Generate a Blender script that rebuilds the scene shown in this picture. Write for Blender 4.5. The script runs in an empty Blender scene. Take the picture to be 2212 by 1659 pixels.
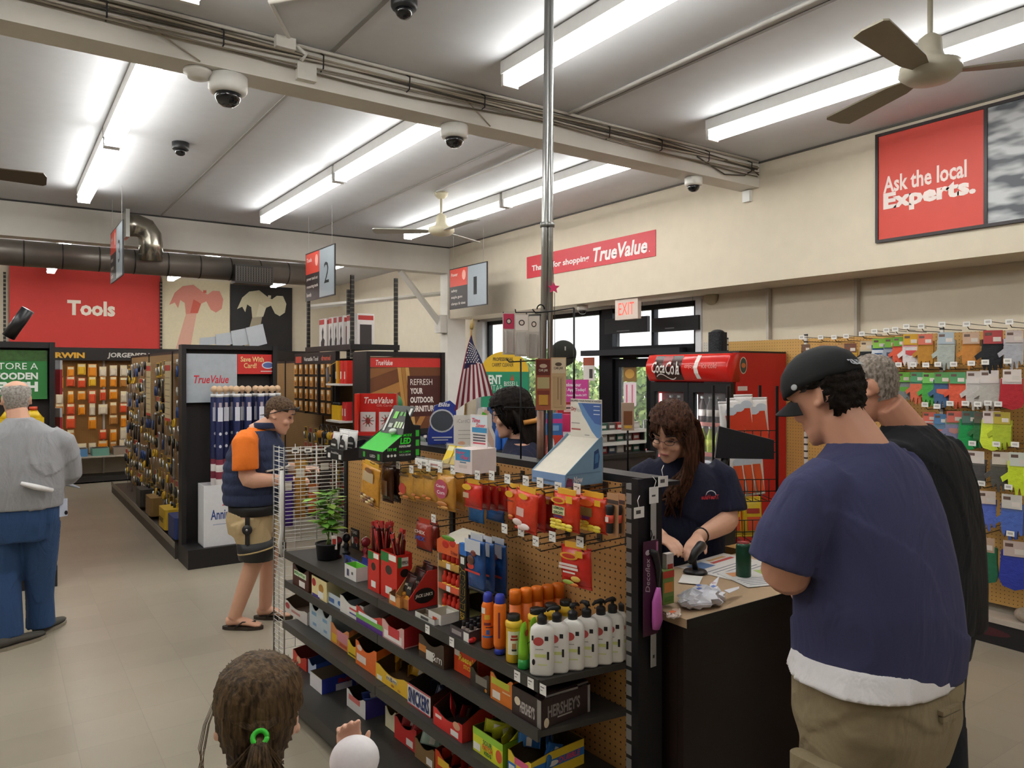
import bpy,bmesh,math,random
from mathutils import Vector,Matrix
R=random.Random(7)
PI=math.pi
scene=bpy.context.scene
COL=scene.collection
H=1.75                                   # eye height of the photographer
FPX=1607.0                               # focal length in pixels of the 2212 wide frame
HORIZON=803.0
YAW=math.radians(34.65)
SN,CS=math.sin(YAW),math.cos(YAW)
# ---------------------------------------------------------------- camera
cam_d=bpy.data.cameras.new('camera')
cam_d.sensor_width=36.0
cam_d.lens=FPX / 2212 * 36
cam_d.shift_y=-(829.5-HORIZON) / 2212
cam_d.clip_start=0.05
cam=bpy.data.objects.new('camera',cam_d)
COL.objects.link(cam)
cam.location=(0,0,H)
cam.rotation_euler=(PI/2,0,-YAW)
scene.camera=cam
# ---------------------------------------------------------------- exposure, sky, sun
scene.view_settings.view_transform='Standard'
scene.view_settings.look='None'
scene.view_settings.exposure=0.0
scene.view_settings.gamma=1.0
scene.view_settings.use_curve_mapping=False
world=bpy.data.worlds.new('sky')
scene.world=world
world.use_nodes=True
wn=world.node_tree
bg=wn.nodes['Background']
sky=wn.nodes.new('ShaderNodeTexSky')
sky.sky_type='HOSEK_WILKIE'
sky.turbidity=4.0
sky.sun_direction=(0.5,-0.5,0.7)
mixn=wn.nodes.new('ShaderNodeMixRGB')
mixn.inputs[0].default_value=0.55
mixn.inputs[2].default_value=(1.0,1.0,1.0,1)
wn.links.new(sky.outputs[0],mixn.inputs[1])
wn.links.new(mixn.outputs[0],bg.inputs[0])
bg.inputs[1].default_value=3.2
sun_d=bpy.data.lights.new('sun','SUN')
sun_d.energy=7
sun_d.angle=0.01
sun=bpy.data.objects.new('sun',sun_d)
COL.objects.link(sun)
sun.rotation_euler=(math.radians(38),0,math.radians(-140))
TUBE_POWER=21.0

# ---------------------------------------------------------------- points of the place
def ray(px,py):
    a=(px-1106) / FPX
    return Vector((SN+CS*a,CS-SN*a,(HORIZON-py)/FPX))
def at(px,py,t):                         # point at depth t metres
    return Vector((0,0,H)) + ray(px,py) * t
def on_z(px,py,z):
    d=ray(px,py);return at(px,py,(z-H)/d.z)
def on_x(px,py,x):
    d=ray(px,py);return at(px,py,x/d.x)
def on_y(px,py,y):
    d=ray(px,py);return at(px,py,y/d.y)

# ---------------------------------------------------------------- materials (all node based)
_mats={}
def lin(c):
    return c / 12.92 if c <= 0.04045 else ((c+0.055)/1.055) ** 2.4
def rgb(hx):
    hx=hx.lstrip('#')
    return tuple(lin(int(hx[i:i+2],16)/255) for i in (0,2,4)) + (1,)
def newmat(name):
    m=bpy.data.materials.new(name);m.use_nodes=True
    return m,m.node_tree.nodes,m.node_tree.links,m.node_tree.nodes['Principled BSDF']
def C(hx,rough=0.55,metal=0.0,var=0.06,scale=30.0,bump=0.0,alpha=1.0,trans=0.0,coat=0.0):
    key=(hx,rough,metal,var,scale,bump,alpha,trans,coat)
    if key in _mats: return _mats[key]
    m,N,L,b=newmat('m_'+hx)
    b.inputs['Roughness'].default_value=rough
    b.inputs['Metallic'].default_value=metal
    if coat: b.inputs['Coat Weight'].default_value=coat
    if trans:
        b.inputs['Transmission Weight'].default_value=trans
        b.inputs['IOR'].default_value=1.1
    if alpha < 1: b.inputs['Alpha'].default_value=alpha
    c=rgb(hx)
    tc=N.new('ShaderNodeTexCoord')
    nz=N.new('ShaderNodeTexNoise');nz.inputs['Scale'].default_value=scale
    nz.inputs['Detail'].default_value=2
    L.new(tc.outputs['Object'],nz.inputs['Vector'])
    mx=N.new('ShaderNodeMixRGB')
    mx.inputs[1].default_value=tuple(min(1,v*(1-var)) for v in c[:3]) + (1,)
    mx.inputs[2].default_value=tuple(min(1,v*(1+var)) for v in c[:3]) + (1,)
    L.new(nz.outputs[0],mx.inputs[0]);L.new(mx.outputs[0],b.inputs['Base Color'])
    if bump:
        bp=N.new('ShaderNodeBump');bp.inputs['Strength'].default_value=bump
        bp.inputs['Distance'].default_value=0.01
        L.new(nz.outputs[0],bp.inputs['Height']);L.new(bp.outputs[0],b.inputs['Normal'])
    _mats[key]=m
    return m
def emit(hx,strength,name='glow'):
    key=('e',hx,strength)
    if key in _mats: return _mats[key]
    m,N,L,b=newmat(name)
    b.inputs['Base Color'].default_value=rgb(hx)
    b.inputs['Emission Color'].default_value=rgb(hx)
    b.inputs['Emission Strength'].default_value=strength
    _mats[key]=m
    return m
def striped(name,cols,axis,freq,rough=.7,noise=0.0):
    # hard bands along an object axis: cols repeat with the period 1/freq
    m,N,L,b=newmat(name)
    tc=N.new('ShaderNodeTexCoord');sp=N.new('ShaderNodeSeparateXYZ')
    L.new(tc.outputs['Object'],sp.inputs[0])
    mu=N.new('ShaderNodeMath');mu.operation='MULTIPLY';mu.inputs[1].default_value=freq
    fr=N.new('ShaderNodeMath');fr.operation='FRACT'
    L.new(sp.outputs[axis],mu.inputs[0]);L.new(mu.outputs[0],fr.inputs[0])
    rp=N.new('ShaderNodeValToRGB');rp.color_ramp.interpolation='CONSTANT'
    el=rp.color_ramp.elements
    while len(el) < len(cols): el.new(0.5)
    for i,c in enumerate(cols):
        el[i].position=i / len(cols);el[i].color=rgb(c)
    L.new(fr.outputs[0],rp.inputs[0]);L.new(rp.outputs[0],b.inputs['Base Color'])
    b.inputs['Roughness'].default_value=rough
    return m
def pegboard(name,hx,axes,hole=0.0035,step=0.0254,rough=.6):
    # brown hardboard with a square grid of dark holes in the two given object axes
    m,N,L,b=newmat(name)
    tc=N.new('ShaderNodeTexCoord');sp=N.new('ShaderNodeSeparateXYZ')
    L.new(tc.outputs['Object'],sp.inputs[0])
    sq=[]
    for ax in axes:
        d=N.new('ShaderNodeMath');d.operation='DIVIDE';d.inputs[1].default_value=step
        f=N.new('ShaderNodeMath');f.operation='FRACT'
        s=N.new('ShaderNodeMath');s.operation='SUBTRACT';s.inputs[1].default_value=0.5
        p=N.new('ShaderNodeMath');p.operation='MULTIPLY'
        L.new(sp.outputs[ax],d.inputs[0]);L.new(d.outputs[0],f.inputs[0]);L.new(f.outputs[0],s.inputs[0])
        L.new(s.outputs[0],p.inputs[0]);L.new(s.outputs[0],p.inputs[1]);sq.append(p)
    ad=N.new('ShaderNodeMath');ad.operation='ADD'
    L.new(sq[0].outputs[0],ad.inputs[0]);L.new(sq[1].outputs[0],ad.inputs[1])
    lt=N.new('ShaderNodeMath');lt.operation='LESS_THAN';lt.inputs[1].default_value=(hole/step) ** 2
    L.new(ad.outputs[0],lt.inputs[0])
    nz=N.new('ShaderNodeTexNoise');nz.inputs['Scale'].default_value=6
    L.new(tc.outputs['Object'],nz.inputs['Vector'])
    c=rgb(hx)
    m1=N.new('ShaderNodeMixRGB')
    m1.inputs[1].default_value=tuple(v*.88 for v in c[:3]) + (1,)
    m1.inputs[2].default_value=tuple(min(1,v*1.1) for v in c[:3]) + (1,)
    L.new(nz.outputs[0],m1.inputs[0])
    m2=N.new('ShaderNodeMixRGB');m2.inputs[2].default_value=(.035,.02,.012,1)
    L.new(lt.outputs[0],m2.inputs[0]);L.new(m1.outputs[0],m2.inputs[1])
    L.new(m2.outputs[0],b.inputs['Base Color'])
    b.inputs['Roughness'].default_value=rough
    return m

# ---------------------------------------------------------------- mesh builder
X3,Y3,Z3=Vector((1,0,0)),Vector((0,1,0)),Vector((0,0,1))
def frame(o,right,up):
    r=Vector(right).normalized();u=Vector(up);n=r.cross(u).normalized();u=n.cross(r)
    return Matrix(((r.x,u.x,n.x,o[0]),(r.y,u.y,n.y,o[1]),(r.z,u.z,n.z,o[2]),(0,0,0,1)))
def rotz(a): return Matrix.Rotation(a,4,'Z')
def loc(x,y,z=0): return Matrix.Translation((x,y,z))
_txt={}
def text_mesh(s,bold,shear):
    key=(s,bold,shear)
    if key in _txt: return _txt[key]
    cu=bpy.data.curves.new('t','FONT');cu.body=s;cu.size=1;cu.shear=shear;cu.offset=bold
    cu.resolution_u=2;cu.align_x='LEFT'
    o=bpy.data.objects.new('t',cu);COL.objects.link(o)
    dg=bpy.context.evaluated_depsgraph_get();dg.update()
    me=o.evaluated_get(dg).to_mesh()
    V=[v.co.copy() for v in me.vertices];F=[tuple(p.vertices) for p in me.polygons]
    o.evaluated_get(dg).to_mesh_clear()
    bpy.data.objects.remove(o);bpy.data.curves.remove(cu)
    if V:
        x0=min(v.x for v in V);x1=max(v.x for v in V);y0=min(v.y for v in V);y1=max(v.y for v in V)
        V=[Vector(((v.x-x0)/max(1e-6,x1-x0),(v.y-y0)/max(1e-6,y1-y0),0)) for v in V]
    _txt[key]=(V,F)
    return _txt[key]
class MB:
    def __init__(s,T=None):
        s.V=[];s.F=[];s.I=[];s.S=[];s.mats=[];s.T=T or Matrix()
    def add(s,V,F,mat,smooth=False,T=None):
        if isinstance(mat,str): mat=C(mat)
        if mat not in s.mats: s.mats.append(mat)
        k=s.mats.index(mat);n=len(s.V)
        M=s.T @ T if T is not None else s.T
        s.V+=[M @ Vector(v) for v in V]
        for f in F:
            s.F.append(tuple(i+n for i in f));s.I.append(k);s.S.append(smooth)
        return s
    def box(s,x0,y0,z0,x1,y1,z1,mat,T=None):
        V=[(x0,y0,z0),(x1,y0,z0),(x1,y1,z0),(x0,y1,z0),(x0,y0,z1),(x1,y0,z1),(x1,y1,z1),(x0,y1,z1)]
        return s.add(V,[(0,3,2,1),(4,5,6,7),(0,1,5,4),(1,2,6,5),(2,3,7,6),(3,0,4,7)],mat,False,T)
    def quad(s,a,b,c,d,mat): return s.add([a,b,c,d],[(0,1,2,3)],mat)
    def poly(s,pts,mat,T=None): return s.add(pts,[tuple(range(len(pts)))],mat,False,T)
    def prism(s,pts,h,mat,T=None,smooth=False):   # outline in local xy, extruded to z = h
        n=len(pts)
        V=[(p[0],p[1],0) for p in pts] + [(p[0],p[1],h) for p in pts]
        F=[tuple(range(n-1,-1,-1)),tuple(range(n,2*n))]
        F+=[(i,(i+1)%n,n+(i+1)%n,n+i) for i in range(n)]
        return s.add(V,F,mat,smooth,T)
    def ring(s,rings,mat,smooth=True,caps=True,T=None):  # loft over lists of points
        n=len(rings[0]);V=[p for r in rings for p in r];F=[]
        for k in range(len(rings)-1):
            for i in range(n):
                j=(i+1) % n
                F.append((k*n+i,k*n+j,(k+1)*n+j,(k+1)*n+i))
        if caps:
            F.append(tuple(range(n-1,-1,-1)));F.append(tuple(range((len(rings)-1)*n,len(rings)*n)))
        return s.add(V,F,mat,smooth,T)
    def tube(s,pts,r,mat,n=8,smooth=True,flat=1.0,T=None,side=None):
        pts=[Vector(p) for p in pts];m=len(pts)
        rs=r if isinstance(r,(list,tuple)) else [r] * m
        rings=[];prev=None
        for i,p in enumerate(pts):
            d=(pts[min(i+1,m-1)]-pts[max(i-1,0)])
            d=d.normalized() if d.length > 1e-9 else Z3
            if prev is None:
                a=side or (X3 if abs(d.x)<.8 else Y3)
                a=(Vector(a)-d*d.dot(Vector(a))).normalized()
            else:
                a=prev - d * d.dot(prev)
                a=a.normalized() if a.length > 1e-6 else prev
            prev=a;b=d.cross(a)
            q=rs[i];ra,rb=q if isinstance(q,(list,tuple)) else (q,q*flat)
            rings.append([p+a*(ra*math.cos(2*PI*k/n))+b*(rb*math.sin(2*PI*k/n)) for k in range(n)])
        return s.ring(rings,mat,smooth,True,T)
    def lathe(s,prof,mat,n=16,T=None,smooth=True):
        rings=[[(r*math.cos(2*PI*k/n),r*math.sin(2*PI*k/n),z) for k in range(n)] for r,z in prof]
        return s.ring(rings,mat,smooth,True,T)
    def ball(s,c,r,mat,n=14,m=8,T=None):
        rx,ry,rz=r if isinstance(r,(tuple,list)) else (r,r,r)
        rings=[]
        for i in range(m+1):
            f=PI * (i+.02) / (m+.04);rr=math.sin(f);z=-math.cos(f)
            rings.append([(c[0]+rx*rr*math.cos(2*PI*k/n),c[1]+ry*rr*math.sin(2*PI*k/n),c[2]+rz*z) for k in range(n)])
        return s.ring(rings,mat,True,True,T)
    def rbox(s,c,size,r,mat,T=None,n=3,smooth=True):  # box with rounded upright edges
        hx,hy=size[0] / 2,size[1] / 2;pts=[]
        r=min(r,hx*.99,hy*.99)
        for qx,qy,a0 in ((1,1,0),(-1,1,PI/2),(-1,-1,PI),(1,-1,1.5*PI)):
            for k in range(n+1):
                a=a0 + PI / 2 * k / n
                pts.append((c[0]+qx*(hx-r)+r*math.cos(a),c[1]+qy*(hy-r)+r*math.sin(a)))
        M=Matrix.Translation((0,0,c[2]))
        return s.prism(pts,size[2],mat,T @ M if T is not None else M,False)
    def text(s,t,o,right,up,w,h,mat,bold=.02,shear=0.0,lift=.0012):
        # lettering fitted into a w x h box whose lower corner is o
        V,F=text_mesh(t,bold,shear)
        M=frame(o,right,up)
        return s.add([(v.x*w,v.y*h,lift) for v in V],F,mat,False,M)
    def patch(s,o,right,up,x0,y0,x1,y1,mat,lift=.0006):
        return s.add([(x0,y0,lift),(x1,y0,lift),(x1,y1,lift),(x0,y1,lift)],[(0,1,2,3)],mat,False,frame(o,right,up))
    def disc(s,o,right,up,cx,cy,rx,ry,mat,lift=.0008,n=20):
        return s.add([(cx+rx*math.cos(2*PI*k/n),cy+ry*math.sin(2*PI*k/n),lift) for k in range(n)],[tuple(range(n))],mat,False,frame(o,right,up))
    def mesh(s,name):
        me=bpy.data.meshes.new(name)
        me.from_pydata([tuple(v) for v in s.V],[],s.F)
        for m in s.mats: me.materials.append(m)
        me.polygons.foreach_set('material_index',s.I)
        me.polygons.foreach_set('use_smooth',s.S)
        me.update()
        return me
    def build(s,name,parent=None,label=None):
        o=bpy.data.objects.new(name,s.mesh(name));COL.objects.link(o)
        if parent: o.parent=parent
        if label: o['label']=label
        return o
def tag(o,label,cat,group=None,kind=None):
    o['label']=label;o['category']=cat
    if group: o['group']=group
    if kind: o['kind']=kind
    return o
def thing(name,label,cat,p=(0,0,0),rz=0.0,group=None,kind=None):
    o=bpy.data.objects.new(name,None);COL.objects.link(o)
    o.empty_display_size=.05
    o.location=p;o.rotation_euler=(0,0,rz)
    return tag(o,label,cat,group,kind)
def place(o,p,rz=0.0):
    o.location=p;o.rotation_euler=(0,0,rz);return o
def dup(root,label=None,p=None,rz=None,group=None,sc=None):
    r=root.copy();COL.objects.link(r)
    if p is not None: r.location=p
    if rz is not None: r.rotation_euler=(0,0,rz)
    if sc is not None: r.scale=sc
    if label: r['label']=label
    if group: r['group']=group
    for ch in root.children:
        c=ch.copy();COL.objects.link(c);c.parent=r
        for g in ch.children:
            d=g.copy();COL.objects.link(d);d.parent=c
    return r
def struct(name,mb,kind='structure'):
    o=mb.build(name);o['kind']=kind
    return o
def fuse(name,mb,voxel,mat,parent=None,smooth=4,label=None):
    # joins overlapping closed lofts into one continuous skin
    o=mb.build(name)
    r=o.modifiers.new('r','REMESH');r.mode='VOXEL';r.voxel_size=voxel;r.use_smooth_shade=True
    if smooth:
        q=o.modifiers.new('s','SMOOTH');q.factor=.5;q.iterations=smooth
    dg=bpy.context.evaluated_depsgraph_get();dg.update()
    me=bpy.data.meshes.new_from_object(o.evaluated_get(dg))
    old=o.data;o.modifiers.clear();o.data=me;bpy.data.meshes.remove(old);me.name=name
    me.materials.clear();me.materials.append(mat)
    me.polygons.foreach_set('material_index',[0]*len(me.polygons))
    me.polygons.foreach_set('use_smooth',[True]*len(me.polygons))
    me.update()
    if parent: o.parent=parent
    if label: o['label']=label
    return o
BLACK=C('#17161a',.45)
BLACKM=C('#1d1c1e',.5,0.0,.1)
WHITE=C('#e9e6e0',.5)
TAGW=C('#ece9e4',.5)
TAGT=C('#55504f',.6)
STEEL=C('#9a9a9a',.35,.9)
KRAFT=C('#b08a5c',.8)
INSIDE=C('#8a7a68',.85)
# ================================================================ the room shell
ZC=3.44;XF=5.05;XW=5.5;YB=13.9;XL=-7.0;YN=-5.0;ZS=2.47
def floor_mat():
    m,N,L,b=newmat('vinyl_tile')
    tc=N.new('ShaderNodeTexCoord')
    br=N.new('ShaderNodeTexBrick');br.offset=0;br.inputs['Scale'].default_value=1 / .305
    br.inputs['Brick Width'].default_value=1;br.inputs['Row Height'].default_value=1
    br.inputs['Mortar Size'].default_value=.004
    br.inputs['Color1'].default_value=rgb('#b0a592');br.inputs['Color2'].default_value=rgb('#a89d8a')
    br.inputs['Mortar'].default_value=rgb('#9a9283')
    L.new(tc.outputs['Object'],br.inputs['Vector'])
    nz=N.new('ShaderNodeTexNoise');nz.inputs['Scale'].default_value=1.3;nz.inputs['Detail'].default_value=6
    L.new(tc.outputs['Object'],nz.inputs['Vector'])
    mx=N.new('ShaderNodeMixRGB');mx.blend_type='MULTIPLY';mx.inputs[0].default_value=.35
    L.new(br.outputs[0],mx.inputs[1]);L.new(nz.outputs[0],mx.inputs[2])
    L.new(mx.outputs[0],b.inputs['Base Color'])
    b.inputs['Roughness'].default_value=.33
    return m
def plaster(name,hx,sc=9):
    m,N,L,b=newmat(name)
    tc=N.new('ShaderNodeTexCoord');nz=N.new('ShaderNodeTexNoise');nz.inputs['Scale'].default_value=sc
    nz.inputs['Detail'].default_value=5
    L.new(tc.outputs['Object'],nz.inputs['Vector'])
    c=rgb(hx);mx=N.new('ShaderNodeMixRGB')
    mx.inputs[1].default_value=tuple(v*.93 for v in c[:3]) + (1,);mx.inputs[2].default_value=tuple(min(1,v*1.05) for v in c[:3]) + (1,)
    L.new(nz.outputs[0],mx.inputs[0]);L.new(mx.outputs[0],b.inputs['Base Color'])
    b.inputs['Roughness'].default_value=.7
    bp=N.new('ShaderNodeBump');bp.inputs['Strength'].default_value=.06
    L.new(nz.outputs[0],bp.inputs['Height']);L.new(bp.outputs[0],b.inputs['Normal'])
    return m
CEIL=plaster('ceiling_paint','#cfcfd2');CREAM=plaster('cream_paint','#d9cdb8');BEAMW=plaster('beam_paint','#dbd6cd')
struct('floor',MB().box(XL,YN,-.1,XW+.3,YB+.3,0,floor_mat()))
struct('ceiling',MB().box(XL,YN,ZC,XW+.3,YB+.3,ZC+.1,CEIL))
struct('wall_back',MB().box(XL,YB,0,XW+.3,YB+.2,ZC,CREAM))
struct('wall_left',MB().box(XL-.2,YN,0,XL,YB,ZC,CREAM))
struct('wall_near',MB().box(XL,YN-.2,0,XW+.3,YN,ZC,CREAM))
# wall on the street side: solid parts around the shop front opening (Y 4.74 to 8.82)
YO0,YO1=4.78,8.80
w=MB()
w.box(XW,YN,0,XW+.2,YO0,ZC,CREAM)
w.box(XW,YO1,0,XW+.2,YB,ZC,CREAM)
w.box(XW,YO0,2.50,XW+.2,YO1,ZC,CREAM)
struct('wall_right',w)
struct('trim_1',MB().box(XF,YN,ZS,XW-.001,8.79,ZC-.001,CREAM))                  # bulkhead over the shop front
struct('trim_2',MB().box(XL,3.80,3.235,XF-.001,3.98,ZC-.001,BEAMW))            # near beam
struct('trim_3',MB().box(XL,8.80,3.085,XF+.12,9.0,ZC-.001,BEAMW))              # far beam
w=MB().box(5.02,8.80,0,5.30,9.0,3.084,BEAMW)
w.tube([(4.36,8.9,3.08),(5.0,8.9,2.36)],.045,BEAMW,n=4,smooth=False)
w.box(4.92,8.82,2.28,5.02,8.98,2.52,BEAMW)
struct('trim_4',w)                                                                       # post and knee brace
# dark line where ceiling meets wall and beam, battens over the panel seams
w=MB()
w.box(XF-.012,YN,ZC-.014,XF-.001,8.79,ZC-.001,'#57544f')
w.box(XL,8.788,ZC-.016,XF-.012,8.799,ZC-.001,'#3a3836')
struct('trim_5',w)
w=MB()
for x in (-2.9,-.6,1.45,3.12):
    w.box(x-.012,YN,ZC-.005,x+.012,3.79,ZC-.001,'#8d8b88')
    w.box(x-.009,3.99,ZC-.005,x+.009,8.787,ZC-.001,'#a3a09b')
    w.box(x-.012,9.01,ZC-.005,x+.012,YB-.01,ZC-.001,'#8d8b88')
struct('trim_6',w)
w=MB()
w.box(XW-.012,YN,0.0,XW-.001,YO0-.01,.10,'#3b2f2a')
w.box(XW-.012,9.02,0.0,XW-.001,YB-.02,.10,'#3b2f2a')
struct('baseboard_right',w)
# ---------------------------------------------------------------- shop front
FR=C('#1b1d22',.35,.6);SILL=C('#d8dade',.5)
w=MB()
zt=2.44
w.box(XW+.03,YO0,zt,XW+.12,YO1,2.50,SILL)
w.box(XW-.02,YO1-.16,0,XW+.14,YO1,zt,SILL)              # pale reveal
w.box(XW-.02,YO0,0,XW+.14,YO0+.07,zt,SILL)
struct('trim_7',w)
def bar(mb,y0,z0,y1,z1,x0=XW+.05,x1=XW+.11,m=None): mb.box(x0,y0,z0,x1,y1,z1,m or FR)
GL=C('#eef6f8',.02,0,0,30,0,.08)
# big window
w=MB()
y0,y1=6.26,YO1 - .17
bar(w,y0,.35,y0+.05,zt);bar(w,y1-.05,.35,y1,zt);bar(w,y0,zt-.05,y1,zt);bar(w,y0,.35,y1,.43)
bar(w,7.42,.43,7.46,zt-.05)
w1=struct('window_1',w)
g=MB();g.box(XW+.075,y0+.05,.43,XW+.085,y1-.05,zt-.05,GL)
o=g.build('pane',w1)
w=MB();w.box(XW+.02,y0,0,XW+.13,y1,.35,'#8b8680');struct('trim_8',w)
# frame of the entrance with transom
w=MB()
bar(w,6.06,0,6.24,zt,XW+.02,XW+.13)
bar(w,YO0+.08,0,YO0+.15,zt);bar(w,YO0+.08,zt-.05,6.06,zt)
bar(w,YO0+.08,1.90,6.06,2.02,XW-.03,XW+.13)
bar(w,5.46,2.02,5.50,zt-.05)
struct('trim_9',w)
for i,(a,b_) in enumerate(((5.50,6.06),(YO0+.15,5.46))):
    w=MB()
    bar(w,a+.005,.02,a+.07,1.89);bar(w,b_-.07,.02,b_-.005,1.89);bar(w,a+.07,1.80,b_-.07,1.89);bar(w,a+.07,.02,b_-.07,.22)
    bar(w,a+.07,.95,b_-.07,1.02)
    d=struct('door_%d'%(i+1),w)
    g=MB();g.box(XW+.075,a+.07,.22,XW+.085,b_-.07,.95,GL);g.box(XW+.075,a+.07,1.02,XW+.085,b_-.07,1.80,GL)
    g.build('pane',d)
    g=MB();yy=b_ - .035 if i == 0 else a + .035
    yy=a + .035 if i == 0 else b_ - .035
    g.tube([(XW+.045,yy,.9),(XW-.02,yy,.9),(XW-.02,yy,1.25),(XW+.045,yy,1.25)],.012,STEEL)
    g.build('door_handle',d)
w=MB()
w.box(XW+.075,YO0+.15,2.02,XW+.085,5.46,zt-.05,GL);w.box(XW+.075,5.50,2.02,XW+.085,6.06,zt-.05,GL)
struct('window_2',w)
# ---------------------------------------------------------------- street outside
struct('ground_outside',MB().box(XW+.2,-2,-.12,40,40,-.02,C('#b9b4ac',.85,0,.1,3)))
w=MB();w.box(11.5,-2,-.02,11.8,30,.95,C('#b8605c',.6));w.box(11.45,-2,.95,11.85,30,1.0,C('#d8a7a2',.6))
o=w.build('street_wall');o['kind']='structure'
def shrub(label,x,y,z0,rx,ry,rz,hx,n,grp):
    x-=.9
    mb=MB();rr=random.Random(int(x*100+y*10))
    mb.tube([(x,y,-.02),(x+.05,y,z0+rz*.5)],.05,'#5a4634',n=6)
    for i in range(n):
        u=rr.uniform(-1,1);a=rr.uniform(0,2*PI);q=math.sqrt(1-u*u);k=rr.uniform(.55,1.05)
        c=Vector((x+rx*k*q*math.cos(a),y+ry*k*q*math.sin(a),z0+rz*(1+k*u)))
        d=Vector((rr.gauss(0,1),rr.gauss(0,1),rr.gauss(0,1))).normalized();e=d.orthogonal().normalized();f=d.cross(e);s_=rr.uniform(.05,.11)
        mb.add([c-e*s_,c+f*s_*.5,c+e*s_,c-f*s_*.5],[(0,1,2,3)],C(rr.choice(hx),.6))
    tag(mb.build('shrub'),label,'shrub',grp)
greens=('#7d9a52','#95b060','#5f8040','#a9bf74')
shrub('green shrub outside the big window, behind the black spinner rack',10.6,12.6,.3,.9,1.0,.95,greens,4200,'shrubs outside')
shrub('green shrub outside, seen between the pink app sign and the dark door post',10.6,10.3,.3,.85,.9,.85,greens,3600,'shrubs outside')
shrub('green shrub outside, seen through the glass of the entrance door',10.9,8.0,.5,.9,.9,.95,greens,4200,'shrubs outside')
shrub('green treetop outside, seen through the transom over the drinks cooler',14.9,10.6,.6,1.4,1.4,1.2,greens,4200,'shrubs outside')
# ---------------------------------------------------------------- fluorescent fixtures
GLOW=emit('#f5f6f3',TUBE_POWER,'fluorescent_glow');FIX=C('#dcdad6',.45)
def light_fixture(label,x,y0,y1):
    far=y0 > 9;t=thing('tube_light',label,'light',(x,y0,-.085 if far else 0),0,'ceiling tube lights')
    if far:
        for q in (.3,y1-y0-.3): MB().box(-.012,q,ZC-.006,.012,q+.03,ZC+.0835,FIX).build('hanger',t)
    l=y1 - y0
    MB().box(-.055,0,3.365,.055,l,ZC-.0055,FIX).build('housing',t)
    for sx in (-.035,.035):
        MB().tube([(sx,.03,3.325),(sx,l-.03,3.325)],.019,GLOW,n=10).build('tube',t)
    for q in (0,l-.022): MB().box(-.05,q,3.30,.05,q+.022,3.37,FIX).build('lamp_holder',t)
    return t
rows={-5.0: 'beyond the left edge, fifth row',-2.65: 'fourth row from the cream bulkhead',-1.0: '',.65: '',2.3: '',3.95: ''}
segs=[(-2.2,-.1),(1.25,3.36),(4.05,5.80),(5.84,7.88),(9.05,11.0),(11.04,13.05)]
nm={-2.65: 'ceiling tube light, fifth row from the cream bulkhead',-1.0: 'ceiling tube light, fourth row from the cream bulkhead',.65: 'ceiling tube light, third row from the cream bulkhead',2.3: 'ceiling tube light, second row from the cream bulkhead',3.95: 'ceiling tube light, row nearest the cream bulkhead'}
sg={1.25: 'before the near beam',4.05: 'just past near beam',5.84: 'before the far beam',9.05: 'just past far beam',11.04: 'by the back wall',-2.2: 'far from the beams'}
for x in (-2.65,-1.0,.65,2.3,3.95):
    for a,b_ in segs:
        if a < 0 and x < 0: continue
        light_fixture(nm[x]+', '+sg[a],x,a,b_)
# ================================================================ people
SKIN=C('#d8a58a',.5,0,.07,14);SKIN2=C('#c98f74',.5,0,.08,14);SKIN3=C('#e0b096',.5,0,.06,14)
HEADP=[(-.120,.018,.072,.042),(-.110,.036,.090,.012),(-.090,.050,.093,-.022),(-.062,.060,.092,-.060),(-.032,.067,.093,-.082),
         (0,.073,.090,-.097),(.030,.077,.096,-.104),(.058,.076,.093,-.103),(.084,.067,.079,-.091),(.104,.048,.053,-.066),(.118,.022,.022,-.036)]
def head_rings(k=1.0,off=0.0,n=24,sub=1):
    P=HEADP
    if sub > 1:
        Q=[]
        for i in range(len(P)-1):
            for j in range(sub):
                f=j / sub;Q.append(tuple(a+(b-a)*f for a,b in zip(P[i],P[i+1])))
        P=Q + [P[-1]]
    out=[]
    for z,w_,f,b in P:
        c=(f+b) / 2;d=(f-b) / 2;zz=z * k + off * (z/.12)
        out.append([Vector(((w_*k+off)*math.sin(2*PI*i/n),c*k+(d*k+off)*math.cos(2*PI*i/n),zz)) for i in range(n)])
    return out
def head_frame(c,yaw=0.0,pitch=0.0,roll=0.0):     # yaw + turns to the left, pitch + looks down
    return Matrix.Translation(c) @ Matrix.Rotation(yaw,4,'Z') @ Matrix.Rotation(-pitch,4,'X') @ Matrix.Rotation(roll,4,'Y')
def add_head(mb,M,k=1.0):
    mb.ring(head_rings(k),SKIN,T=M)
    S=Matrix.Scale(k,4)
    T=M @ S
    mb.ring([[Vector((x*w_,y,z)) for x,y in ((-1,.086),(0,.086+d),(1,.086),(0,.080))] for z,w_,d in ((.034,.008,.008),(.012,.010,.018),(-.010,.014,.028),(-.022,.018,.028),(-.030,.012,.010))],SKIN,T=T)
    mb.ball((0,.090,-.057),(.023,.009,.006),SKIN,T=T);mb.ball((0,.090,-.067),(.019,.009,.006),SKIN,T=T)
    mb.ball((-.032,.086,.033),(.022,.009,.006),SKIN,T=T);mb.ball((.032,.086,.033),(.022,.009,.006),SKIN,T=T)
    mb.ball((0,.080,-.106),(.022,.016,.014),SKIN,T=T)
    for sx in (-1,1):
        mb.ball((sx*.078,-.012,.0),(.010,.020,.032),SKIN,T=T @ Matrix.Rotation(sx*-.25,4,'Z'))
        mb.ball((sx*.080,-.008,-.024),(.008,.012,.012),SKIN,T=T)
        mb.ball((sx*.040,.070,-.028),(.026,.022,.022),SKIN,T=T)
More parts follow.
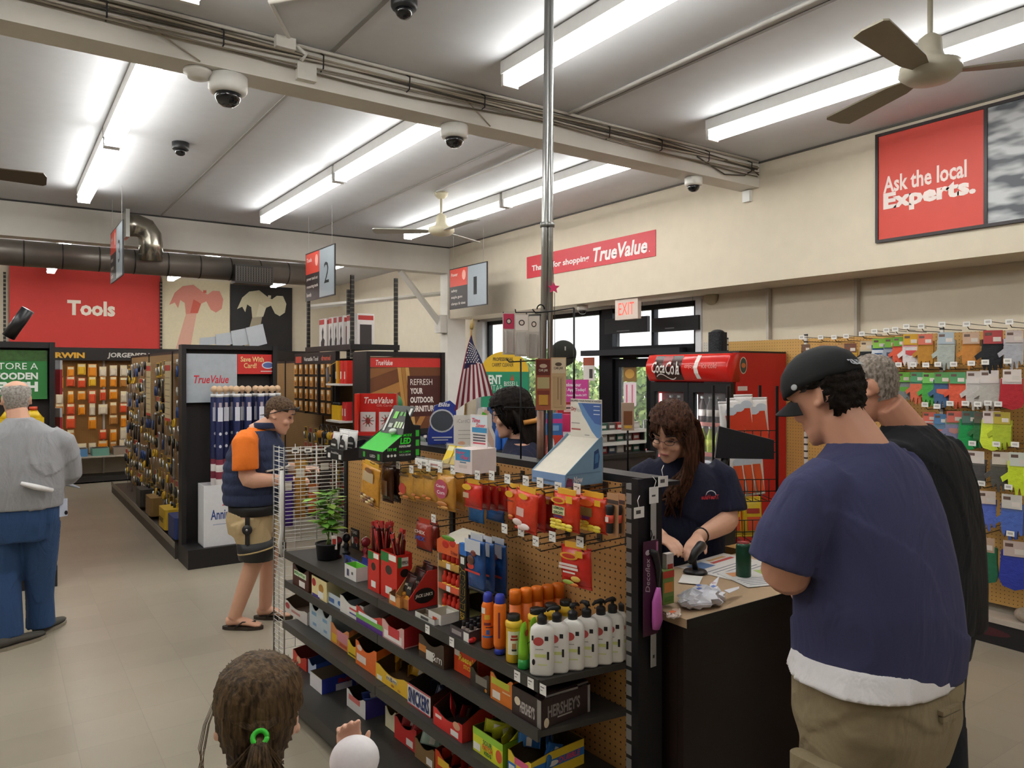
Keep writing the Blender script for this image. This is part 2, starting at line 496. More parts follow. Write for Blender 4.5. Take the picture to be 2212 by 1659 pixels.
def add_hand(mb,w,d,nrm,side,k=1.0,curl=.5,spread=.12,thumb=.6):
    # w wrist, d finger direction, nrm out of the back of the hand, side +1 puts the thumb on d x nrm
    d=Vector(d).normalized();nrm=Vector(nrm);nrm=(nrm-d*d.dot(nrm)).normalized();s=d.cross(nrm) * side
    w=Vector(w)
    mb.tube([w-d*.02*k,w+d*.015*k,w+d*.05*k,w+d*.085*k,w+d*.093*k],
            [(.026*k,.020*k),(.030*k,.018*k),(.039*k,.016*k),(.040*k,.014*k),(.034*k,.010*k)],SKIN,n=14,side=s)
    for i,(o,l) in enumerate(((.028,.072),(.009,.082),(-.010,.077),(-.028,.060))):
        f=(d+s*(o*spread*22/1.0*.4)).normalized()
        p=w + d * .085 * k + s * o * k;pts=[p-f*.02*k,p];a=0
        for j,q in enumerate((.45,.32,.23)):
            a+=curl * (.8+.15*i) * (.6,1.0,.7)[j]
            p=p + (f*math.cos(a)-nrm*math.sin(a)) * l * q * k;pts.append(p)
        mb.tube(pts,[.0095*k,.0095*k,.0088*k,.008*k,.0058*k],SKIN,n=8)
    p=w + d * .022 * k + s * .024 * k
    t1=(d*.75+s*.75-nrm*.25*thumb).normalized();t2=(d*.95+s*.25-nrm*.55*thumb).normalized()
    mb.tube([p-t1*.015*k,p,p+t1*.038*k,p+t1*.038*k+t2*.028*k,p+t1*.038*k+t2*.046*k],[.013*k,.0135*k,.0105*k,.0095*k,.006*k],SKIN,n=8)
def ell(c,w_,d,n=22,p=2.4,right=X3,fwd=Y3):
    out=[]
    for i in range(n):
        a=2 * PI * i / n;ca,sa=math.cos(a),math.sin(a)
        out.append(Vector(c)+right*(w_*math.copysign(abs(ca) ** (2/p),ca))+fwd*(d*math.copysign(abs(sa) ** (2/p),sa)))
    return out
def trunk(mb,spec,mat,n=22,twist=0.0):           # spec rows: (x, y, z, half width, half depth)
    rg=[]
    for i,(x,y,z,w_,d) in enumerate(spec):
        a=twist * i / (len(spec)-1);r=Vector((math.cos(a),math.sin(a),0));f=Vector((-math.sin(a),math.cos(a),0))
        rg.append(ell((x,y,z),w_,d,n,2.4,r,f))
    mb.ring(rg,mat)
def limb(mb,pts,rad,mat,n=14,flat=1.0): mb.tube(pts,rad,mat,n=n,flat=flat)
def bend(a,b,c,n=3):                              # joint chain with a rounded middle
    a,b,c=Vector(a),Vector(b),Vector(c)
    return [a,a.lerp(b,.5),a.lerp(b,.88),b.lerp((a+c)/2,.06),b.lerp(c,.14),b.lerp(c,.55),c]
def hair_cap(name,M,parent,mat,cond,k=1.0,off=.010,rough=.004,n=40,sub=4,seed=1,label=None):
    rg=head_rings(k,off,n,sub);rr=random.Random(seed)
    V=[];F=[]
    for r in rg:
        for p in r:
            d=p.normalized();V.append(p+d*rr.uniform(-rough,rough))
    ntop=len(V);V.append(rg[-1][0].lerp(rg[-1][n // 2],.5)+Vector((0,0,.004)))
    for i in range(len(rg)-1):
        for j in range(n):
            q=(i*n+j,i*n+(j+1)%n,(i+1)*n+(j+1)%n,(i+1)*n+j)
            c=sum((V[t] for t in q),Vector()) / 4
            if cond(c.x/k,c.y/k,c.z/k): F.append(q)
    b0=(len(rg)-1) * n
    if cond(0,0,.12): F+=[(b0+j,b0+(j+1)%n,ntop) for j in range(n)]
    mb=MB(M);mb.add(V,F,mat,True)
    return mb.build(name,parent,label)
def shoe(name,parent,heel,d,l,mat,sole,w_=.048,h=.075):
    d=Vector(d).normalized();s=Vector((d.y,-d.x,0));h0=Vector((heel[0],heel[1],0))
    def sec(t,z): return [h0+d*(t*l),z]
    pr=[(-.02,.6,.9),(.1,.9,1),(.35,.9,.95),(.6,1.05,.72),(.82,.95,.6),(.97,.6,.45)]
    mb=MB()
    mb.ring([[h0+d*(t*l)+s*(w_*a*math.cos(2*PI*i/12))+Z3*(.018+(h-.018)*b*(.5+.5*math.sin(2*PI*i/12))) for i in range(12)] for t,a,b in pr],mat)
    o=mb.build(name,parent)
    pts=[]
    for t,a,b in pr: pts.append(h0+d*(t*l)+s*w_*a*1.06)
    for t,a,b in reversed(pr): pts.append(h0+d*(t*l)-s*w_*a*1.06)
    n=len(pts)
    sm=MB();sm.prism([(p.x,p.y) for p in pts],.02,sole);sm.build('sole',o)
    return o
def hairmat(name,c0,c1,axis_scale=(60,60,4),rough=.6):
    m,N,L,b=newmat(name)
    tc=N.new('ShaderNodeTexCoord');mp=N.new('ShaderNodeMapping');mp.inputs['Scale'].default_value=axis_scale
    nz=N.new('ShaderNodeTexNoise');nz.inputs['Scale'].default_value=2;nz.inputs['Detail'].default_value=3
    L.new(tc.outputs['Object'],mp.inputs[0]);L.new(mp.outputs[0],nz.inputs['Vector'])
    r=N.new('ShaderNodeValToRGB');r.color_ramp.elements[0].color=rgb(c0);r.color_ramp.elements[1].color=rgb(c1)
    r.color_ramp.elements[0].position=.35;r.color_ramp.elements[1].position=.68
    L.new(nz.outputs[0],r.inputs[0]);L.new(r.outputs[0],b.inputs['Base Color']);b.inputs['Roughness'].default_value=rough;b.inputs['Specular IOR Level'].default_value=.15
    bp=N.new('ShaderNodeBump');bp.inputs['Strength'].default_value=.5;bp.inputs['Distance'].default_value=.01
    L.new(nz.outputs[0],bp.inputs['Height']);L.new(bp.outputs[0],b.inputs['Normal'])
    return m
def cloth(hx,var=.1,wr=.35,sc=9,rough=.9):
    key=('cloth',hx,wr,sc)
    if key in _mats: return _mats[key]
    m,N,L,b=newmat('cloth_'+hx[1:])
    tc=N.new('ShaderNodeTexCoord');nz=N.new('ShaderNodeTexNoise');nz.inputs['Scale'].default_value=sc;nz.inputs['Detail'].default_value=3
    nz.inputs['Distortion'].default_value=1.2
    mp=N.new('ShaderNodeMapping');mp.inputs['Scale'].default_value=(1,1,.45)
    L.new(tc.outputs['Object'],mp.inputs[0]);L.new(mp.outputs[0],nz.inputs['Vector'])
    n2=N.new('ShaderNodeTexNoise');n2.inputs['Scale'].default_value=260
    L.new(tc.outputs['Object'],n2.inputs['Vector'])
    c=rgb(hx);mx=N.new('ShaderNodeMixRGB')
    mx.inputs[1].default_value=tuple(v*(1-var) for v in c[:3]) + (1,);mx.inputs[2].default_value=tuple(min(1,v*(1+var)) for v in c[:3]) + (1,)
    L.new(n2.outputs[0],mx.inputs[0]);L.new(mx.outputs[0],b.inputs['Base Color'])
    b.inputs['Roughness'].default_value=rough
    bp=N.new('ShaderNodeBump');bp.inputs['Strength'].default_value=wr;bp.inputs['Distance'].default_value=.05
    L.new(nz.outputs[0],bp.inputs['Height']);L.new(bp.outputs[0],b.inputs['Normal'])
    _mats[key]=m
    return m
def legs(mb,hipL,kneeL,ankL,hipR,kneeR,ankR,r,mat,cut=0.0):
    for h,k,a in ((hipL,kneeL,ankL),(hipR,kneeR,ankR)):
        h,k,a=Vector(h),Vector(k),Vector(a)
        limb(mb,[h,h.lerp(k,.5),k.lerp(h,.08),k.lerp(a,.1),k.lerp(a,.55),a],[r[0],(r[0]+r[1])/2,r[1],r[1],(r[1]+r[2])/2,r[2]],mat,16)
def folds(o,amp,seed,zmin=-9,freq=7.0):
    # draped creases: displace the cloth surface with smooth waves
    rr=random.Random(seed);ws=[(Vector((rr.gauss(0,1),rr.gauss(0,1),rr.gauss(0,.45)))*freq*rr.uniform(.7,2.2),rr.uniform(0,6),rr.uniform(.4,1)) for _ in range(7)]
    for v in o.data.vertices:
        q=sum(math.sin(v.co.dot(k)+p+1.6*math.sin(v.co.z*5+p))*a for k,p,a in ws) / 3.2
        q=1 - abs(q) * 1.4 if q > 0 else .2
        v.co+=v.normal * amp * (q-.5)
    o.data.update()
    return o

# ---- customer in a dark cap and blue tee, seen from behind at the counter
def man_cap():
    t=thing('person','stout person in a faded navy tee, black cap and khaki pants at the counter','person',(2.07,1.17,0),math.radians(-2))
    HM=head_frame((-.045,.12,1.675),.12,.42,0)
    b=MB();add_head(b,HM,1.04)
    b.tube([(-.04,.085,1.63),(-.02,.05,1.56),(0,.02,1.48)],[.066,.075,.09],SKIN,14)
    trunk(b,[(0,0,.80,.16,.13),(0,0,.92,.22,.175),(0,0,1.1,.22,.17),(0,.01,1.3,.215,.14),(0,.02,1.43,.20,.11),(0,.02,1.52,.11,.08)],SKIN)
    L=[(-.21,.03,1.44),(-.285,.085,1.195),(.04,.235,1.13)];Rr=[(.21,.03,1.44),(.29,.09,1.17),(.17,.30,1.08)]
    limb(b,bend(*L),[.066,.066,.068,.068,.066,.05,.032],SKIN);limb(b,bend(*Rr),[.06,.056,.052,.052,.052,.046,.032],SKIN)
    add_hand(b,L[2],(1,.4,-.1),(0,.3,1),1,1,.6);add_hand(b,Rr[2],(-.9,.1,-.2),(0,.3,1),-1,1,.7)
    legs(b,(-.11,0,.84),(-.12,.02,.46),(-.12,-.02,.08),(.11,0,.84),(.12,.02,.46),(.13,-.02,.08),(.09,.06,.045),SKIN)
    fuse('body',b,.0065,C('#cf977c',.5,0,.08,14),t)
    m=cloth('#3a3c60',.14,.5,6)
    s=MB();trunk(s,[(.01,-.01,.90,.252,.20),(.01,-.012,1.0,.250,.204),(0,-.012,1.1,.246,.200),(0,-.004,1.22,.244,.186),(0,.01,1.34,.246,.165),(0,.018,1.43,.232,.138),(0,.024,1.495,.17,.112),(0,.032,1.535,.105,.092),(-.004,.036,1.552,.088,.082)],m)
    limb(s,[(-.15,.02,1.45),(-.225,.04,1.40),(-.285,.072,1.29),(-.305,.085,1.215)],[.085,.092,.092,.092],m,16);limb(s,[(.15,.02,1.45),(.225,.04,1.40),(.285,.072,1.27),(.305,.085,1.195)],[.085,.09,.088,.088],m,16)
    folds(fuse('tee_shirt',s,.010,m,t,5),.010,3)
    u=MB();trunk(u,[(-.03,-.016,.896,.247,.197),(-.015,-.012,.92,.247,.198),(0,-.01,.97,.24,.19)],WHITE)
    folds(fuse('undershirt',u,.012,cloth('#e6e2e4',.05,.3),t,2,'white undershirt hem'),.006,5)
    m=cloth('#8f8064',.1,.5,7)
    s=MB();trunk(s,[(0,-.01,.66,.20,.17),(0,-.012,.78,.246,.196),(0,-.01,.88,.245,.192),(0,0,.96,.24,.185)],m)
    for sx in (-1,1):
        limb(s,[(sx*.125,-.01,.76),(sx*.145,.005,.5),(sx*.15,0,.28),(sx*.15,-.01,.05)],[.125,.118,.108,.112],m,16)
    folds(fuse('pants',s,.011,m,t,3),.010,8)
    w=MB(Matrix.Rotation(0,4,'Z'))
    w.rbox((-.262,-.03,.50),(.05,.19,.20),.02,m);w.rbox((-.268,-.03,.655),(.05,.2,.055),.02,m)
    w.build('cargo_pocket',t)
    w=MB();w.box(-.04,-.218,.852,.055,-.19,.864,m);w.box(-.04,-.218,.835,.055,-.19,.848,m);w.build('back_pocket',t)
    for sx in (-1,1): shoe('shoe',t,(sx*.15,-.09),(sx*.1,1,0),.29,C('#3a3430',.6),C('#24211f',.7))
    hm=hairmat('hair_black','#0f0b09','#2a1f18',(40,40,30))
    hair_cap('hair',HM,t,hm,lambda x,y,z: y<.015 and z<.035 and z>(-.075 if y<-.02 else-.045) and not (abs(x)>.06 and-.035<y<.02 and z<.02),1.04,.016,.010,60,5,4)
    cm=C('#16171a',.8,0,.1,60)
    k=MB(HM);rg=head_rings(1.04,.020,30,2);rg=[r for r in rg if r[0].z>.022]
    k.ring(rg,cm);k.ball((0,-.006,.143),(.008,.008,.005),cm)
    cp=k.build('cap',t)
    k=MB(HM);V=[]
    for i in range(13):
        a=-1.15 + 2.3 * i / 12;x=.092 * math.sin(a);V.append((x,.085*math.cos(a)+.012,.030-.35*x*x/.09));
    for i in range(13):
        a=-1.15 + 2.3 * i / 12;x=.088 * math.sin(a);V.append((x,.085*math.cos(a)+.085*math.cos(a*1.25),.012-.35*x*x/.05))
    k.add(V+[(v[0],v[1],v[2]-.004) for v in V],[(i,i+1,i+14,i+13) for i in range(12)]+[(26+i+13,26+i+14,26+i+1,26+i) for i in range(12)]+[(13+i,14+i,40+i,39+i) for i in range(12)],cm,True)
    k.build('brim',cp)
    k=MB(HM);V,F=text_mesh('EAGLES',.04,.25);lw=C('#b9bcc2',.6)
    k.add([((.040-.08*v.x),-.138+4.2*(v.x-.5) ** 2*.008+.010*v.y,.040+.020*v.y+.008*v.x) for v in V],[f[::-1] for f in F],lw)
    for i in range(5): k.box(-.042+.006*i,-.131,.060-.003*i,-.030+.006*i,-.129,.063-.003*i,lw)
    k.ball((-.0985,.03,.045),(.003,.010,.009),lw)
    k.build('embroidery',cp,'pale grey embroidered lettering')
    return t
man_cap()
# ---- tall customer in black jacket beside him
def man_black():
    t=thing('person','grey-haired person in black jacket and dark jeans between counter and glove wall','person',(2.865,1.41,0),math.radians(2))
    HM=head_frame((-.135,.14,1.685),.15,.38,0)
    b=MB();add_head(b,HM,1.02)
    b.tube([(-.12,.09,1.63),(-.07,.06,1.56),(-.03,.03,1.48)],[.06,.066,.08],SKIN,14)
    trunk(b,[(0,0,.84,.16,.11),(0,0,1.1,.17,.12),(0,.02,1.42,.18,.1),(-.02,.03,1.5,.11,.08)],SKIN)
    add_hand(b,(.25,.16,.86),(-.2,.6,-.7),(1,.1,0),-1,1,.5);limb(b,[(.27,.1,1.0),(.25,.16,.86)],[.036,.03],SKIN)
    add_hand(b,(-.16,.30,1.03),(.5,.7,-.05),(0,0,1),1,1,.5);limb(b,[(-.26,.16,1.08),(-.16,.30,1.03)],[.036,.03],SKIN)
    legs(b,(-.1,0,.86),(-.1,.02,.48),(-.1,-.02,.08),(.1,0,.86),(.1,.02,.48),(.1,-.02,.08),(.085,.055,.04),SKIN)
    fuse('body',b,.0065,SKIN2,t)
    m=cloth('#101116',.15,.4,7)
    s=MB();trunk(s,[(0,-.01,.80,.235,.165),(0,-.01,.95,.24,.17),(0,0,1.15,.245,.165),(-.01,.012,1.32,.248,.155),(-.02,.02,1.42,.235,.135),(-.03,.03,1.49,.175,.115),(-.05,.045,1.535,.10,.092),(-.06,.05,1.555,.084,.08)],m)
    limb(s,[(.15,.02,1.44),(.235,.03,1.38),(.285,.04,1.2),(.31,.05,1.04),(.30,.08,.95),(.265,.13,.87)],[.085,.092,.085,.08,.07,.056],m,16)
    limb(s,[(-.16,.02,1.44),(-.245,.03,1.38),(-.285,.06,1.2),(-.29,.09,1.1),(-.2,.25,1.03)],[.085,.09,.08,.07,.052],m,16)
    folds(fuse('jacket',s,.010,m,t,5),.008,11)
    m=cloth('#22252c',.12,.4)
    s=MB();trunk(s,[(0,0,.68,.18,.13),(0,0,.8,.21,.15),(0,0,.92,.2,.145)],m)
    for sx in (-1,1): limb(s,[(sx*.105,0,.78),(sx*.12,.01,.48),(sx*.125,-.01,.05)],[.105,.09,.085],m,16)
    folds(fuse('jeans',s,.011,m,t,3),.008,12)
    for sx in (-1,1): shoe('shoe',t,(sx*.12,-.09),(sx*.1,1,0),.29,C('#1a1817',.5),C('#121111',.6))
    hair_cap('hair',HM,t,hairmat('hair_grey','#6d6258','#a79b90',(50,50,30)),lambda x,y,z: z>(.05 if y>.05 else .0 if y>0 else-.055) and not (abs(x)>.06 and-.035<y<.03 and z<.03),1.02,.005,.003,50,5,9)
man_black()
def short_head(t,HM,hm,cond,k=1.0,off=.006,seed=3): return hair_cap('hair',HM,t,hm,cond,k,off,.003,50,5,seed)
def eyes(t,HM,k=1.0,lid=True):
    for sx in (-1,1):
        b=MB(HM);b.ball((sx*.032*k,.0795*k,.014*k),(.0145*k,.0125*k,.009*k),C('#7a4f40',.5))
        b.ball((sx*.032*k,.0885*k,.0095*k),(.0115*k,.005*k,.0028*k),C('#1b1210',.3));b.build('eye',t)
        b=MB(HM);b.tube([(sx*.014*k,.0925*k,.034*k),(sx*.032*k,.094*k,.041*k),(sx*.052*k,.082*k,.035*k)],[.003*k,.004*k,.002*k],'#2a1a14',6);b.build('eyebrow',t)
def spectacles(t,HM,k=1.0,hx='#2b2522'):
    fm=C(hx,.3,.3);b=MB(HM)
    for sx in (-1,1):
        b.tube([(sx*(.032+.021*math.cos(a))*k,(.106-.006*abs(math.cos(a)+1)*.8)*k,(.010+.014*math.sin(a))*k) for a in [2*PI*i/14 for i in range(15)]],.0013*k,fm,5)
        b.tube([(sx*.052*k,.098*k,.014*k),(sx*.078*k,.07*k,.016*k),(sx*.083*k,-.01*k,.014*k),(sx*.083*k,-.03*k,.002*k)],.0016*k,fm,5)
    b.tube([(-.011*k,.105*k,.013*k),(0,.110*k,.016*k),(.011*k,.105*k,.013*k)],.0013*k,fm,5)
    return b.build('glasses',t,'thin dark framed glasses')
def skull_strands(rr,n,k,part,zend,rad=1.19):
    # locks laid over the skull from a parting down to the sides and back
    for i in range(n):
        a=rr.uniform(-2.9,2.9);p0=Vector((part+rr.uniform(-.004,.004),rr.uniform(-.08,.075),.12))
        e=Vector((.082*math.sin(a),-.005-.105*math.cos(a),zend+rr.uniform(-.02,.02)))
        if e.y > .045: e.z=.045
        out=[]
        for j in range(8):
            q=p0.lerp(e,(j/7) ** .9);d=Vector((q.x/.077,(q.y+.005)/.101,q.z/.119));s_=(rad+rr.uniform(-.02,.02)) / max(d.length,.3)
            out.append(Vector((q.x*s_,(q.y+.005)*s_-.005,q.z*s_))*k)
        yield out
def long_hair(name,HM,t,mat,strands,seed,rad=.011,label=None):
    rr=random.Random(seed);b=MB(HM)
    for pts in strands(rr): b.tube(pts,[rad*.5]+[rad]*(len(pts)-2)+[rad*.25],mat,6)
    return b.build(name,t,label)
# ---- cashier behind the counter
def cashier():
    t=thing('person','person with glasses and long brown hair in a navy tee behind the counter','person',(2.70,2.48,0),math.radians(143))
    HM=head_frame((.075,.17,1.475),math.radians(-34),.50,-.12)
    b=MB();add_head(b,HM,1.0)
    b.tube([(.06,.115,1.40),(.04,.08,1.36),(.02,.04,1.28)],[.05,.052,.07],SKIN,14)
    trunk(b,[(0,0,.82,.15,.11),(0,0,1.0,.16,.12),(0,.03,1.2,.165,.115),(.01,.05,1.3,.13,.08)],SKIN)
    L=[(-.165,.05,1.28),(-.205,.10,1.055),(-.01,.34,1.03)];Rr=[(.17,.05,1.28),(.23,.10,1.06),(.14,.34,1.03)]
    limb(b,bend(*L),[.055,.052,.05,.05,.05,.042,.027],SKIN);limb(b,bend(*Rr),[.05,.048,.044,.044,.043,.038,.026],SKIN)
    add_hand(b,L[2],(.32,.55,-.27),(.3,.6,.7),-1,.95,.25,.3);add_hand(b,Rr[2],(-.3,.8,-.12),(0,.3,1),1,.95,.4)
    legs(b,(-.1,0,.84),(-.1,.02,.46),(-.1,-.02,.08),(.1,0,.84),(.1,.02,.46),(.1,-.02,.08),(.085,.055,.04),SKIN)
    fuse('body',b,.0055,SKIN,t)
    m=cloth('#171a33',.12,.45,8)
    s=MB();trunk(s,[(0,-.02,.80,.205,.16),(0,-.015,.95,.21,.17),(0,.0,1.1,.205,.165),(.005,.03,1.2,.205,.15),(.01,.045,1.27,.195,.12),(.02,.055,1.315,.14,.10),(.03,.065,1.345,.085,.078),(.032,.068,1.358,.07,.068)],m)
    limb(s,[(-.12,.05,1.285),(-.185,.055,1.25),(-.212,.075,1.15),(-.22,.09,1.095)],[.07,.076,.074,.074],m,16);limb(s,[(.12,.05,1.285),(.19,.055,1.25),(.225,.08,1.15),(.235,.09,1.1)],[.07,.072,.07,.07],m,16)
    folds(fuse('tee_shirt',s,.009,m,t,5),.006,21)
    w=MB();o=(-.135,.185,1.165);r_,u_=Vector((1,.25,0)),Vector((0,.12,1))
    w.text('TrueValue',(-.145,.172,1.165),r_,u_,.085,.022,'#c8323c',.03,.3,.012)
    w.tube([Vector((-.10+.022*math.cos(a),.196,1.19+.02*math.sin(a))) for a in [PI*i/8 for i in range(9)]],.002,'#c9c7cf',4)
    w.build('chest_logo',t,'small red script logo on the chest')
    m=cloth('#1d1c20',.1,.3)
    s=MB();trunk(s,[(0,0,.68,.17,.13),(0,0,.8,.2,.15),(0,0,.88,.19,.145)],m)
    for sx in (-1,1): limb(s,[(sx*.1,0,.78),(sx*.11,.01,.48),(sx*.115,-.01,.05)],[.1,.08,.07],m,16)
    fuse('pants',s,.012,m,t,3)
    for sx in (-1,1): shoe('shoe',t,(sx*.11,-.08),(sx*.1,1,0),.26,C('#222',.5) if 0 else C('#222222',.5),C('#e0dedb',.6))
    hm=hairmat('hair_brown','#24150e','#5c3a28',(50,50,6))
    hair_cap('hair',HM,t,hm,lambda x,y,z: (z>.098-.5*max(0,-x) if y>.04 else z>.05 if y>.015 else z>-.1-.2*y),1.0,.021,.007,60,5,12)
    def st(rr):
        for i in range(70):                            # thrown forward over the shoulder on the till side
            a=rr.uniform(0,1);x0=-.085 + rr.uniform(-.01,.01);y0=-.05 + .085 * a
            yield [(x0+.03,y0,.075-.05*a),(x0,y0+.0,0),(x0-.012,y0+.015,-.07),(x0-.005+rr.uniform(-.02,.02),y0+.05+rr.uniform(-.02,.03),-.15),
                   (x0+.02+rr.uniform(-.03,.04),y0+.10+rr.uniform(-.03,.05),-.23+rr.uniform(-.03,.03)),(x0+.055+rr.uniform(-.05,.05),y0+.15+rr.uniform(-.03,.05),-.30+rr.uniform(-.05,.05))]
        for i in range(60):
            a=rr.uniform(-1,1)
            yield [(.07*a,-.07,.06),(.09*a,-.105,0),(.085*a-.02,-.11,-.09),(.06*a-.05,-.07,-.2),(.05*a-.06,-.03,-.28)]
    long_hair('hair_length',HM,t,hm,st,5);long_hair('hair_locks',HM,t,hm,lambda rr: skull_strands(rr,260,1.0,.015,-.05),15,.0042)
    eyes(t,HM);spectacles(t,HM)
    w=MB(HM);w.ball((0,.0985,-.0615),(.021,.0035,.006),C('#a8605a',.5));w.build('lips',t)
    w=MB();c=Vector(L[1]).lerp(Vector(L[2]),.88);d=(Vector(L[2])-Vector(L[1])).normalized();e=d.orthogonal().normalized();f=d.cross(e)
    w.tube([c+(e*math.cos(2*PI*i/16)+f*math.sin(2*PI*i/16))*.0325 for i in range(17)],.004,'#1a1718',6);w.build('bracelet',t)
cashier()
# ---- clerk seen in profile behind the spinner rack
def clerk():
    t=thing('person','dark-haired person with glasses in navy, seen in profile behind the spinner rack','person',(2.27,3.20,0),math.radians(55))
    HM=head_frame((0,.05,1.53),.08,.22,0)
    b=MB();add_head(b,HM,.98)
    b.tube([(0,.03,1.47),(0,.01,1.42),(0,0,1.34)],[.05,.052,.07],SKIN,14)
    trunk(b,[(0,0,.84,.15,.11),(0,0,1.1,.16,.11),(0,0,1.3,.155,.09),(0,0,1.38,.1,.07)],SKIN)
    for sx in (-1,1):
        L=[(sx*.17,0,1.31),(sx*.2,.06,1.08),(sx*.1,.29,1.05)]
        limb(b,bend(*L),[.045,.042,.04,.04,.038,.034,.026],SKIN);add_hand(b,L[2],(-sx*.3,.8,-.2),(0,.2,1),-sx,.95,.5)
    legs(b,(-.1,0,.84),(-.1,.02,.46),(-.1,-.02,.08),(.1,0,.84),(.1,.02,.46),(.1,-.02,.08),(.08,.055,.04),SKIN)
    fuse('body',b,.007,SKIN,t)
    m=cloth('#171b35',.12,.4)
    s=MB();trunk(s,[(0,0,.78,.2,.15),(0,0,.95,.2,.155),(0,0,1.15,.195,.14),(0,0,1.29,.19,.115),(0,0,1.36,.12,.09),(0,.005,1.40,.068,.066)],m)
    for sx in (-1,1): limb(s,[(sx*.12,0,1.31),(sx*.185,.01,1.27),(sx*.21,.035,1.15),(sx*.21,.05,1.11)],[.07,.07,.066,.064],m,14)
    fuse('tee_shirt',s,.010,m,t,4)
    m=cloth('#1d1c20',.1,.3)
    s=MB();trunk(s,[(0,0,.68,.17,.13),(0,0,.86,.19,.145)],m)
    for sx in (-1,1): limb(s,[(sx*.1,0,.78),(sx*.11,.01,.48),(sx*.115,-.01,.05)],[.1,.08,.07],m,14)
    fuse('pants',s,.013,m,t,3)
    for sx in (-1,1): shoe('shoe',t,(sx*.11,-.08),(sx*.1,1,0),.26,C('#222222',.5),C('#181818',.6))
    hm=hairmat('hair_dark','#0c0807','#231813',(50,50,6))
    hair_cap('hair',HM,t,hm,lambda x,y,z: (z>.06 if y>.05 else z>.02 if y>.02 else z>-.11),.98,.020,.005,50,5,14)
    def st(rr):
        for i in range(80):
            a=rr.uniform(-1,1)
            yield [(.078*a,-.075+.075*abs(a),.05),(.098*a,-.108+.095*abs(a),-.02),(.096*a,-.115+.09*abs(a),-.12),(.085*a,-.10+.05*abs(a),-.24),(.075*a+rr.uniform(-.02,.02),-.085+rr.uniform(-.02,.02),-.36+rr.uniform(-.05,.05))]
    long_hair('hair_length',HM,t,hm,st,6,.012);long_hair('hair_locks',HM,t,hm,lambda rr: skull_strands(rr,220,.98,0,-.07),16,.0042)
    eyes(t,HM,.98);spectacles(t,HM,.98,'#1d1d22')
    w=MB(HM);w.tube([(-.088,-.045,-.055),(-.06,-.11,-.06),(0,-.128,-.06),(.06,-.11,-.06),(.088,-.045,-.055)],.013,'#c98a3c',8);w.build('hair_tie',t,'tan hair tie')
clerk()
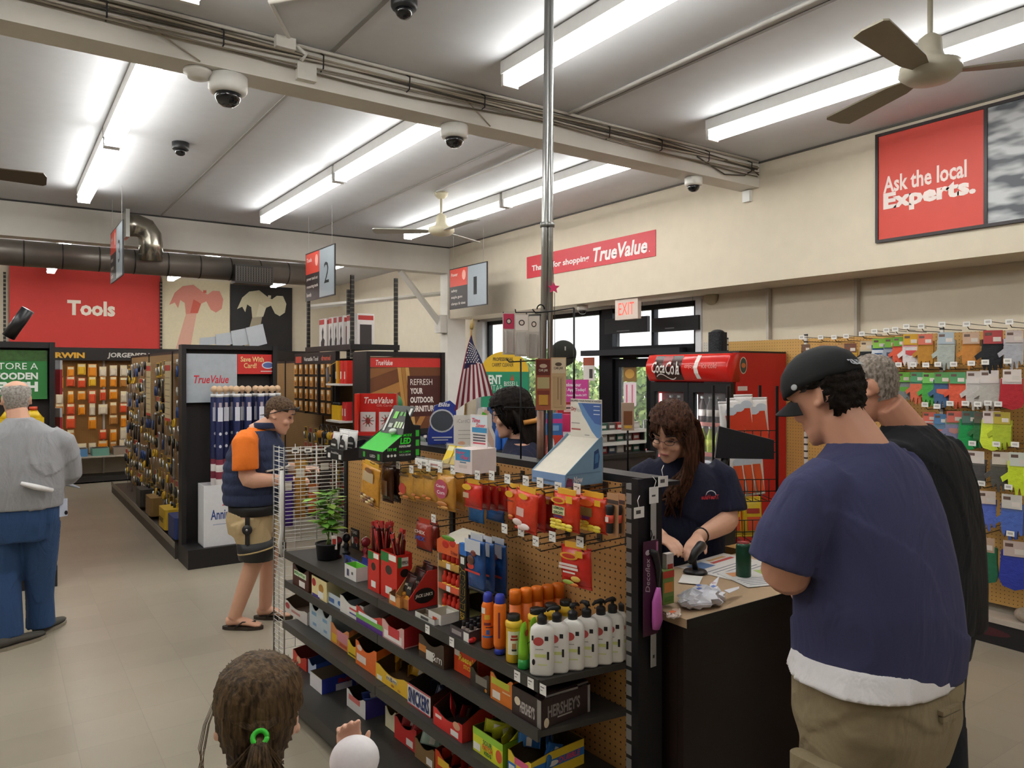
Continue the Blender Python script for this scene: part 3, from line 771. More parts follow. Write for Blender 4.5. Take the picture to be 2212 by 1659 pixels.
# ---- shopper in orange shirt and puffer vest, side view
def man_orange():
    t=thing('person','person in navy puffer vest, orange tee, khaki shorts and flip-flops by the wire rack','person',(1.453,5.27,0),math.radians(-124.7))
    HM=head_frame((0,.185,1.452),.1,.38,0)
    b=MB();add_head(b,HM,1.0)
    b.tube([(0,.14,1.40),(0,.09,1.37),(0,.03,1.32)],[.060,.062,.08],SKIN,14)
    trunk(b,[(0,0,.76,.15,.12),(0,.0,.95,.16,.13),(0,.02,1.2,.165,.12),(0,.04,1.32,.12,.08)],SKIN)
    Rr=[(.2,.02,1.28),(.235,.05,1.03),(.14,.29,1.02)];L=[(-.2,.03,1.28),(-.24,.08,1.05),(-.12,.32,1.06)]
    for A,s_ in ((Rr,-1),(L,1)):
        limb(b,bend(*A),[.058,.056,.056,.056,.055,.044,.03],SKIN);add_hand(b,A[2],(-s_*-.2,.85,.1),(0,-.1,1),s_,1,.7)
    legs(b,(-.1,.0,.78),(-.1,.09,.50),(-.11,.05,.075),(.1,0,.78),(.1,.06,.50),(.1,-.09,.075),(.09,.062,.042),SKIN)
    for x,y in ((-.11,.05),(.1,-.09)):
        b.tube([(x,y-.05,.05),(x,y,.06),(x,y+.08,.05),(x,y+.15,.033),(x,y+.185,.028)],[(.028,.03),(.034,.034),(.038,.026),(.042,.016),(.03,.010)],SKIN,12,side=X3)
    fuse('body',b,.006,SKIN,t)
    om=cloth('#e8761f',.06,.3,9)
    s=MB()
    for sx in (-1,1): limb(s,[(sx*.14,.02,1.30),(sx*.205,.022,1.27),(sx*.24,.035,1.17),(sx*.245,.04,1.10)],[.078,.088,.086,.086],om,16)
    trunk(s,[(0,.0,.85,.18,.15),(0,0,1.0,.185,.15),(0,.02,1.2,.19,.14),(0,.03,1.31,.13,.1),(0,.05,1.37,.074,.072)],om)
    folds(fuse('tee_shirt',s,.009,om,t,4),.004,31,freq=12)
    vm=cloth('#2a3350',.12,.6,10)
    s=MB();spec=[]
    for z in [.845+.0125*i for i in range(41)]:
        f=(z-.845) / .5
        base=[(0,.205,.185),(.25,.215,.20),(.5,.21,.20),(.75,.20,.175),(.9,.17,.135),(1,.1,.1)]
        for (f0,a0,b0),(f1,a1,b1) in zip(base,base[1:]):
            if f0 <= f <= f1 + 1e-6: q=(f-f0) / (f1-f0);w_,d=a0 + (a1-a0) * q,b0 + (b1-b0) * q
        puff=.009 * abs(math.sin((z-.845)/.075*PI))
        spec.append((0,.01+.03*f,z,w_+puff,d+puff))
    trunk(s,spec,vm,26)
    s.tube([(0,.10+.0,1.36),(0,.10,1.40)],[.092,.088],vm,16)
    o=fuse('puffer_vest',s,.008,vm,t,1)
    w=MB();w.tube([(.20,.165,1.085),(.10,.222,1.09),(0,.236,1.09),(-.1,.222,1.09),(-.2,.165,1.085)],.014,'#b9b1a6',8,flat=.5);w.build('vest_stripe',o,'pale grey reflective stripe')
    w=MB();trunk(w,[(0,.02,.775,.19,.165),(0,.02,.855,.195,.168)],BLACKM);w.build('shirt_hem',t,'black layer below the vest')
    m=cloth('#bfa77d',.08,.5,8)
    s=MB();trunk(s,[(0,.0,.64,.17,.15),(0,.0,.74,.19,.165),(0,.01,.80,.188,.165)],m)
    limb(s,[(.095,.0,.74),(.10,.04,.62),(.10,.06,.545)],[.12,.112,.11],m,16);limb(s,[(-.095,.0,.74),(-.10,.06,.62),(-.10,.10,.515)],[.12,.11,.108],m,16)
    folds(fuse('shorts',s,.009,m,t,3),.007,33)
    w=MB()
    w.tube([(.10,.06,.475),(.10,.062,.53),(.10,.058,.60)],[.108,.118,.122],BLACKM,16,flat=1.05)
    w.tube([(.10,.066,.535),(.10,.064,.545)],[.121,.121],C('#b8a070',.8),16,flat=1.05)
    w.box(.205,.03,.60,.226,.055,.78,BLACKM)
    w.build('knee_brace',t,'black hinged knee brace')
    w=MB(frame((.224,.045,.70),Y3,Z3));w.lathe([(.034,0),(.034,.008),(.012,.012)],BLACKM,16);w.lathe([(.008,.012),(.008,.014)],C('#b5b5b8',.3,.8),10);w.build('brace_hinge',t)
    for x,y in ((-.11,.05),(.1,-.09)):
        w=MB();pts=[(x+.046*math.cos(a)*(1 if math.sin(a)>0 else .8),y+.06+.14*math.sin(a)) for a in [2*PI*i/18 for i in range(18)]]
        w.prism(pts,.022,C('#3b3026',.7))
        o=w.build('flip_flop',t)
        w=MB();w.tube([(x+.044,y+.02,.02),(x+.036,y+.07,.058),(x+.004,y+.145,.052),(x,y+.155,.02)],.008,C('#201a16',.6),6,flat=.6);w.tube([(x-.044,y+.02,.02),(x-.036,y+.07,.058),(x-.004,y+.145,.052)],.008,C('#201a16',.6),6,flat=.6);w.build('strap',o)
    short_head(t,HM,hairmat('hair_short_brown','#3b2c20','#6d5641',(40,40,40)),lambda x,y,z: z>(.072 if y>.06 else .045 if y>.02 else-.01 if y>-.05 else-.06) and not (abs(x)>.06 and-.03<y<.03 and z<.03),1.0,.005,8)
    eyes(t,HM)
    w=MB(HM);w.tube([(.086,-.02,.012),(.088,.03,.052),(.07,.085,.078),(0,.108,.084),(-.07,.085,.078),(-.088,.03,.052),(-.086,-.02,.012)],.004,BLACK,6)
    w.ball((.038,.104,.082),(.03,.008,.018),BLACK);w.ball((-.038,.104,.082),(.03,.008,.018),BLACK);w.tube([(.086,-.02,.012),(.075,-.08,-.03),(0,-.118,-.05),(-.075,-.08,-.03),(-.086,-.02,.012)],.0025,BLACK,5);w.build('sunglasses',t,'black sunglasses pushed up on the head')
    return t
man_orange()
# ---- older shopper walking away at the left
def man_grey():
    t=thing('person','balding person in a light grey sweater and blue jeans, walking away past the green banner','person',(.13,5.80,0),math.radians(-3))
    HM=head_frame((-.035,.07,1.565),.1,.18,0)
    b=MB();add_head(b,HM,1.03)
    b.tube([(-.03,.03,1.50),(-.02,.015,1.44),(0,0,1.36)],[.062,.066,.085],SKIN,14)
    trunk(b,[(0,0,.8,.16,.12),(0,0,1.1,.18,.13),(0,0,1.3,.19,.11),(0,0,1.42,.1,.08)],SKIN)
    Rr=[(.21,0,1.30),(.275,.02,1.05),(.175,.16,.98)];L=[(-.21,0,1.30),(-.26,.06,1.06),(-.12,.26,1.04)]
    limb(b,bend(*Rr),[.05,.048,.046,.046,.045,.038,.028],SKIN);limb(b,bend(*L),[.05,.048,.046,.046,.045,.038,.028],SKIN)
    add_hand(b,Rr[2],(-.15,.85,-.4),(1,.1,.2),-1,1,.7);add_hand(b,L[2],(.4,.8,-.1),(0,0,1),1,1,.6)
    legs(b,(-.1,0,.82),(-.1,.03,.46),(-.08,-.05,.08),(.1,0,.82),(.1,.04,.46),(.1,.08,.08),(.085,.055,.04),SKIN)
    fuse('body',b,.007,SKIN,t)
    m=cloth('#98989b',.1,.4,8)
    s=MB();trunk(s,[(0,-.005,.865,.235,.17),(0,-.005,1.0,.242,.18),(0,-.005,1.15,.24,.17),(0,0,1.28,.238,.145),(0,0,1.36,.2,.12),(-.01,.005,1.42,.11,.092),(-.015,.01,1.455,.074,.074)],m)
    limb(s,[(.15,0,1.33),(.225,0,1.28),(.265,.01,1.15),(.278,.025,1.06),(.255,.06,1.03)],[.08,.084,.076,.068,.06],m,16);limb(s,[(-.15,0,1.33),(-.225,0,1.28),(-.26,.03,1.15),(-.26,.07,1.06),(-.22,.12,1.05)],[.08,.084,.076,.068,.06],m,16)
    folds(fuse('sweater',s,.010,m,t,5),.009,41)
    m=cloth('#2d4a74',.16,.5,8)
    s=MB();trunk(s,[(0,0,.66,.17,.15),(0,0,.78,.21,.165),(0,0,.9,.212,.16)],m)
    limb(s,[(-.10,0,.76),(-.10,.03,.46),(-.08,-.03,.24),(-.075,-.055,.05)],[.118,.096,.088,.092],m,16);limb(s,[(.10,0,.76),(.10,.05,.46),(.10,.08,.24),(.105,.09,.05)],[.118,.092,.082,.086],m,16)
    folds(fuse('jeans',s,.010,m,t,3),.009,43)
    w=MB();trunk(w,[(0,0,.868,.216,.164),(0,0,.90,.216,.164)],C('#4a3020',.6));w.build('belt',t)
    w=MB();w.rbox((.185,-.13,.79),(.062,.022,.115),.01,C('#c9d2e4',.4),rotz(.5));w.text('.',(.235,-.045,.8),X3,Z3,.02,.03,BLACK);w.build('phone_pouch',t,'pale blue phone pouch on the belt')
    w=MB();w.tube([(-.0,-.205,1.05),(.08,-.215,1.02),(.17,-.195,.99)],[.02,.03,.022],C('#d9d6d6',.6),10,flat=.6);w.build('rolled_paper',t,'crumpled white paper tucked at the back')
    w=MB();w.tube([(.17,.2,.99),(.26,.2,.97),(.33,.2,.94)],[.03,.026,.01],C('#9da2ac',.8),10,flat=.5);w.build('shopping_bag',t,'grey end of something held in the hand')
    shoe('shoe',t,(-.12,-.15),(.55,.35,0),.29,C('#47433c',.8),C('#8f8676',.7));shoe('shoe',t,(.08,.04),(.45,.7,0),.28,C('#47433c',.8),C('#8f8676',.7))
    short_head(t,HM,hairmat('hair_white','#8d8780','#bcb6b0',(40,40,40)),lambda x,y,z: y<.02 and (-.065<z<.075 if y<-.03 else-.02<z<.06) and not (abs(x)>.06 and-.035<y<.03 and z<.03),1.03,.006,18)
man_grey()
# ---- child in front
def child():
    t=thing('person','child with brown ponytail and green hair tie holding a white plush ball','person',(.398,1.405,0),math.radians(-15.6))
    hy=.05
    HM=head_frame((.0,hy,1.084),-.06,.16,.03);k=.90
    b=MB();add_head(b,HM,k)
    b.tube([(.0,hy-.03,1.03),(.0,hy-.035,.98),(.01,0,.92)],[.042,.044,.06],SKIN,14)
    trunk(b,[(0,0,.55,.1,.08),(0,0,.75,.115,.085),(0,0,.9,.125,.075),(0,0,.96,.07,.06)],SKIN)
    Rr=[(.13,0,.88),(.25,.06,.72),(.197,.18,.865)]
    limb(b,bend(*Rr),[.036,.034,.032,.032,.03,.026,.021],SKIN)
    add_hand(b,(.190,.192,.905),(-.05,-.12,1),(.1,1,.15),-1,.70,.55,.2,.4)
    limb(b,[(.197,.18,.855),(.190,.192,.905)],[.021,.02],SKIN)
    L=[(-.13,0,.92),(-.16,.0,.74),(-.12,.1,.6)];limb(b,bend(*L),[.034,.03,.028,.028,.027,.024,.02],SKIN);add_hand(b,L[2],(.1,.5,-.8),(-1,0,0),1,.66,.4)
    legs(b,(-.065,0,.56),(-.07,.01,.32),(-.07,-.01,.06),(.065,0,.56),(.07,.01,.32),(.07,-.01,.06),(.06,.042,.03),SKIN)
    fuse('body',b,.0034,SKIN3,t,3)
    m=cloth('#e4dfe2',.04,.3)
    s=MB();trunk(s,[(0,0,.52,.13,.1),(0,0,.7,.135,.105),(0,0,.86,.14,.1),(0,0,.93,.12,.08),(.0,.0,.97,.065,.055)],m)
    limb(s,[(.08,0,.93),(.13,0,.915),(.19,-.018,.855)],[.045,.05,.048],m,12);limb(s,[(-.08,0,.93),(-.13,0,.915),(-.15,0,.83)],[.045,.05,.048],m,12)
    fuse('tee_shirt',s,.008,m,t,3)
    m=cloth('#4a5568',.1,.3)
    s=MB();trunk(s,[(0,0,.46,.11,.09),(0,0,.56,.12,.095)],m)
    for sx in (-1,1): limb(s,[(sx*.065,0,.5),(sx*.07,.01,.32),(sx*.07,-.01,.05)],[.07,.055,.05],m,12)
    fuse('leggings',s,.009,m,t,3)
    for sx in (-1,1): shoe('shoe',t,(sx*.07,-.06),(sx*.1,1,0),.19,C('#d8d4d4',.5),C('#b7b2b0',.6),.034,.055)
    hm=hairmat('hair_child','#332618','#6b543a',(60,60,9),.5)
    tie=Vector((.010,-.124,.002))
    hair_cap('hair',HM,t,hm,lambda x,y,z: (z>.04 if y>.05 else z>-.02 if y>.0 else z>-.09-.35*(y+.02)) and not (abs(x)>.055 and-.05<y<.03 and z<.02),k,.013,.002,60,5,22)
    def comb(rr):                                       # strands drawn back from the hairline to the tie
        for i in range(700):
            a=rr.uniform(-PI,PI)
            p0=Vector((.078*math.sin(a),.03+.05*math.cos(a)*(1 if math.cos(a)>0 else .4),.06+.055*math.cos(a)))
            if math.cos(a) < -.3: p0=Vector((.055*math.sin(a),-.075,-.085+rr.uniform(-.01,.01)))
            p0+=Vector((rr.uniform(-.012,.012),rr.uniform(-.015,.015),rr.uniform(-.012,.012)))
            pts=[]
            for j in range(7):
                f=j / 6;q=p0.lerp(tie/k,f);d=Vector((q.x/.090,(q.y+.004)/.112,(q.z-.005)/.122));l=d.length
                if l < 1: q=Vector((d.x/l*.0905,d.y/l*.1125-.004,d.z/l*.1225+.005)) if f < .9 else q
                if f < .9: q=q + (Vector((q.x,q.y,q.z)).normalized()*rr.uniform(.0,.0015))
                pts.append(q*k)
            yield pts
    long_hair('combed_strands',HM,t,hm,comb,3,.0018)
    def tail(rr):
        for i in range(150):
            a=rr.uniform(0,2*PI);r0=rr.uniform(0,1) ** .5;x,y=math.cos(a) * r0,math.sin(a) * r0
            yield [tie+Vector((.010*x,.012+.004*y,.004)),tie+Vector((.012*x,-.012+.012*y,-.012)),tie+Vector((.020*x,-.020+.018*y,-.045)),tie+Vector((.029*x,-.018+.02*y,-.095)),tie+Vector((.030*x,-.004+.02*y,-.16)),tie+Vector((.014*x+.004*rr.uniform(-1,1),.006+.01*y,-.235+.02*rr.uniform(-1,1)))]
    long_hair('ponytail',HM,t,hm,tail,8,.0034)
    def wisps(rr):
        for i in range(9):
            sx=-1;g=rr.uniform(0,1)
            q=rr.random();yield [(sx*.076,-.03*g,.03+.03*g),(sx*(.086+.012*g),-.01,0),(sx*(.091+.014*g),-.012,-.04),(sx*(.091+.014*q),-.01,-.08),(sx*(.088+.016*q),-.004,-.12),(sx*(.082+.018*q),0,-.16-.03*g)]
    long_hair('loose_wisps',HM,t,hm,wisps,9,.0005)
    w=MB(HM);w.tube([tie+Vector((  .012*math.cos(a),-.006+.006*math.sin(a),.0+.010*math.sin(a))) for a in [2*PI*i/16 for i in range(17)]],.0045,C('#35c52f',.5),8);w.build('hair_tie',t,'bright green hair tie')
    fm=plaster('plush_white','#eae4e6',120)
    w=MB();rr=random.Random(4)
    w.ball((0,0,0),(.052,.050,.047),fm,28,16)
    o=tag(w.build('plush_ball'),'plain white plush ball gripped in the hand of the child','plush toy');
    c=Matrix.Translation(t.location) @ rotz(math.radians(-15.6)) @ Vector((.192,.125,.935))
    o.location=c
child()
# ---- shopper in a green cap behind the headlamp box
def man_green():
    t=thing('person','person in a green cap and olive tee, half hidden behind the green headlamp box','person',(2.60,5.45,0),math.radians(150))
    HM=head_frame((0,.14,1.44),.0,.45,0)
    b=MB();add_head(b,HM,1.0)
    b.tube([(0,.10,1.38),(0,.06,1.33),(0,.02,1.26)],[.056,.06,.075],SKIN,14)
    trunk(b,[(0,0,.8,.15,.12),(0,0,1.0,.17,.125),(0,.02,1.18,.17,.1),(0,.03,1.27,.1,.08)],SKIN)
    for sx in (-1,1):
        A=[(sx*.19,.02,1.2),(sx*.23,.06,.97),(sx*.15,.3,1.0)];limb(b,bend(*A),[.05,.048,.046,.046,.044,.036,.027],SKIN);add_hand(b,A[2],(-sx*.2,.85,-.1),(0,.1,1),-sx,1,.6)
    legs(b,(-.1,0,.8),(-.1,.02,.44),(-.1,-.02,.08),(.1,0,.8),(.1,.02,.44),(.1,-.02,.08),(.085,.055,.04),SKIN)
    fuse('body',b,.008,SKIN2,t)
    m=cloth('#56645a',.1,.4)
    s=MB();trunk(s,[(0,0,.76,.2,.15),(0,0,.95,.2,.155),(0,.01,1.1,.2,.14),(0,.02,1.2,.19,.115),(0,.03,1.26,.11,.09),(0,.05,1.30,.07,.07)],m)
    for sx in (-1,1): limb(s,[(sx*.13,.02,1.21),(sx*.2,.03,1.17),(sx*.235,.05,1.03)],[.075,.08,.078],m,14)
    fuse('tee_shirt',s,.011,m,t,4)
    m=cloth('#3b3a3c',.1,.3);s=MB();trunk(s,[(0,0,.64,.17,.13),(0,0,.8,.2,.15)],m)
    for sx in (-1,1): limb(s,[(sx*.1,0,.74),(sx*.11,.01,.44),(sx*.115,-.01,.05)],[.1,.085,.075],m,14)
    fuse('pants',s,.013,m,t,3)
    for sx in (-1,1): shoe('shoe',t,(sx*.11,-.08),(sx*.1,1,0),.28,C('#2c2826',.5),C('#1d1b1a',.6))
    k=MB(HM);gm=C('#2f7a4d',.8,0,.1,60);rg=head_rings(1.0,.018,28,2);k.ring([r for r in rg if r[0].z>.02],gm)
    k.tube([(-.07,.09,.03),(0,.14,.02),(.07,.09,.03)],[.01,.05,.01],gm,10,flat=.12);k.build('cap',t)
    short_head(t,HM,hairmat('hair_dim','#2b211b','#54453a',(40,40,40)),lambda x,y,z: z>-.05 and y<.0,1.0,.006,28)
    eyes(t,HM)
man_green()
# ================================================================ candy gondola
P0=Vector((1.42,1.91,0));EU=Vector((-.0558,.9984,0));EW=Vector((.9915,-.13,0)).normalized();GR=math.radians(3.2)
_det=EU.x * EW.y - EU.y * EW.x
def G(u,w_,z): return P0 + EU * u + EW * w_ + Z3 * z
def guw(p):
    d=p - P0;return ((d.x*EW.y-d.y*EW.x)/_det,(EU.x*d.y-EU.y*d.x)/_det)
def gz(px,py,z): return guw(on_z(px,py,z))
GN=Vector((EU.y,-EU.x,0))
def gw(px,py,w_):                        # point on the upright plane at depth w_ on the gondola
    q=P0 + EW * w_;d=ray(px,py);o=Vector((0,0,H));t=(q-o).dot(GN) / d.dot(GN);return o + d * t
ZA,ZB_,ZC_,ZD=.76,.600,.378,.125
LEN=2.18
gon=thing('shelf_gondola','black metal candy gondola with brown pegboard and four shelves in the foreground','shelving',(0,0,0))
PEG=pegboard('gondola_pegboard','#b98a52',(1,2))
def slab(u0,u1,w0,w1,z0,z1,mat,mb):
    a=[G(u,w_,0) for u,w_ in ((u0,w0),(u0,w1),(u1,w1),(u1,w0))]
    V=[(p.x,p.y,z0) for p in a] + [(p.x,p.y,z1) for p in a]
    return mb.add(V,[(3,2,1,0),(4,5,6,7),(0,1,5,4),(1,2,6,5),(2,3,7,6),(3,0,4,7)],mat)
SHB=C('#3a3733',.5,.1,.12,40)
lipobj={}
for z,w0,nm_ in ((ZA,0,'A'),(ZB_,.0,'B'),(ZC_,-.01,'C')):
    for i,(a,b_) in enumerate(((0,LEN/2-.002),(LEN/2+.002,LEN))):
        m=MB();slab(a,b_,w0+.008,.35,z-.022,z-.001,SHB,m);slab(a,b_,w0,w0+.008,z-.036,z+.004,SHB,m)
        lipobj[nm_,i]=m.build('shelf',gon)
m=MB();slab(0,LEN,-.10,.35,.06,ZD-.001,SHB,m);slab(0,LEN,-.11,-.10,.06,ZD+.006,SHB,m);m.build('base_deck',gon)
m=MB();slab(0,LEN,-.06,.35,0,.06,BLACK,m);m.build('kick_plate',gon)
for a,b_ in ((.0,LEN/2-.02),(LEN/2+.02,LEN)):
    m=MB();pa=G(a,.356,0);pb=G(b_,.356,0)
    T=frame(pa,pb-pa,Z3);mm=MB();l=(pb-pa).length
    # board in its own frame so that its holes run straight: y along, z up
    mm.box(0,0,.78,.006,l,1.365,PEG);mm.box(0,0,.06,.006,l,.78,PEG)
    o=mm.build('pegboard',gon);o.location=pa;o.rotation_euler=(0,0,math.atan2(-(pb-pa).x,(pb-pa).y))
m=MB()
SLOT=striped('slotted_upright',['#8f8d8a','#8f8d8a','#8f8d8a','#2a2826'],2,20)
for u in (-.03,LEN/2-.018,LEN):
    m=MB();slab(u,u+.03,.345,.375,0,1.37,SLOT if u<0 else BLACK,m);m.build('upright',gon)
m=MB();slab(-.06,-.03,.34,.44,0,1.39,BLACK,m);m.build('end_post',gon)
m=MB();slab(-.06,LEN+.03,.362,.46,1.365,1.392,BLACK,m);slab(.10,LEN,.365,.68,1.33,1.345,BLACK,m);m.build('top_rail',gon)
m=MB();slab(-.02,LEN,.40,.412,.05,1.33,C('#2a2523',.6),m);m.build('back_panel',gon)
def lip_tag(nm_,px,py,z,wd=.032,ht=.034):
    u,w_=gz(px,py,z);w0=-.0105 if nm_ == 'C' else -.0005;i=0 if u < LEN / 2 else 1
    p=G(u,w0-.0006,z-.034);m=MB();m.patch(p,-EU,Z3,0,0,wd,ht,TAGW,.0004);m.patch(p,-EU,Z3,.004,.022,wd*.7,.025,TAGT,.0008);m.patch(p,-EU,Z3,.004,.012,wd*.45,.014,TAGT,.0008)
    m.build('price_label',lipobj[nm_,i])
for px,py in ((1083,1452),(1112,1467),(1137,1481),(893,1352),(985,1372)): lip_tag('A',px,py,ZA)
def clip_strip(px,py0,py1,t,wpx):
    pass
# ---------------------------------------------------------------- open candy trays
def lift_to(px,py_bottom,py_top,z):     # height above the shelf of a point seen over the spot (px, py_bottom)
    p=on_z(px,py_bottom,z);t=p.x * SN + p.y * CS
    return H + t * (HORIZON-py_top) / FPX - z
def pillow(mb,l,w_,th,mat,end=None,T=None):
    rg=[]
    for f,a,b in ((0,1,.04),(.05,1,.05),(.10,.97,.45),(.3,.94,.95),(.5,.93,1),(.7,.94,.95),(.9,.97,.45),(.95,1,.05),(1,1,.04)):
        rg.append([Vector((w_/2*a*math.cos(2*PI*i/12),th/2*b*math.sin(2*PI*i/12),-l/2+l*f)) for i in range(12)])
    mb.ring(rg[1:-1],mat,True,True,T);mb.ring(rg[:2],end or mat,True,True,T);mb.ring(rg[-2:],end or mat,True,True,T)
PRR=random.Random(11)
def packs(n,label,group,p,span,rz,hx,z,l=.10,w_=.05):
    mb=MB();m=C(hx,.3,.1,.15,40);pillow(mb,l,w_,.018,m,C(hx,.4,0,.3,90));mb.patch((0,-.0094,0),X3,Z3,-w_*.3,-l*.12,w_*.3,l*.12,C('#e8e2d8',.4),.0003)
    o=mb.build('candy_pack');tag(o,label,'candy packet',group)
    for i in range(n):
        q=o if i == 0 else o.copy()
        if i: COL.objects.link(q)
        c=Vector(p) + Matrix.Rotation(rz,3,'Z') @ Vector((span[0]*(.5+PRR.uniform(-.25,.25)),span[1]*((i+.5)/n),0))
        q.location=(c.x,c.y,z+.03+.004*i+PRR.uniform(0,.012));q.rotation_euler=(PRR.uniform(-.9,.9)+PI/2*0,PI/2+PRR.uniform(-.5,.5),rz+PRR.uniform(-.4,.4))
def tray(label,px0,py0,px1,py1,ytop,z,hx,depth=.2,back=1.35,inner='#6e5e4c',front=None,side=None,marks=(),smarks=(),cut=1.0,cat='candy box',notch=True,wmin=None,name='candy_box'):
    # far and near lower front corners as seen, height of the near front corner, depth into the shelf
    u0,wa=gz(px0,py0,z);u1,wb=gz(px1,py1,z);w_=(wa+wb) / 2
    w_=max(w_,{ZA: .012,ZB_: .012,ZC_: .001,ZD:-.097}[z])
    h=lift_to(px1,py1,ytop,z);L_=abs(u0-u1);p=G(u1,w_,z)
    t=thing(name,label,cat,p,GR)
    m=MB();e=.003;hb=h * back;f=front or hx;s_=side or hx;IN=C(inner,.85)
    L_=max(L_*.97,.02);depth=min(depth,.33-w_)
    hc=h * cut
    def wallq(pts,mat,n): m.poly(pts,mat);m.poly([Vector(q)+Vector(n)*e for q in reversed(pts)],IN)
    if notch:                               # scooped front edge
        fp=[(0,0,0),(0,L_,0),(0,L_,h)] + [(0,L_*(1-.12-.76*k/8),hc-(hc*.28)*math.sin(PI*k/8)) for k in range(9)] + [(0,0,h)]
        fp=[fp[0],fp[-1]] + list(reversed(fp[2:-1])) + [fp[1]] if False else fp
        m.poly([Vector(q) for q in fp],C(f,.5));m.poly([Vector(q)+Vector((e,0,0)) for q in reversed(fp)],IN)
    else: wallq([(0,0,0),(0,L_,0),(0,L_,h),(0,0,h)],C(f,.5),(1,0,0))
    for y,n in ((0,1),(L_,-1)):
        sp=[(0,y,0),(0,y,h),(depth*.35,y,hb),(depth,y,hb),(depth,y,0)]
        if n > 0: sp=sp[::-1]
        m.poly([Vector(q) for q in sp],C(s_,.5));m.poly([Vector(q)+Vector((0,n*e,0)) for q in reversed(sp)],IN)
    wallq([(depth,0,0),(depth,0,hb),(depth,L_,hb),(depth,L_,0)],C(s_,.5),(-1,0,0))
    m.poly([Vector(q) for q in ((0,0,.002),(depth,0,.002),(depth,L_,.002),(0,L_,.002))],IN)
    for k in marks:                         # (text or None, x, y, w, h as fractions of the front, colour, shear)
        o=Vector((0,L_*(1-k[1]),h*k[2]))
        if k[0] is None: m.patch(o,-Y3,Z3,0,0,L_*k[3],h*k[4],C(k[5],.5),.0008+.0003*(len(k)>6 and k[6] or 0))
        elif k[0] == 'o': m.disc(o,-Y3,Z3,0,0,L_*k[3],h*k[4],C(k[5],.5),.0012)
        else: m.text(k[0],o,-Y3,Z3,L_*k[3],h*k[4],C(k[5],.5),.0 if '&' in k[0] else .03,k[6] if len(k)>6 else 0,.0022)
    for k in smarks:
        o=Vector((depth*k[1],0,h*k[2]))
        if k[0] is None: m.patch(o,X3,Z3,0,0,depth*k[3],h*k[4],C(k[5],.5),.0008+.0003*(len(k)>6 and k[6] or 0))
        elif k[0] == 'o': m.disc(o,X3,Z3,0,0,depth*k[3],h*k[4],C(k[5],.5),.0012)
        else: m.text(k[0],o,X3,Z3,depth*k[3],h*k[4],C(k[5],.5),.03,k[6] if len(k)>6 else 0,.0022)
    m.build('box',t)
    return p,L_,h
def fill(b,n,label,group,hx,depth=.2,z=0,l=.10,w_=.05):
    p,L_,h=b;packs(n,label,group,p,(depth,L_),GR,hx,p.z+h*.35,l,w_)
PT=(None,.08,.06,.34,.30,'#e9e5e0',2)
# shelf B (under the bottles)
b=tray('brown candy box with a white label at the far end of the second shelf',620,1262,663,1282,1236,ZB_,'#4a2016',.18,1.2,marks=((None,.1,.52,.75,.26,'#e6efd8'),('MilkyWay',.13,.55,.68,.2,'#3f8a36',.2),(None,.42,.1,.36,.28,'#e9e5e0',1)))
tray('yellow and white candy carton beside the brown box on the second shelf',667,1284,711,1302,1258,ZB_,'#e8d9a0',.12,1.05,marks=(('o',.16,.7,.13,.2,'#b3262c'),(None,.05,0,.5,.14,'#5a4aa0'),('o',.65,.55,.16,.22,'#a9782e'),(None,.45,.08,.34,.32,'#eceae4',2)),notch=False)
tray('low pale blue and white carton lying on the second shelf',700,1300,752,1322,1298,ZB_,'#c9d4df',.13,1.0,marks=((None,.1,.2,.3,.4,'#4a6aa8'),('o',.7,.5,.1,.22,'#3f6fb5')),notch=False,inner='#9aa6ae')
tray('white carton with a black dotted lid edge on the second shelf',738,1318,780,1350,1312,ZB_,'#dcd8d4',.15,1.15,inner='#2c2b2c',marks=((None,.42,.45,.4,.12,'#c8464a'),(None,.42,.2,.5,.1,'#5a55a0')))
b=tray('rainbow striped candy box in the middle of the second shelf',777,1340,817,1378,1340,ZB_,'#c4372f',.18,1.2,marks=((None,0,0,1,.3,'#5a2f86'),(None,0,.3,1,.3,'#6cae4a',1),(None,.1,.55,.7,.2,'#dfe7ec',2)))
b=tray('large red candy box with a plain red side on the second shelf',815,1376,846,1408,1365,ZB_,'#c52a2e',.20,1.25,front='#d8a8a4',inner='#544d3c',marks=((None,.1,.1,.8,.4,'#efe6e2'),(None,.3,.3,.5,.5,'#c4343a',1)),smarks=((None,.02,.02,.96,.05,'#e6b9b2'),))
b=tray('brown candy box lettered in white on the second shelf',905,1415,957,1448,1398,ZB_,'#4b3b2c',.19,1.15,marks=((None,.0,.30,.30,.30,'#c97c34'),('m&m',.32,.16,.62,.36,'#f0ece4'),(None,.30,.06,.28,.42,'#ece9e0',-1)))
tray('orange candy box with yellow lettering on the second shelf',981,1445,1031,1476,1418,ZB_,'#e0481f',.16,1.1,marks=(("Reese's",.22,.50,.66,.26,'#f3d23a',.2),('STICKS',.42,.26,.40,.16,'#f3c23a'),(None,.03,.62,.22,.3,'#e9e2dc',1)),notch=False)
tray('open kraft carton with dark printed front near the end of the second shelf',1015,1478,1056,1502,1462,ZB_,'#3a3029',.15,1.5,inner='#6e5b45',marks=((None,.3,.3,.6,.45,'#8b8378'),('o',.85,.15,.06,.1,'#d98b34')),side='#8d7350')
b=tray('orange candy box with a yellow-green flash on the second shelf',1060,1506,1106,1536,1476,ZB_,'#dd7a2a',.16,1.1,marks=((None,.05,.60,.8,.25,'#c6c93c'),(None,.1,.1,.35,.28,'#ece2d6',1),(None,.55,.45,.35,.05,'#e9c9a0',1)))
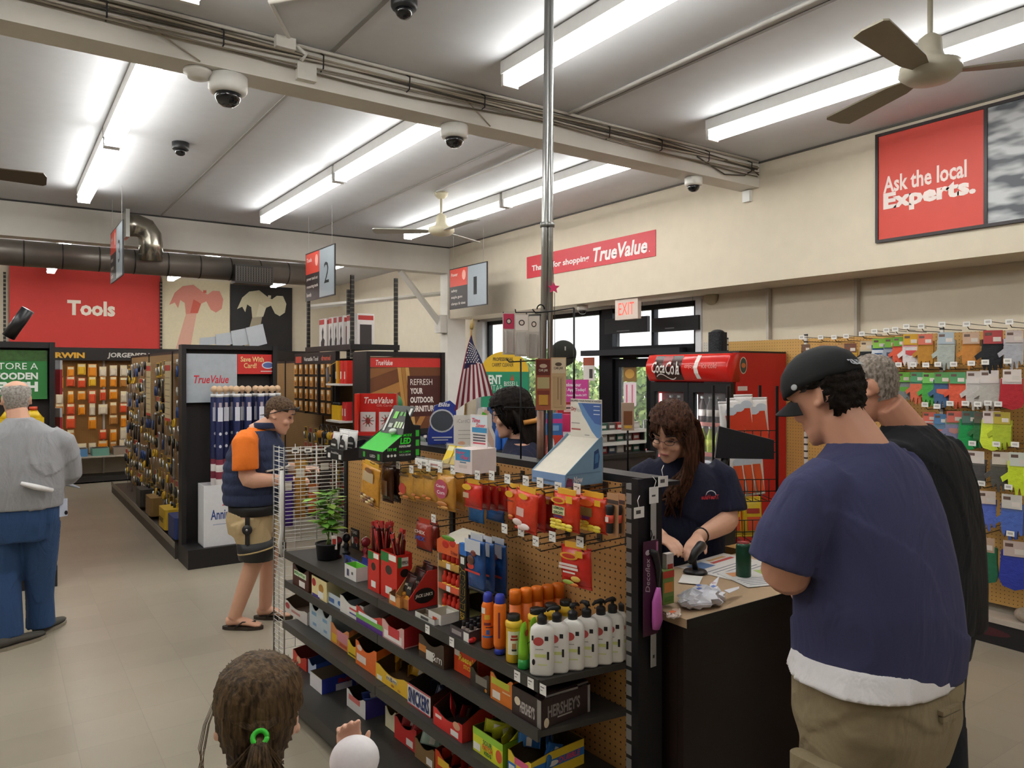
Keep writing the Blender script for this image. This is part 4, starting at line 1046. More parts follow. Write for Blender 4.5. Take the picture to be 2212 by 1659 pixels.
b=tray('dark brown chocolate box with grey lettering, second shelf',1107,1538,1166,1578,1515,ZB_,'#33231f',.215,1.0,inner='#241a17',marks=(("HERSHEY'S",.30,.22,.5,.42,'#b7b0ab'),('o',.2,.55,.10,.15,'#d9cbb0'),(None,.87,.02,.13,.96,'#8d8884')),smarks=(("HERSHEY'S",.12,.32,.66,.44,'#8d8581'),('o',.10,.18,.05,.17,'#d9cbb0'),(None,.95,.0,.05,.98,'#a09a96'),(None,.32,.22,.30,.05,'#a89f98')),notch=False)
p,L_,h=b
mb=MB();mb.box(0,0,0,.14,.042,.009,C('#2a1d1a',.35));mb.box(0,.002,.009,.14,.040,.0098,C('#3c2b28',.3));mb.patch((0,0,0),X3,Z3,.002,.001,.138,.008,C('#a8a2a0',.3,.6));o=mb.build('chocolate_bar');tag(o,'dark wrapped chocolate bar in the box at the near corner of the second shelf','chocolate bar','chocolate bars in the corner box')
for i in range(9):
    q=o if i == 0 else o.copy()
    if i: COL.objects.link(q)
    c=p + Vector((.02+.028*(i%3),.01+.006*(i%2),h*.72+.0105*(i // 3)+.0006*i));q.location=c;q.rotation_euler=(.0,0,GR+PRR.uniform(-.12,.12))
# shelf C
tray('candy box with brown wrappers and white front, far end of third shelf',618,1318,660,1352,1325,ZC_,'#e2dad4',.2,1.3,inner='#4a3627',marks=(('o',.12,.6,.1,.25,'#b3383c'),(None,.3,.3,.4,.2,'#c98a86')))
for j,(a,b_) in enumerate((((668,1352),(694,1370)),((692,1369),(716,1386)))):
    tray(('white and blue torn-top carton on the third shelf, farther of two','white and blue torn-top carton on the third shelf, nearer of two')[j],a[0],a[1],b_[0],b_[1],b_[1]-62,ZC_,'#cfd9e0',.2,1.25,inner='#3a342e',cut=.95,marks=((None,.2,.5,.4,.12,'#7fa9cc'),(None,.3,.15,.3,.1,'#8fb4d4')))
b=tray('orange and pink candy box on the third shelf',715,1384,752,1412,1367,ZC_,'#d88a54',.2,1.3,inner='#4d3c2a',marks=((None,.05,.1,.3,.4,'#e8b730'),(None,.35,.3,.6,.5,'#d9909a'),(None,.5,.1,.4,.15,'#c4503a',1)))
b=tray('yellow candy box with an open front on the third shelf',752,1412,774,1430,1396,ZC_,'#e6c42e',.2,1.3,inner='#5b4a22',marks=((None,.1,.12,.8,.1,'#6a5a1a'),))
b=tray('orange curved-front candy box on the third shelf',772,1430,808,1464,1410,ZC_,'#e8702a',.2,1.15,inner='#4a331f',marks=((None,.06,.18,.45,.3,'#efe0d8'),('o',.2,.75,.12,.12,'#f2d4c8')),smarks=(('o',.35,.4,.12,.15,'#f0a03c'),))
b=tray('long yellow candy box with dark lettering, third shelf',812,1462,878,1512,1475,ZC_,'#e9bb32',.22,1.3,inner='#5a3f22',marks=((None,.36,.38,.32,.3,'#f2e6c0'),('m&m',.37,.40,.30,.26,'#2b3f7a'),(None,.05,.06,.16,.28,'#ece6da',1),('o',.55,.2,.05,.08,'#b36a24'),('o',.75,.15,.05,.08,'#c98a3a')))
fill(b,5,'yellow candy packet inside the yellow lettered box on the third shelf','packets in the yellow lettered box','#dca72a',.2)
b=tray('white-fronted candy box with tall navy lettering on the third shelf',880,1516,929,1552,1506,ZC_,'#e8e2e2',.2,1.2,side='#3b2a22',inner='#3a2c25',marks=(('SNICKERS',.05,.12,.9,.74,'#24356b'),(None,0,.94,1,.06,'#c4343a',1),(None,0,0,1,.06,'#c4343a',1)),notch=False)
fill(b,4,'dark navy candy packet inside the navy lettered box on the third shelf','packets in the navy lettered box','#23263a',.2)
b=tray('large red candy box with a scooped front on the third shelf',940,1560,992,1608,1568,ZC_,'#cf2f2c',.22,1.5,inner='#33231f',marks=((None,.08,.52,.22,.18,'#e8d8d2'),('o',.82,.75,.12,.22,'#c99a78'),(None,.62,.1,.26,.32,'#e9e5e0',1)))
fill(b,3,'red candy packet standing inside the large red box on the third shelf','packets in the large red box','#b3262c',.22)
b=tray('lime and yellow sour candy box near the end of the third shelf',1016,1618,1090,1662,1608,ZC_,'#d3d62e',.2,1.0,inner='#4c4a1c',marks=((None,0,.72,1,.28,'#96c83a'),('SOUR',.36,.52,.3,.2,'#2c7a3a'),('PATCH',.34,.30,.34,.22,'#d8502a'),('KIDS',.40,.12,.24,.16,'#2c7a3a'),('o',.88,.42,.10,.26,'#e0603a'),(None,.02,.1,.24,.3,'#eceae0',1)),notch=False,side='#7fb22e')
fill(b,5,'yellow-green candy packet inside the lime sour candy box','packets in the lime box','#b7b82c',.2)
b=tray('yellow and blue gum box at the near corner of the third shelf',1097,1664,1146,1700,1650,ZC_,'#e9c838',.24,1.15,inner='#5a4a2a',marks=((None,0,.0,.35,.5,'#2f6fc0'),(None,.3,.55,.6,.3,'#d85a86',1),(None,.05,.1,.25,.3,'#ecebe4',2)),smarks=((None,0,.45,1,.35,'#2f6fb8'),('DUBBLE',.50,.52,.42,.26,'#d8506a',.2),('o',.4,.62,.1,.12,'#e6dcd8')),side='#e6c436')
fill(b,5,'blue and yellow gum packet inside the yellow gum box','packets in the gum box','#3a7cc4',.24,0,.08,.05)
# base deck
tray('red candy box with a torn lid at the far end of the base deck',632,1428,662,1452,1424,ZD,'#cf3626',.2,1.1,inner='#6a1f18',marks=(('o',.45,.5,.15,.28,'#d8b08a'),))
b=tray('blue and white candy box beside the torn red box on the base deck',664,1452,684,1466,1436,ZD,'#3a5aa8',.2,1.1,front='#b9c6de',inner='#23406e')
b=tray('white and blue candy box with red side lettering on the base deck',674,1478,690,1502,1470,ZD,'#2c3a9a',.30,1.05,front='#dfd9dc',inner='#7a6a58',smarks=((None,.25,.0,.3,.45,'#d9d4dc'),('BabyRuth',.28,.42,.52,.40,'#b3242c',.25),(None,.62,0,.38,.4,'#7a5a72')),notch=False)
b=tray('white candy box with a red label and blue side on the base deck',749,1522,788,1556,1516,ZD,'#4a3fa0',.2,1.0,front='#dcd8d6',inner='#3a2c26',marks=((None,.12,.48,.6,.3,'#d8746c'),),smarks=((None,.55,.05,.4,.4,'#e6e2e0'),))
fill(b,4,'shiny blue candy packet spilling from the blue-sided box on the base deck','packets in the blue-sided box','#2a3a7a',.2)
b=tray('cream candy box with gold foil sweets on the base deck',834,1566,853,1586,1542,ZD,'#d9d0b0',.18,1.1,inner='#7a6a3a')
fill(b,3,'gold foil sweet packet in the cream box on the base deck','packets in the cream box','#c9a23a',.16,0,.06,.045)
b=tray('red candy box with silver-red packets on the base deck',854,1590,896,1630,1580,ZD,'#c42e2c',.2,1.0,inner='#571c1a',marks=((None,.55,.1,.3,.3,'#e9e5e0'),))
fill(b,4,'red foil candy packet in the red box on the base deck','packets in the red base deck box','#b8383c',.18)
b=tray('brown kraft box with mint-green packets on the base deck',897,1632,936,1668,1624,ZD,'#8a6a42',.2,1.3,inner='#54412c',marks=((None,.6,.1,.3,.35,'#e9e5e0'),))
fill(b,4,'white and mint-green candy packet in the kraft box on the base deck','packets in the kraft box','#b9cfc0',.18)
b=tray('orange-red candy box cut off by the photo edge on the base deck',940,1672,1000,1724,1664,ZD,'#d9481f',.22,1.1,inner='#6a2414',marks=((None,.1,.5,.4,.3,'#f0c23a'),))
fill(b,4,'orange-red candy packet in the cut-off orange box on the base deck','packets in the orange base deck box','#c4381c',.2)
# ================================================================ goods standing on the bottle shelf
def lotion(label,px,py,rz=0.0,spin=0.0):
    u,w_=gz(px,py,ZA);t=thing('lotion_bottle',label,'lotion bottle',G(u,w_,ZA+.001),rz,'white pump lotion bottles')
    m=MB();n=20;rg=[]
    for z,k in ((0,.92),(.006,1),(.13,1),(.148,.93),(.158,.7),(.164,.42)):
        rg.append([Vector((.040*k*math.copysign(abs(math.cos(a)) ** .62,math.cos(a)),.026*(k*.6+.4)*math.copysign(abs(math.sin(a)) ** .7,math.sin(a)),z)) for a in [2*PI*i/n for i in range(n)]])
    WB=C('#efece6',.35)
    m.ring(rg,WB)
    o=Vector((0,-.0262,0))
    m.disc(o,X3,Z3,-.010,.113,.017,.014,C('#c4504c',.5),.0006);m.patch(o,X3,Z3,.010,.116,.022,.130,BLACK);m.patch(o,X3,Z3,-.032,.116,-.026,.132,BLACK)
    m.patch(o,X3,Z3,-.022,.062,.016,.072,C('#d6dc8a',.5));m.text('1',(.018,-.0262,.055),X3,Z3,.007,.026,BLACK,.05)
    m.patch(o,X3,Z3,-.020,.086,.006,.089,C('#a6a39c',.5));m.patch(o,X3,Z3,-.012,.036,.018,.040,C('#d9dea0',.5));m.disc(o,X3,Z3,-.026,.046,.005,.010,BLACK)
    m.build('bottle',t)
    c=MB();c.lathe([(.016,.160),(.0165,.185),(.013,.190),(.006,.192),(.006,.205)],BLACK,18);c.build('cap',t)
    s=math.cos(spin),math.sin(spin)
    c=MB();c.tube([(-.012*s[0],-.012*s[1],.205),(0,0,.209),(.024*s[0],.024*s[1],.208),(.036*s[0],.036*s[1],.200)],[.006,.009,.006,.004],BLACK,10);c.lathe([(.009,.203),(.010,.214),(.004,.216)],BLACK,12);c.build('pump',t)
lots=((1171,1455,2.6),(1203,1449,2.8),(1237,1443,.2),(1267,1437,1.4),(1298,1431,3.0),(1323,1426,3.0),(1346,1421,1.5))
names=('white pump lotion bottle at the near shelf corner, its front label fully seen','second white pump lotion bottle, right behind the one with the full label','third white pump lotion bottle of the row along the shelf end','middle white pump lotion bottle of the row of seven','third white pump lotion bottle from the pegboard end of the row','second white pump lotion bottle from the pegboard','white pump lotion bottle beside the pegboard and end post')
for (x,y,s),l in zip(lots,names): lotion(l,x,y,-.72,s+.8)
def bottle(name,label,cat,px,py,prof,hx,parts=(),marks=None,rz=0.0,group=None,z=ZA,flat=1.0):
    u,w_=gz(px,py,z);t=thing(name,label,cat,G(u,w_,z+.001),rz,group)
    S=Matrix.Diagonal((1,flat,1,1));m=MB(S);m.lathe(prof,C(hx,.4),20)
    if marks: marks(m)
    m.build('body',t)
    for nm_,pr,c in parts: MB(S).lathe(pr,C(c,.4),18).build(nm_,t)
    return t
def wrapband(m,r,a0,a1,z0,z1,mat):
    n=8;V=[]
    for i in range(n+1):
        a=a0 + (a1-a0) * i / n;V+=[(r*math.cos(a),r*math.sin(a),z0),(r*math.cos(a),r*math.sin(a),z1)]
    m.add(V,[(2*i,2*i+2,2*i+3,2*i+1) for i in range(n)],mat)
FA=-2.2                                  # bearing of the label faces
def spraymarks(m):
    wrapband(m,.0234,FA-.9,FA+.9,.04,.047,C('#3f74c0',.4));wrapband(m,.0234,FA-.3,FA+.9,.075,.079,C('#4a2a3a',.4));wrapband(m,.0236,FA-.5,FA+.4,.105,.122,C('#e3b83a',.4));wrapband(m,.0235,FA-.6,FA+.5,.084,.094,C('#7a2c3c',.4));wrapband(m,.0235,FA-.2,FA+.3,.052,.068,C('#3a6ab8',.4));wrapband(m,.0234,FA-1.6,FA-.4,.125,.146,C('#e9ded4',.4))
bottle('sunscreen_spray','orange and white sunscreen spray can with blue cap, upright','sunscreen',1054,1398,[(.022,0),(.0232,.004),(.0232,.15),(.018,.162),(.016,.166)],'#e8701f',(('cap',[(.0165,.163),(.0175,.168),(.0175,.184),(.014,.195),(.006,.199)],'#2b3aa8'),),spraymarks)
bottle('sunscreen_spray','orange sunscreen spray can with blue ends beside the upright one','sunscreen',1080,1412,[(.0185,.02),(.0226,.034),(.0226,.17),(.018,.178)],'#ee7a22',(('base_cap',[(.017,0),(.0185,.002),(.0185,.022)],'#2b3aa8'),('cap',[(.0175,.175),(.0185,.179),(.0185,.198),(.013,.208),(.005,.21)],'#2b3aa8')),lambda m: wrapband(m,.0229,FA-.25,FA+.05,.06,.15,C('#7a2c3c',.4)))
u0,w0=gz(1108,1402,ZA)
for i in range(5):
    t=thing('sunscreen_bottle',('nearest the spray cans of five orange sunscreen bottles','second of five orange sunscreen bottles, counting from the spray cans','middle one of the five orange sunscreen bottles','fourth of five orange sunscreen bottles, counting from the spray cans','last of five orange sunscreen bottles, nearest the pegboard')[i],'sunscreen',G(u0+.03,w0+.03+.045*i,ZA+.001),0,'orange sunscreen bottles')
    m=MB();m.lathe([(.020,0),(.0215,.004),(.0215,.15)],C('#e9762a',.4),18);m.build('body',t)
    m=MB();m.lathe([(.0222,.15),(.0222,.19),(.0205,.199),(.012,.202)],C('#f07e22',.4),18);m.build('cap',t)
def powdermarks(m):
    wrapband(m,.0273,FA-.85,FA+.85,.03,.108,C('#efe6d2',.4));wrapband(m,.0276,FA-.3,FA+.5,.088,.096,C('#b3302c',.4));wrapband(m,.0276,FA-.4,FA+.55,.078,.085,C('#b3302c',.4));wrapband(m,.0276,FA-.2,FA+.3,.050,.068,C('#c98a5a',.4));wrapband(m,.0277,FA-.25,FA+.35,.042,.049,C('#2c2320',.4))
PB=[(.025,0),(.027,.004),(.027,.118),(.0275,.12)]
for (x,y,l) in ((1110,1428,'yellow powder bottle with black cap and a cream picture label facing out'),(1158,1412,'yellow powder bottle with black cap behind the green tubes'),(1190,1400,'yellow powder bottle with black cap behind the second lotion pump'),(1222,1391,'yellow powder bottle with black cap nearest the pegboard')):
    bottle('powder_bottle',l,'powder bottle',x,y,PB,'#e3b92f',(('shoulder',[(.028,.118),(.0295,.124),(.0295,.136),(.022,.141)],'#ecc23a'),('cap',[(.021,.14),(.022,.142),(.022,.158),(.019,.160)],'#1a1918')),powdermarks,0,'yellow powder bottles')
for (x,y,l) in ((1131,1443,'green squeeze tube standing on its cap in front of the powder bottle'),(1152,1430,'second green squeeze tube, tucked behind the first lotion pump')):
    u,w_=gz(x,y,ZA);t=thing('squeeze_tube',l,'squeeze tube',G(u,w_,ZA+.001),.5,'green squeeze tubes')
    m=MB();m.ring([[Vector((a*math.cos(q),b_*math.sin(q),z)) for q in [2*PI*i/16 for i in range(16)]] for z,a,b_ in ((.03,.018,.018),(.06,.0205,.017),(.10,.022,.012),(.14,.022,.004),(.150,.016,.002))],C('#8ccf2e',.4))
    m.disc((0,-.0125,0),X3,Z3,0,.118,.012,.011,C('#b5422e',.4),-.001);m.patch((0,-.018,0),X3,Z3,-.012,.085,.012,.088,C('#1d5a2c',.4),.0006);m.build('body',t)
    MB().lathe([(.0185,0),(.019,.002),(.0185,.032)],C('#1f8a3a',.4),16).build('cap',t)
# small bottles in a tray, toppled roll
b=tray('dark display tray of small black-capped bottles on the bottle shelf',958,1372,1000,1394,1370,ZA,'#4a3f44',.13,1.1,inner='#2a2426',cat='display tray',marks=((None,.1,.3,.5,.4,'#9a8f90'),(None,.72,.1,.26,.8,'#e9e5e0',1)),notch=False,name='display_tray')
p,L_,h=b
m=MB();m.prism([(0,0),(.075,0),(.075,.028),(.055,.045),(.035,.033),(.018,.05),(0,.035)],.002,C('#d9d5d2',.5),frame(p+Vector((.128,.004,.022)),Y3,Z3));
o=m.build('riser_card');o['label']='white wavy back card of the small bottle tray';o['category']='card'
first=None
for i in range(12):
    q=p + Vector((.020+.032*(i%4),.016+.026*(i // 4),.004))
    if first is None:
        first=thing('shot_bottle','small black-capped bottle in the dark display tray','bottle',q,0,'small bottles in the dark tray')
        MB().lathe([(.0105,0),(.0115,.002),(.0115,.034),(.007,.042)],C('#8f7f78',.35),12).build('body',first);MB().lathe([(.0078,.040),(.0085,.042),(.0085,.058),(.007,.060)],C('#18161c',.3),12).build('cap',first)
    else: dup(first,p=q)
u,w_=gz(1028,1384,ZA)
m=MB();m.tube([(-.03,0,.012),(.03,.006,.012)],.011,C('#d8401f',.4),12);m.tube([(-.042,-.001,.012),(-.03,0,.012)],[.008,.0115],C('#c4242a',.35),12);o=m.build('candy_roll');tag(o,'small red roll lying on the shelf before the orange spray cans','candy roll');o.location=G(u,w_,ZA);o.rotation_euler=(0,0,.5)
# tower of energy shots with black letter board
u,w_=gz(955,1335,ZA);T0=G(u+.0,w_+.03,ZA)
t=thing('energy_shot_display','tall card display of energy shots with a black board lettered ENERGY','display stand',T0,GR)
m=MB()
m.box(.0,-.075,0,.13,.085,.004,'#2a2624');m.box(.126,-.075,0,.13,.085,.30,'#2f2a27');m.box(0,.081,.0,.13,.085,.24,'#c9bfa8')
m.build('body',t)
for k,z in enumerate((.0,.095,.185)):
    m=MB();m.box(.0,-.072,z+.004,.12,.08,z+.008,'#8d8a5a');m.box(0,-.072,z+.004,.003,.08,z+.03,('#e7e1da','#d85a3a','#b98a3a')[k]);m.patch((0,.02,z+.006),-Y3,Z3,0,0,.03,.022,TAGW);m.build('tier',t)
m=MB();m.poly([(0,-.075,.25),(0,.085,.25),(0,.085,.30),(.06,.085,.315),(.126,.085,.33),(.126,-.075,.33)],C('#e2dccb',.5));m.prism([(0,0),(.16,0),(.16,.06),(.11,.045),(.05,.075),(0,.05)],.003,C('#d8602a',.5),frame((-.001,.085,.25),-Y3,Z3));m.ball((-.002,.02,.29),(.004,.03,.018),C('#c4281f',.4));m.ball((-.002,-.03,.30),(.004,.025,.016),C('#c4281f',.4));m.ball((-.004,.0,.318),(.004,.05,.01),C('#5f8f2e',.5));m.text('5 Hour',(-.004,-.02,.258),-Y3,Z3,.05,.014,'#7a1f18',.03);m.build('header_card',t)
m=MB();m.box(-.004,-.128,-.0,.012,-.08,.27,C('#121112',.5));m.text('ENERGY',(-.0045,-.122,.055),Z3,Y3,.17,.036,'#c9a23a',.03);m.text('ENERGY',(-.0048,-.1195,.0575),Z3,Y3,.165,.031,'#17140f',.02,0,.0016);m.text('SHOT',(-.0045,-.120,.006),Z3,Y3,.042,.032,'#c9a23a',.03)
m.box(-.004,-.128,.27,.012,-.08,.315,C('#2f6fc0',.5));m.box(-.0046,-.115,.235,.0,-.09,.262,TAGW);m.build('letter_board',t)
first=None
for k,z in enumerate((.010,.105,.195)):
    for j in range(4):
        for r_ in range(2 if k<2 else 1):
            q=T0 + rotz(GR) @ Vector((.022+.032*r_,.06-.034*j,z))
            if first is None:
                first=thing('energy_shot','small red and yellow energy shot bottle in the tall card display','bottle',q,0,'energy shots in the card display')
                MB().lathe([(.013,0),(.0145,.003),(.0145,.022)],C('#e8b42a',.35),12).build('label_band',first)
                MB().lathe([(.0145,.022),(.0145,.045),(.008,.054),(.0085,.055),(.0085,.066),(.006,.068)],C('#cf2f1f',.35),12).build('bottle',first)
            else: dup(first,p=q)
# meat stick boxes
def stick_box(label,px0,py0,px1,py1,ytop,n,seed,tilt,long_):
    u0,wa=gz(px0,py0,ZA);u1,wb=gz(px1,py1,ZA);h=lift_to(px1,py1,ytop,ZA);L_=abs(u0-u1);d=.075;p=G(u1,(wa+wb)/2,ZA)
    t=thing('meat_stick_box',label,'snack box',p,GR)
    m=MB();rm=C('#cf2a1f',.45)
    m.add([(0,0,0),(d,0,0),(d,L_,0),(0,L_,0),(0,0,h),(d,0,h),(d,L_,h),(0,L_,h)],[(0,3,2,1),(0,1,5,4),(1,2,6,5),(2,3,7,6),(3,0,4,7)],rm)
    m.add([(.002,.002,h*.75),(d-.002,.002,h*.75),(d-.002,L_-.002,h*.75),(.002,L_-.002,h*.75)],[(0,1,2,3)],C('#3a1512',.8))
    m.disc((0,L_/2,0),-Y3,Z3,0,h*.62,L_*.2,h*.10,C('#3a2a24',.5));m.patch((0,L_/2,0),-Y3,Z3,-L_*.2,h*.1,L_*.2,h*.26,TAGW);m.patch((0,L_,0),-Y3,Z3,0,h*.78,L_*.5,h*.98,C('#2c7a3a',.5));m.patch((0,L_,0),-Y3,Z3,L_*.5,h*.84,L_*.95,h*.97,C('#efe8de',.5))
    m.disc((d/2,0,0),X3,Z3,0,h*.6,d*.28,h*.09,C('#1d1715',.5));m.patch((0,0,0),X3,Z3,d*.05,h*.72,d*.3,h*.95,C('#2c7a3a',.5));m.patch((0,0,0),X3,Z3,d*.3,h*.74,d*.75,h*.93,C('#efe8de',.5));m.text('PEPPERONI',(d*.32,0,h*.78),X3,Z3,d*.42,h*.08,'#2a1a16')
    m.build('box',t)
    rr=random.Random(seed);mb=MB();mb.tube([(0,0,0),(0,0,.02),(0,.001,long_*.5),(0,.003,long_-.012),(0,.004,long_)],[.002,.007,.0075,.007,.003],C('#4a120f',.25),8);mb.tube([(0,.004,long_*.2),(0,.0078,long_*.5),(0,.0105,long_*.9)],.0028,C('#b01f1c',.25),5);mb.box(-.008,.003,long_-.004,.008,.006,long_+.016,C('#c23a3a',.3))
    o=mb.build('meat_stick');tag(o,'wrapped meat stick standing in '+('the farther red box' if seed == 1 else 'the nearer red box'),'meat stick','sticks in the '+('farther' if seed == 1 else 'nearer')+' red box')
    for i in range(n):
        q=o if i == 0 else o.copy()
        if i: COL.objects.link(q)
        c=p + rotz(GR) @ Vector((rr.uniform(.012,d-.012),rr.uniform(.01,L_-.01),h*.72));q.location=c
        q.rotation_euler=(rr.uniform(-.16,.16)+tilt[1],rr.uniform(-.16,.16)+tilt[0],rr.uniform(0,6))
stick_box('tall red meat stick box, the farther of two',795,1271,819,1283,1196,16,1,(0,0),.165)
stick_box('tall red meat stick box, the nearer of two, fewer sticks left',822,1285,858,1302,1200,7,2,(.25,0),.13)
# jerky display with slanted red sides
u,w_=gz(868,1312,ZA);T0=G(u,w_,ZA)
t=thing('jerky_display','red and tan slant-sided display of dark jerky bags','display stand',T0,GR)
m=MB();sd=[(0,0),(.14,0),(.14,.15),(.09,.15),(.0,.045)]
m.prism(sd,.003,C('#c22a22',.5),frame((0,-.055,0),X3,Z3));m.prism(sd,.003,C('#b98a52',.6),frame((0,.055,0),X3,Z3));m.box(0,-.055,0,.14,.055,.003,KRAFT);m.box(0,-.055,0,.003,.055,.042,C('#b8783a',.6));m.box(.137,-.055,0,.14,.055,.16,C('#7a2018',.6))
m.disc((0,-.0585,0),X3,Z3,.075,.05,.05,.032,C('#1a1512',.5),.0006);m.text("JACK LINK'S",(.03,-.0585,.042),X3,Z3,.085,.018,'#e6ded2',.03,.1,.0014);m.build('body',t)
first=None
for i in range(6):
    q=T0 + rotz(GR) @ Vector((.025+.02*i,.028*(1 if i%2 else-1),.075+.018*(i // 2)))
    if first is None:
        first=MB();pillow(first,.12,.055,.012,C('#3a1613',.3,0,.3,50));first.patch((0,-.0062,0),X3,Z3,-.02,-.02,.02,.03,C('#1a1210',.4),.0004);first.disc((0,-.0062,0),X3,Z3,0,-.035,.018,.01,C('#c98a2a',.4),.0005);first.text("JACK",(-.014,-.0066,.0),X3,Z3,.028,.012,'#e9dcc8')
        first=tag(first.build('jerky_bag'),'dark jerky bag standing in the slant-sided red display','snack bag','jerky bags in the red display')
        o=first
    else: o=first.copy();COL.objects.link(o)
    o.location=q;o.rotation_euler=(-.3,0,GR-PI/2)
tray('kraft tray with a few orange packets before the jerky display',838,1303,858,1316,1292,ZA,'#c98a4a',.07,1.2,inner='#7a5a38',marks=((None,.1,.4,.5,.5,'#ece6dc'),('o',.5,.2,.2,.15,'#d8702a')),cat='snack box',name='snack_box')
b=tray('white tray holding three red and yellow shots at the foot of the card display',925,1338,952,1352,1330,ZA,'#e3ded8',.09,1.0,inner='#b9b4a2',marks=((None,.35,.0,.35,.6,'#d8502f'),),cat='display tray',name='display_tray',notch=False)
for i in range(3): dup(first,p=None) if False else None
tray('low white and black printed card lying on the bottle shelf',896,1330,938,1352,1340,ZA,'#d4d2cc',.05,1.0,marks=((None,.3,.2,.4,.5,'#4a4846'),),cat='card',name='counter_card',notch=False)
# far end of the bottle shelf: small white-green box, dog cards, toy helmets, plant
tray('small white open box with a lime-green lining',745,1245,768,1258,1228,ZA,'#e2dedb',.06,1.0,inner='#6cc23a',marks=((None,.2,.2,.2,.5,'#4a4a6a'),(None,.6,.4,.15,.2,'#5a5a5a')),cat='display tray',name='display_tray',notch=False)
u,w_=gz(765,1236,ZA)
m=MB();m.box(0,-.05,0,.004,.10,.055,C('#2a3f86',.5));m.box(.004,-.05,0,.10,.10,.004,C('#2a3f86',.5));m.box(.096,-.05,0,.10,.10,.03,C('#2a3f86',.5));m.text('"I SAID',(0,.03,.036),-Y3,Z3,.055,.012,'#ece8e6');m.disc((0,.075,0),-Y3,Z3,0,.02,.014,.022,C('#2c1e1a',.5));m.disc((0,.04,0),-Y3,Z3,0,.015,.012,.014,C('#c22a2a',.5));m.disc((0,-.02,0),-Y3,Z3,0,.022,.02,.018,C('#8a7a76',.5))
t=tag(m.build('greeting_card_tray'),'blue card tray lettered I SAID on the far part of the shelf','display tray');place(t,G(u+.05,w_+.02,ZA),GR)
m=MB();m.box(0,0,0,.004,.10,.11,C('#17151a',.5));m.text('"I SAID',(0,.09,.082),-Y3,Z3,.072,.018,'#ece8e6');m.disc((0,.075,0),-Y3,Z3,0,.045,.012,.020,C('#d9d5d4',.5));m.disc((0,.03,0),-Y3,Z3,0,.05,.03,.02,C('#c03426',.5));m.text('NO',(0,.045,.045),-Y3,Z3,.03,.016,'#2a0c0a',.04,0,.002);m.text('E',(0,.03,.018),-Y3,Z3,.012,.018,'#ece8e6')
t=tag(m.build('dog_sign'),'black picture card lettered I SAID leaning at the pegboard','card');p=gw(775,1180,.30);place(t,Vector((p.x,p.y,ZA)),GR);t.location.z=ZA + .02
for i,(px,py,c,sc) in enumerate(((729,1204,'#7a1c2c',1),(748,1196,'#20242c',.9),(790,1206,'#8a2230',1))):
    u,w_=gz(px,py,ZA);t=thing('toy_figure',('toy figure with a dark red helmet beside the potted plant','toy figure with a black and white helmet beside the potted plant','toy figure with a red helmet beside the meat stick boxes')[i],'toy',G(u,w_,ZA+.001),GR,'toy figures in helmets')
    m=MB();m.lathe([(.022,0),(.022,.008),(.012,.012),(.013,.03),(.016,.05),(.008,.062)],C(c,.4),14);m.tube([(0,.014,.048),(-.012,.02,.03)],.005,C(c,.4));m.tube([(0,-.014,.048),(-.012,-.02,.03)],.005,C(c,.4));m.build('body',t)
    m=MB();m.ball((0,0,.085),(.026*sc,.023*sc,.026*sc),C(c,.25),18,12);m.build('helmet',t);m=MB();m.tube([(-.024,0,.075),(-.018,0,.105),(0,0,.1125),(.018,0,.102)],.004,C('#d9d6d4',.3),8,flat=.4);m.build('stripe',t)
u,w_=gz(697,1208,ZA)
t=thing('potted_plant','green seedling in a black plastic pot before the wire rack','plant',G(u,w_+.03,ZA+.001),0);t.scale=(1.2,1.2,1.15)
m=MB();m.lathe([(.038,0),(.048,.002),(.054,.065),(.057,.068),(.057,.074),(.050,.074),(.049,.066),(.001,.066)],C('#15151a',.6),20);m.build('pot',t)
MB().lathe([(.049,.064),(.046,.067),(.001,.068)],C('#2e2018',.9,0,.3,120),16).build('soil',t)
rr=random.Random(5);lm=[C(c,.55,0,.15,60) for c in ('#6fa83a','#8dc04a','#558c30','#a8cc5a')]
st=MB();lf=[MB() for _ in range(3)]
for s_ in range(5):
    a=rr.uniform(0,6.28);r_=rr.uniform(.0,.03);p=Vector((r_*math.cos(a),r_*math.sin(a),.066));pts=[p]
    lean=Vector((rr.uniform(-.55,.55),rr.uniform(-.55,.55),1)).normalized();n=6;hh=rr.uniform(.15,.27)
    for k in range(n): p=p + lean * hh / n + Vector((rr.uniform(-.006,.006),rr.uniform(-.006,.006),0));pts.append(p)
    st.tube(pts,[.0028-.0003*k for k in range(n+1)],C('#6a8a3e',.6),6)
    for k in range(2,n+1):
        for q in range(4):
            b=rr.uniform(0,6.28);d=Vector((math.cos(b),math.sin(b),rr.uniform(-.1,.5))).normalized();l=rr.uniform(.045,.075);e=d.cross(Z3).normalized();c0=pts[k] + d * .012
            up=Vector((0,0,-.25)) * l
            tip=c0 + d * l + up * .8
            lf[q%3].add([c0,c0+d*l*.3+e*l*.24,c0+d*l*.55+e*l*.30+up*.3,tip,c0+d*l*.55-e*l*.30+up*.3,c0+d*l*.3-e*l*.24],[(0,1,2),(0,2,3),(0,3,4),(0,4,5)],lm[(q+k)%4],True)
            st.tube([pts[k],c0],.0012,C('#6a8a3e',.6),4)
st.build('stems',t);
al=MB();
for q in lf:
    al.V,al.F,al.I,al.S,base=al.V,al.F,al.I,al.S,len(al.V)
    for mm in q.mats:
        if mm not in al.mats: al.mats.append(mm)
    al.V+=q.V;al.F+=[tuple(i+base for i in f) for f in q.F];al.I+=[al.mats.index(q.mats[i]) for i in q.I];al.S+=q.S
al.build('leaves',t)
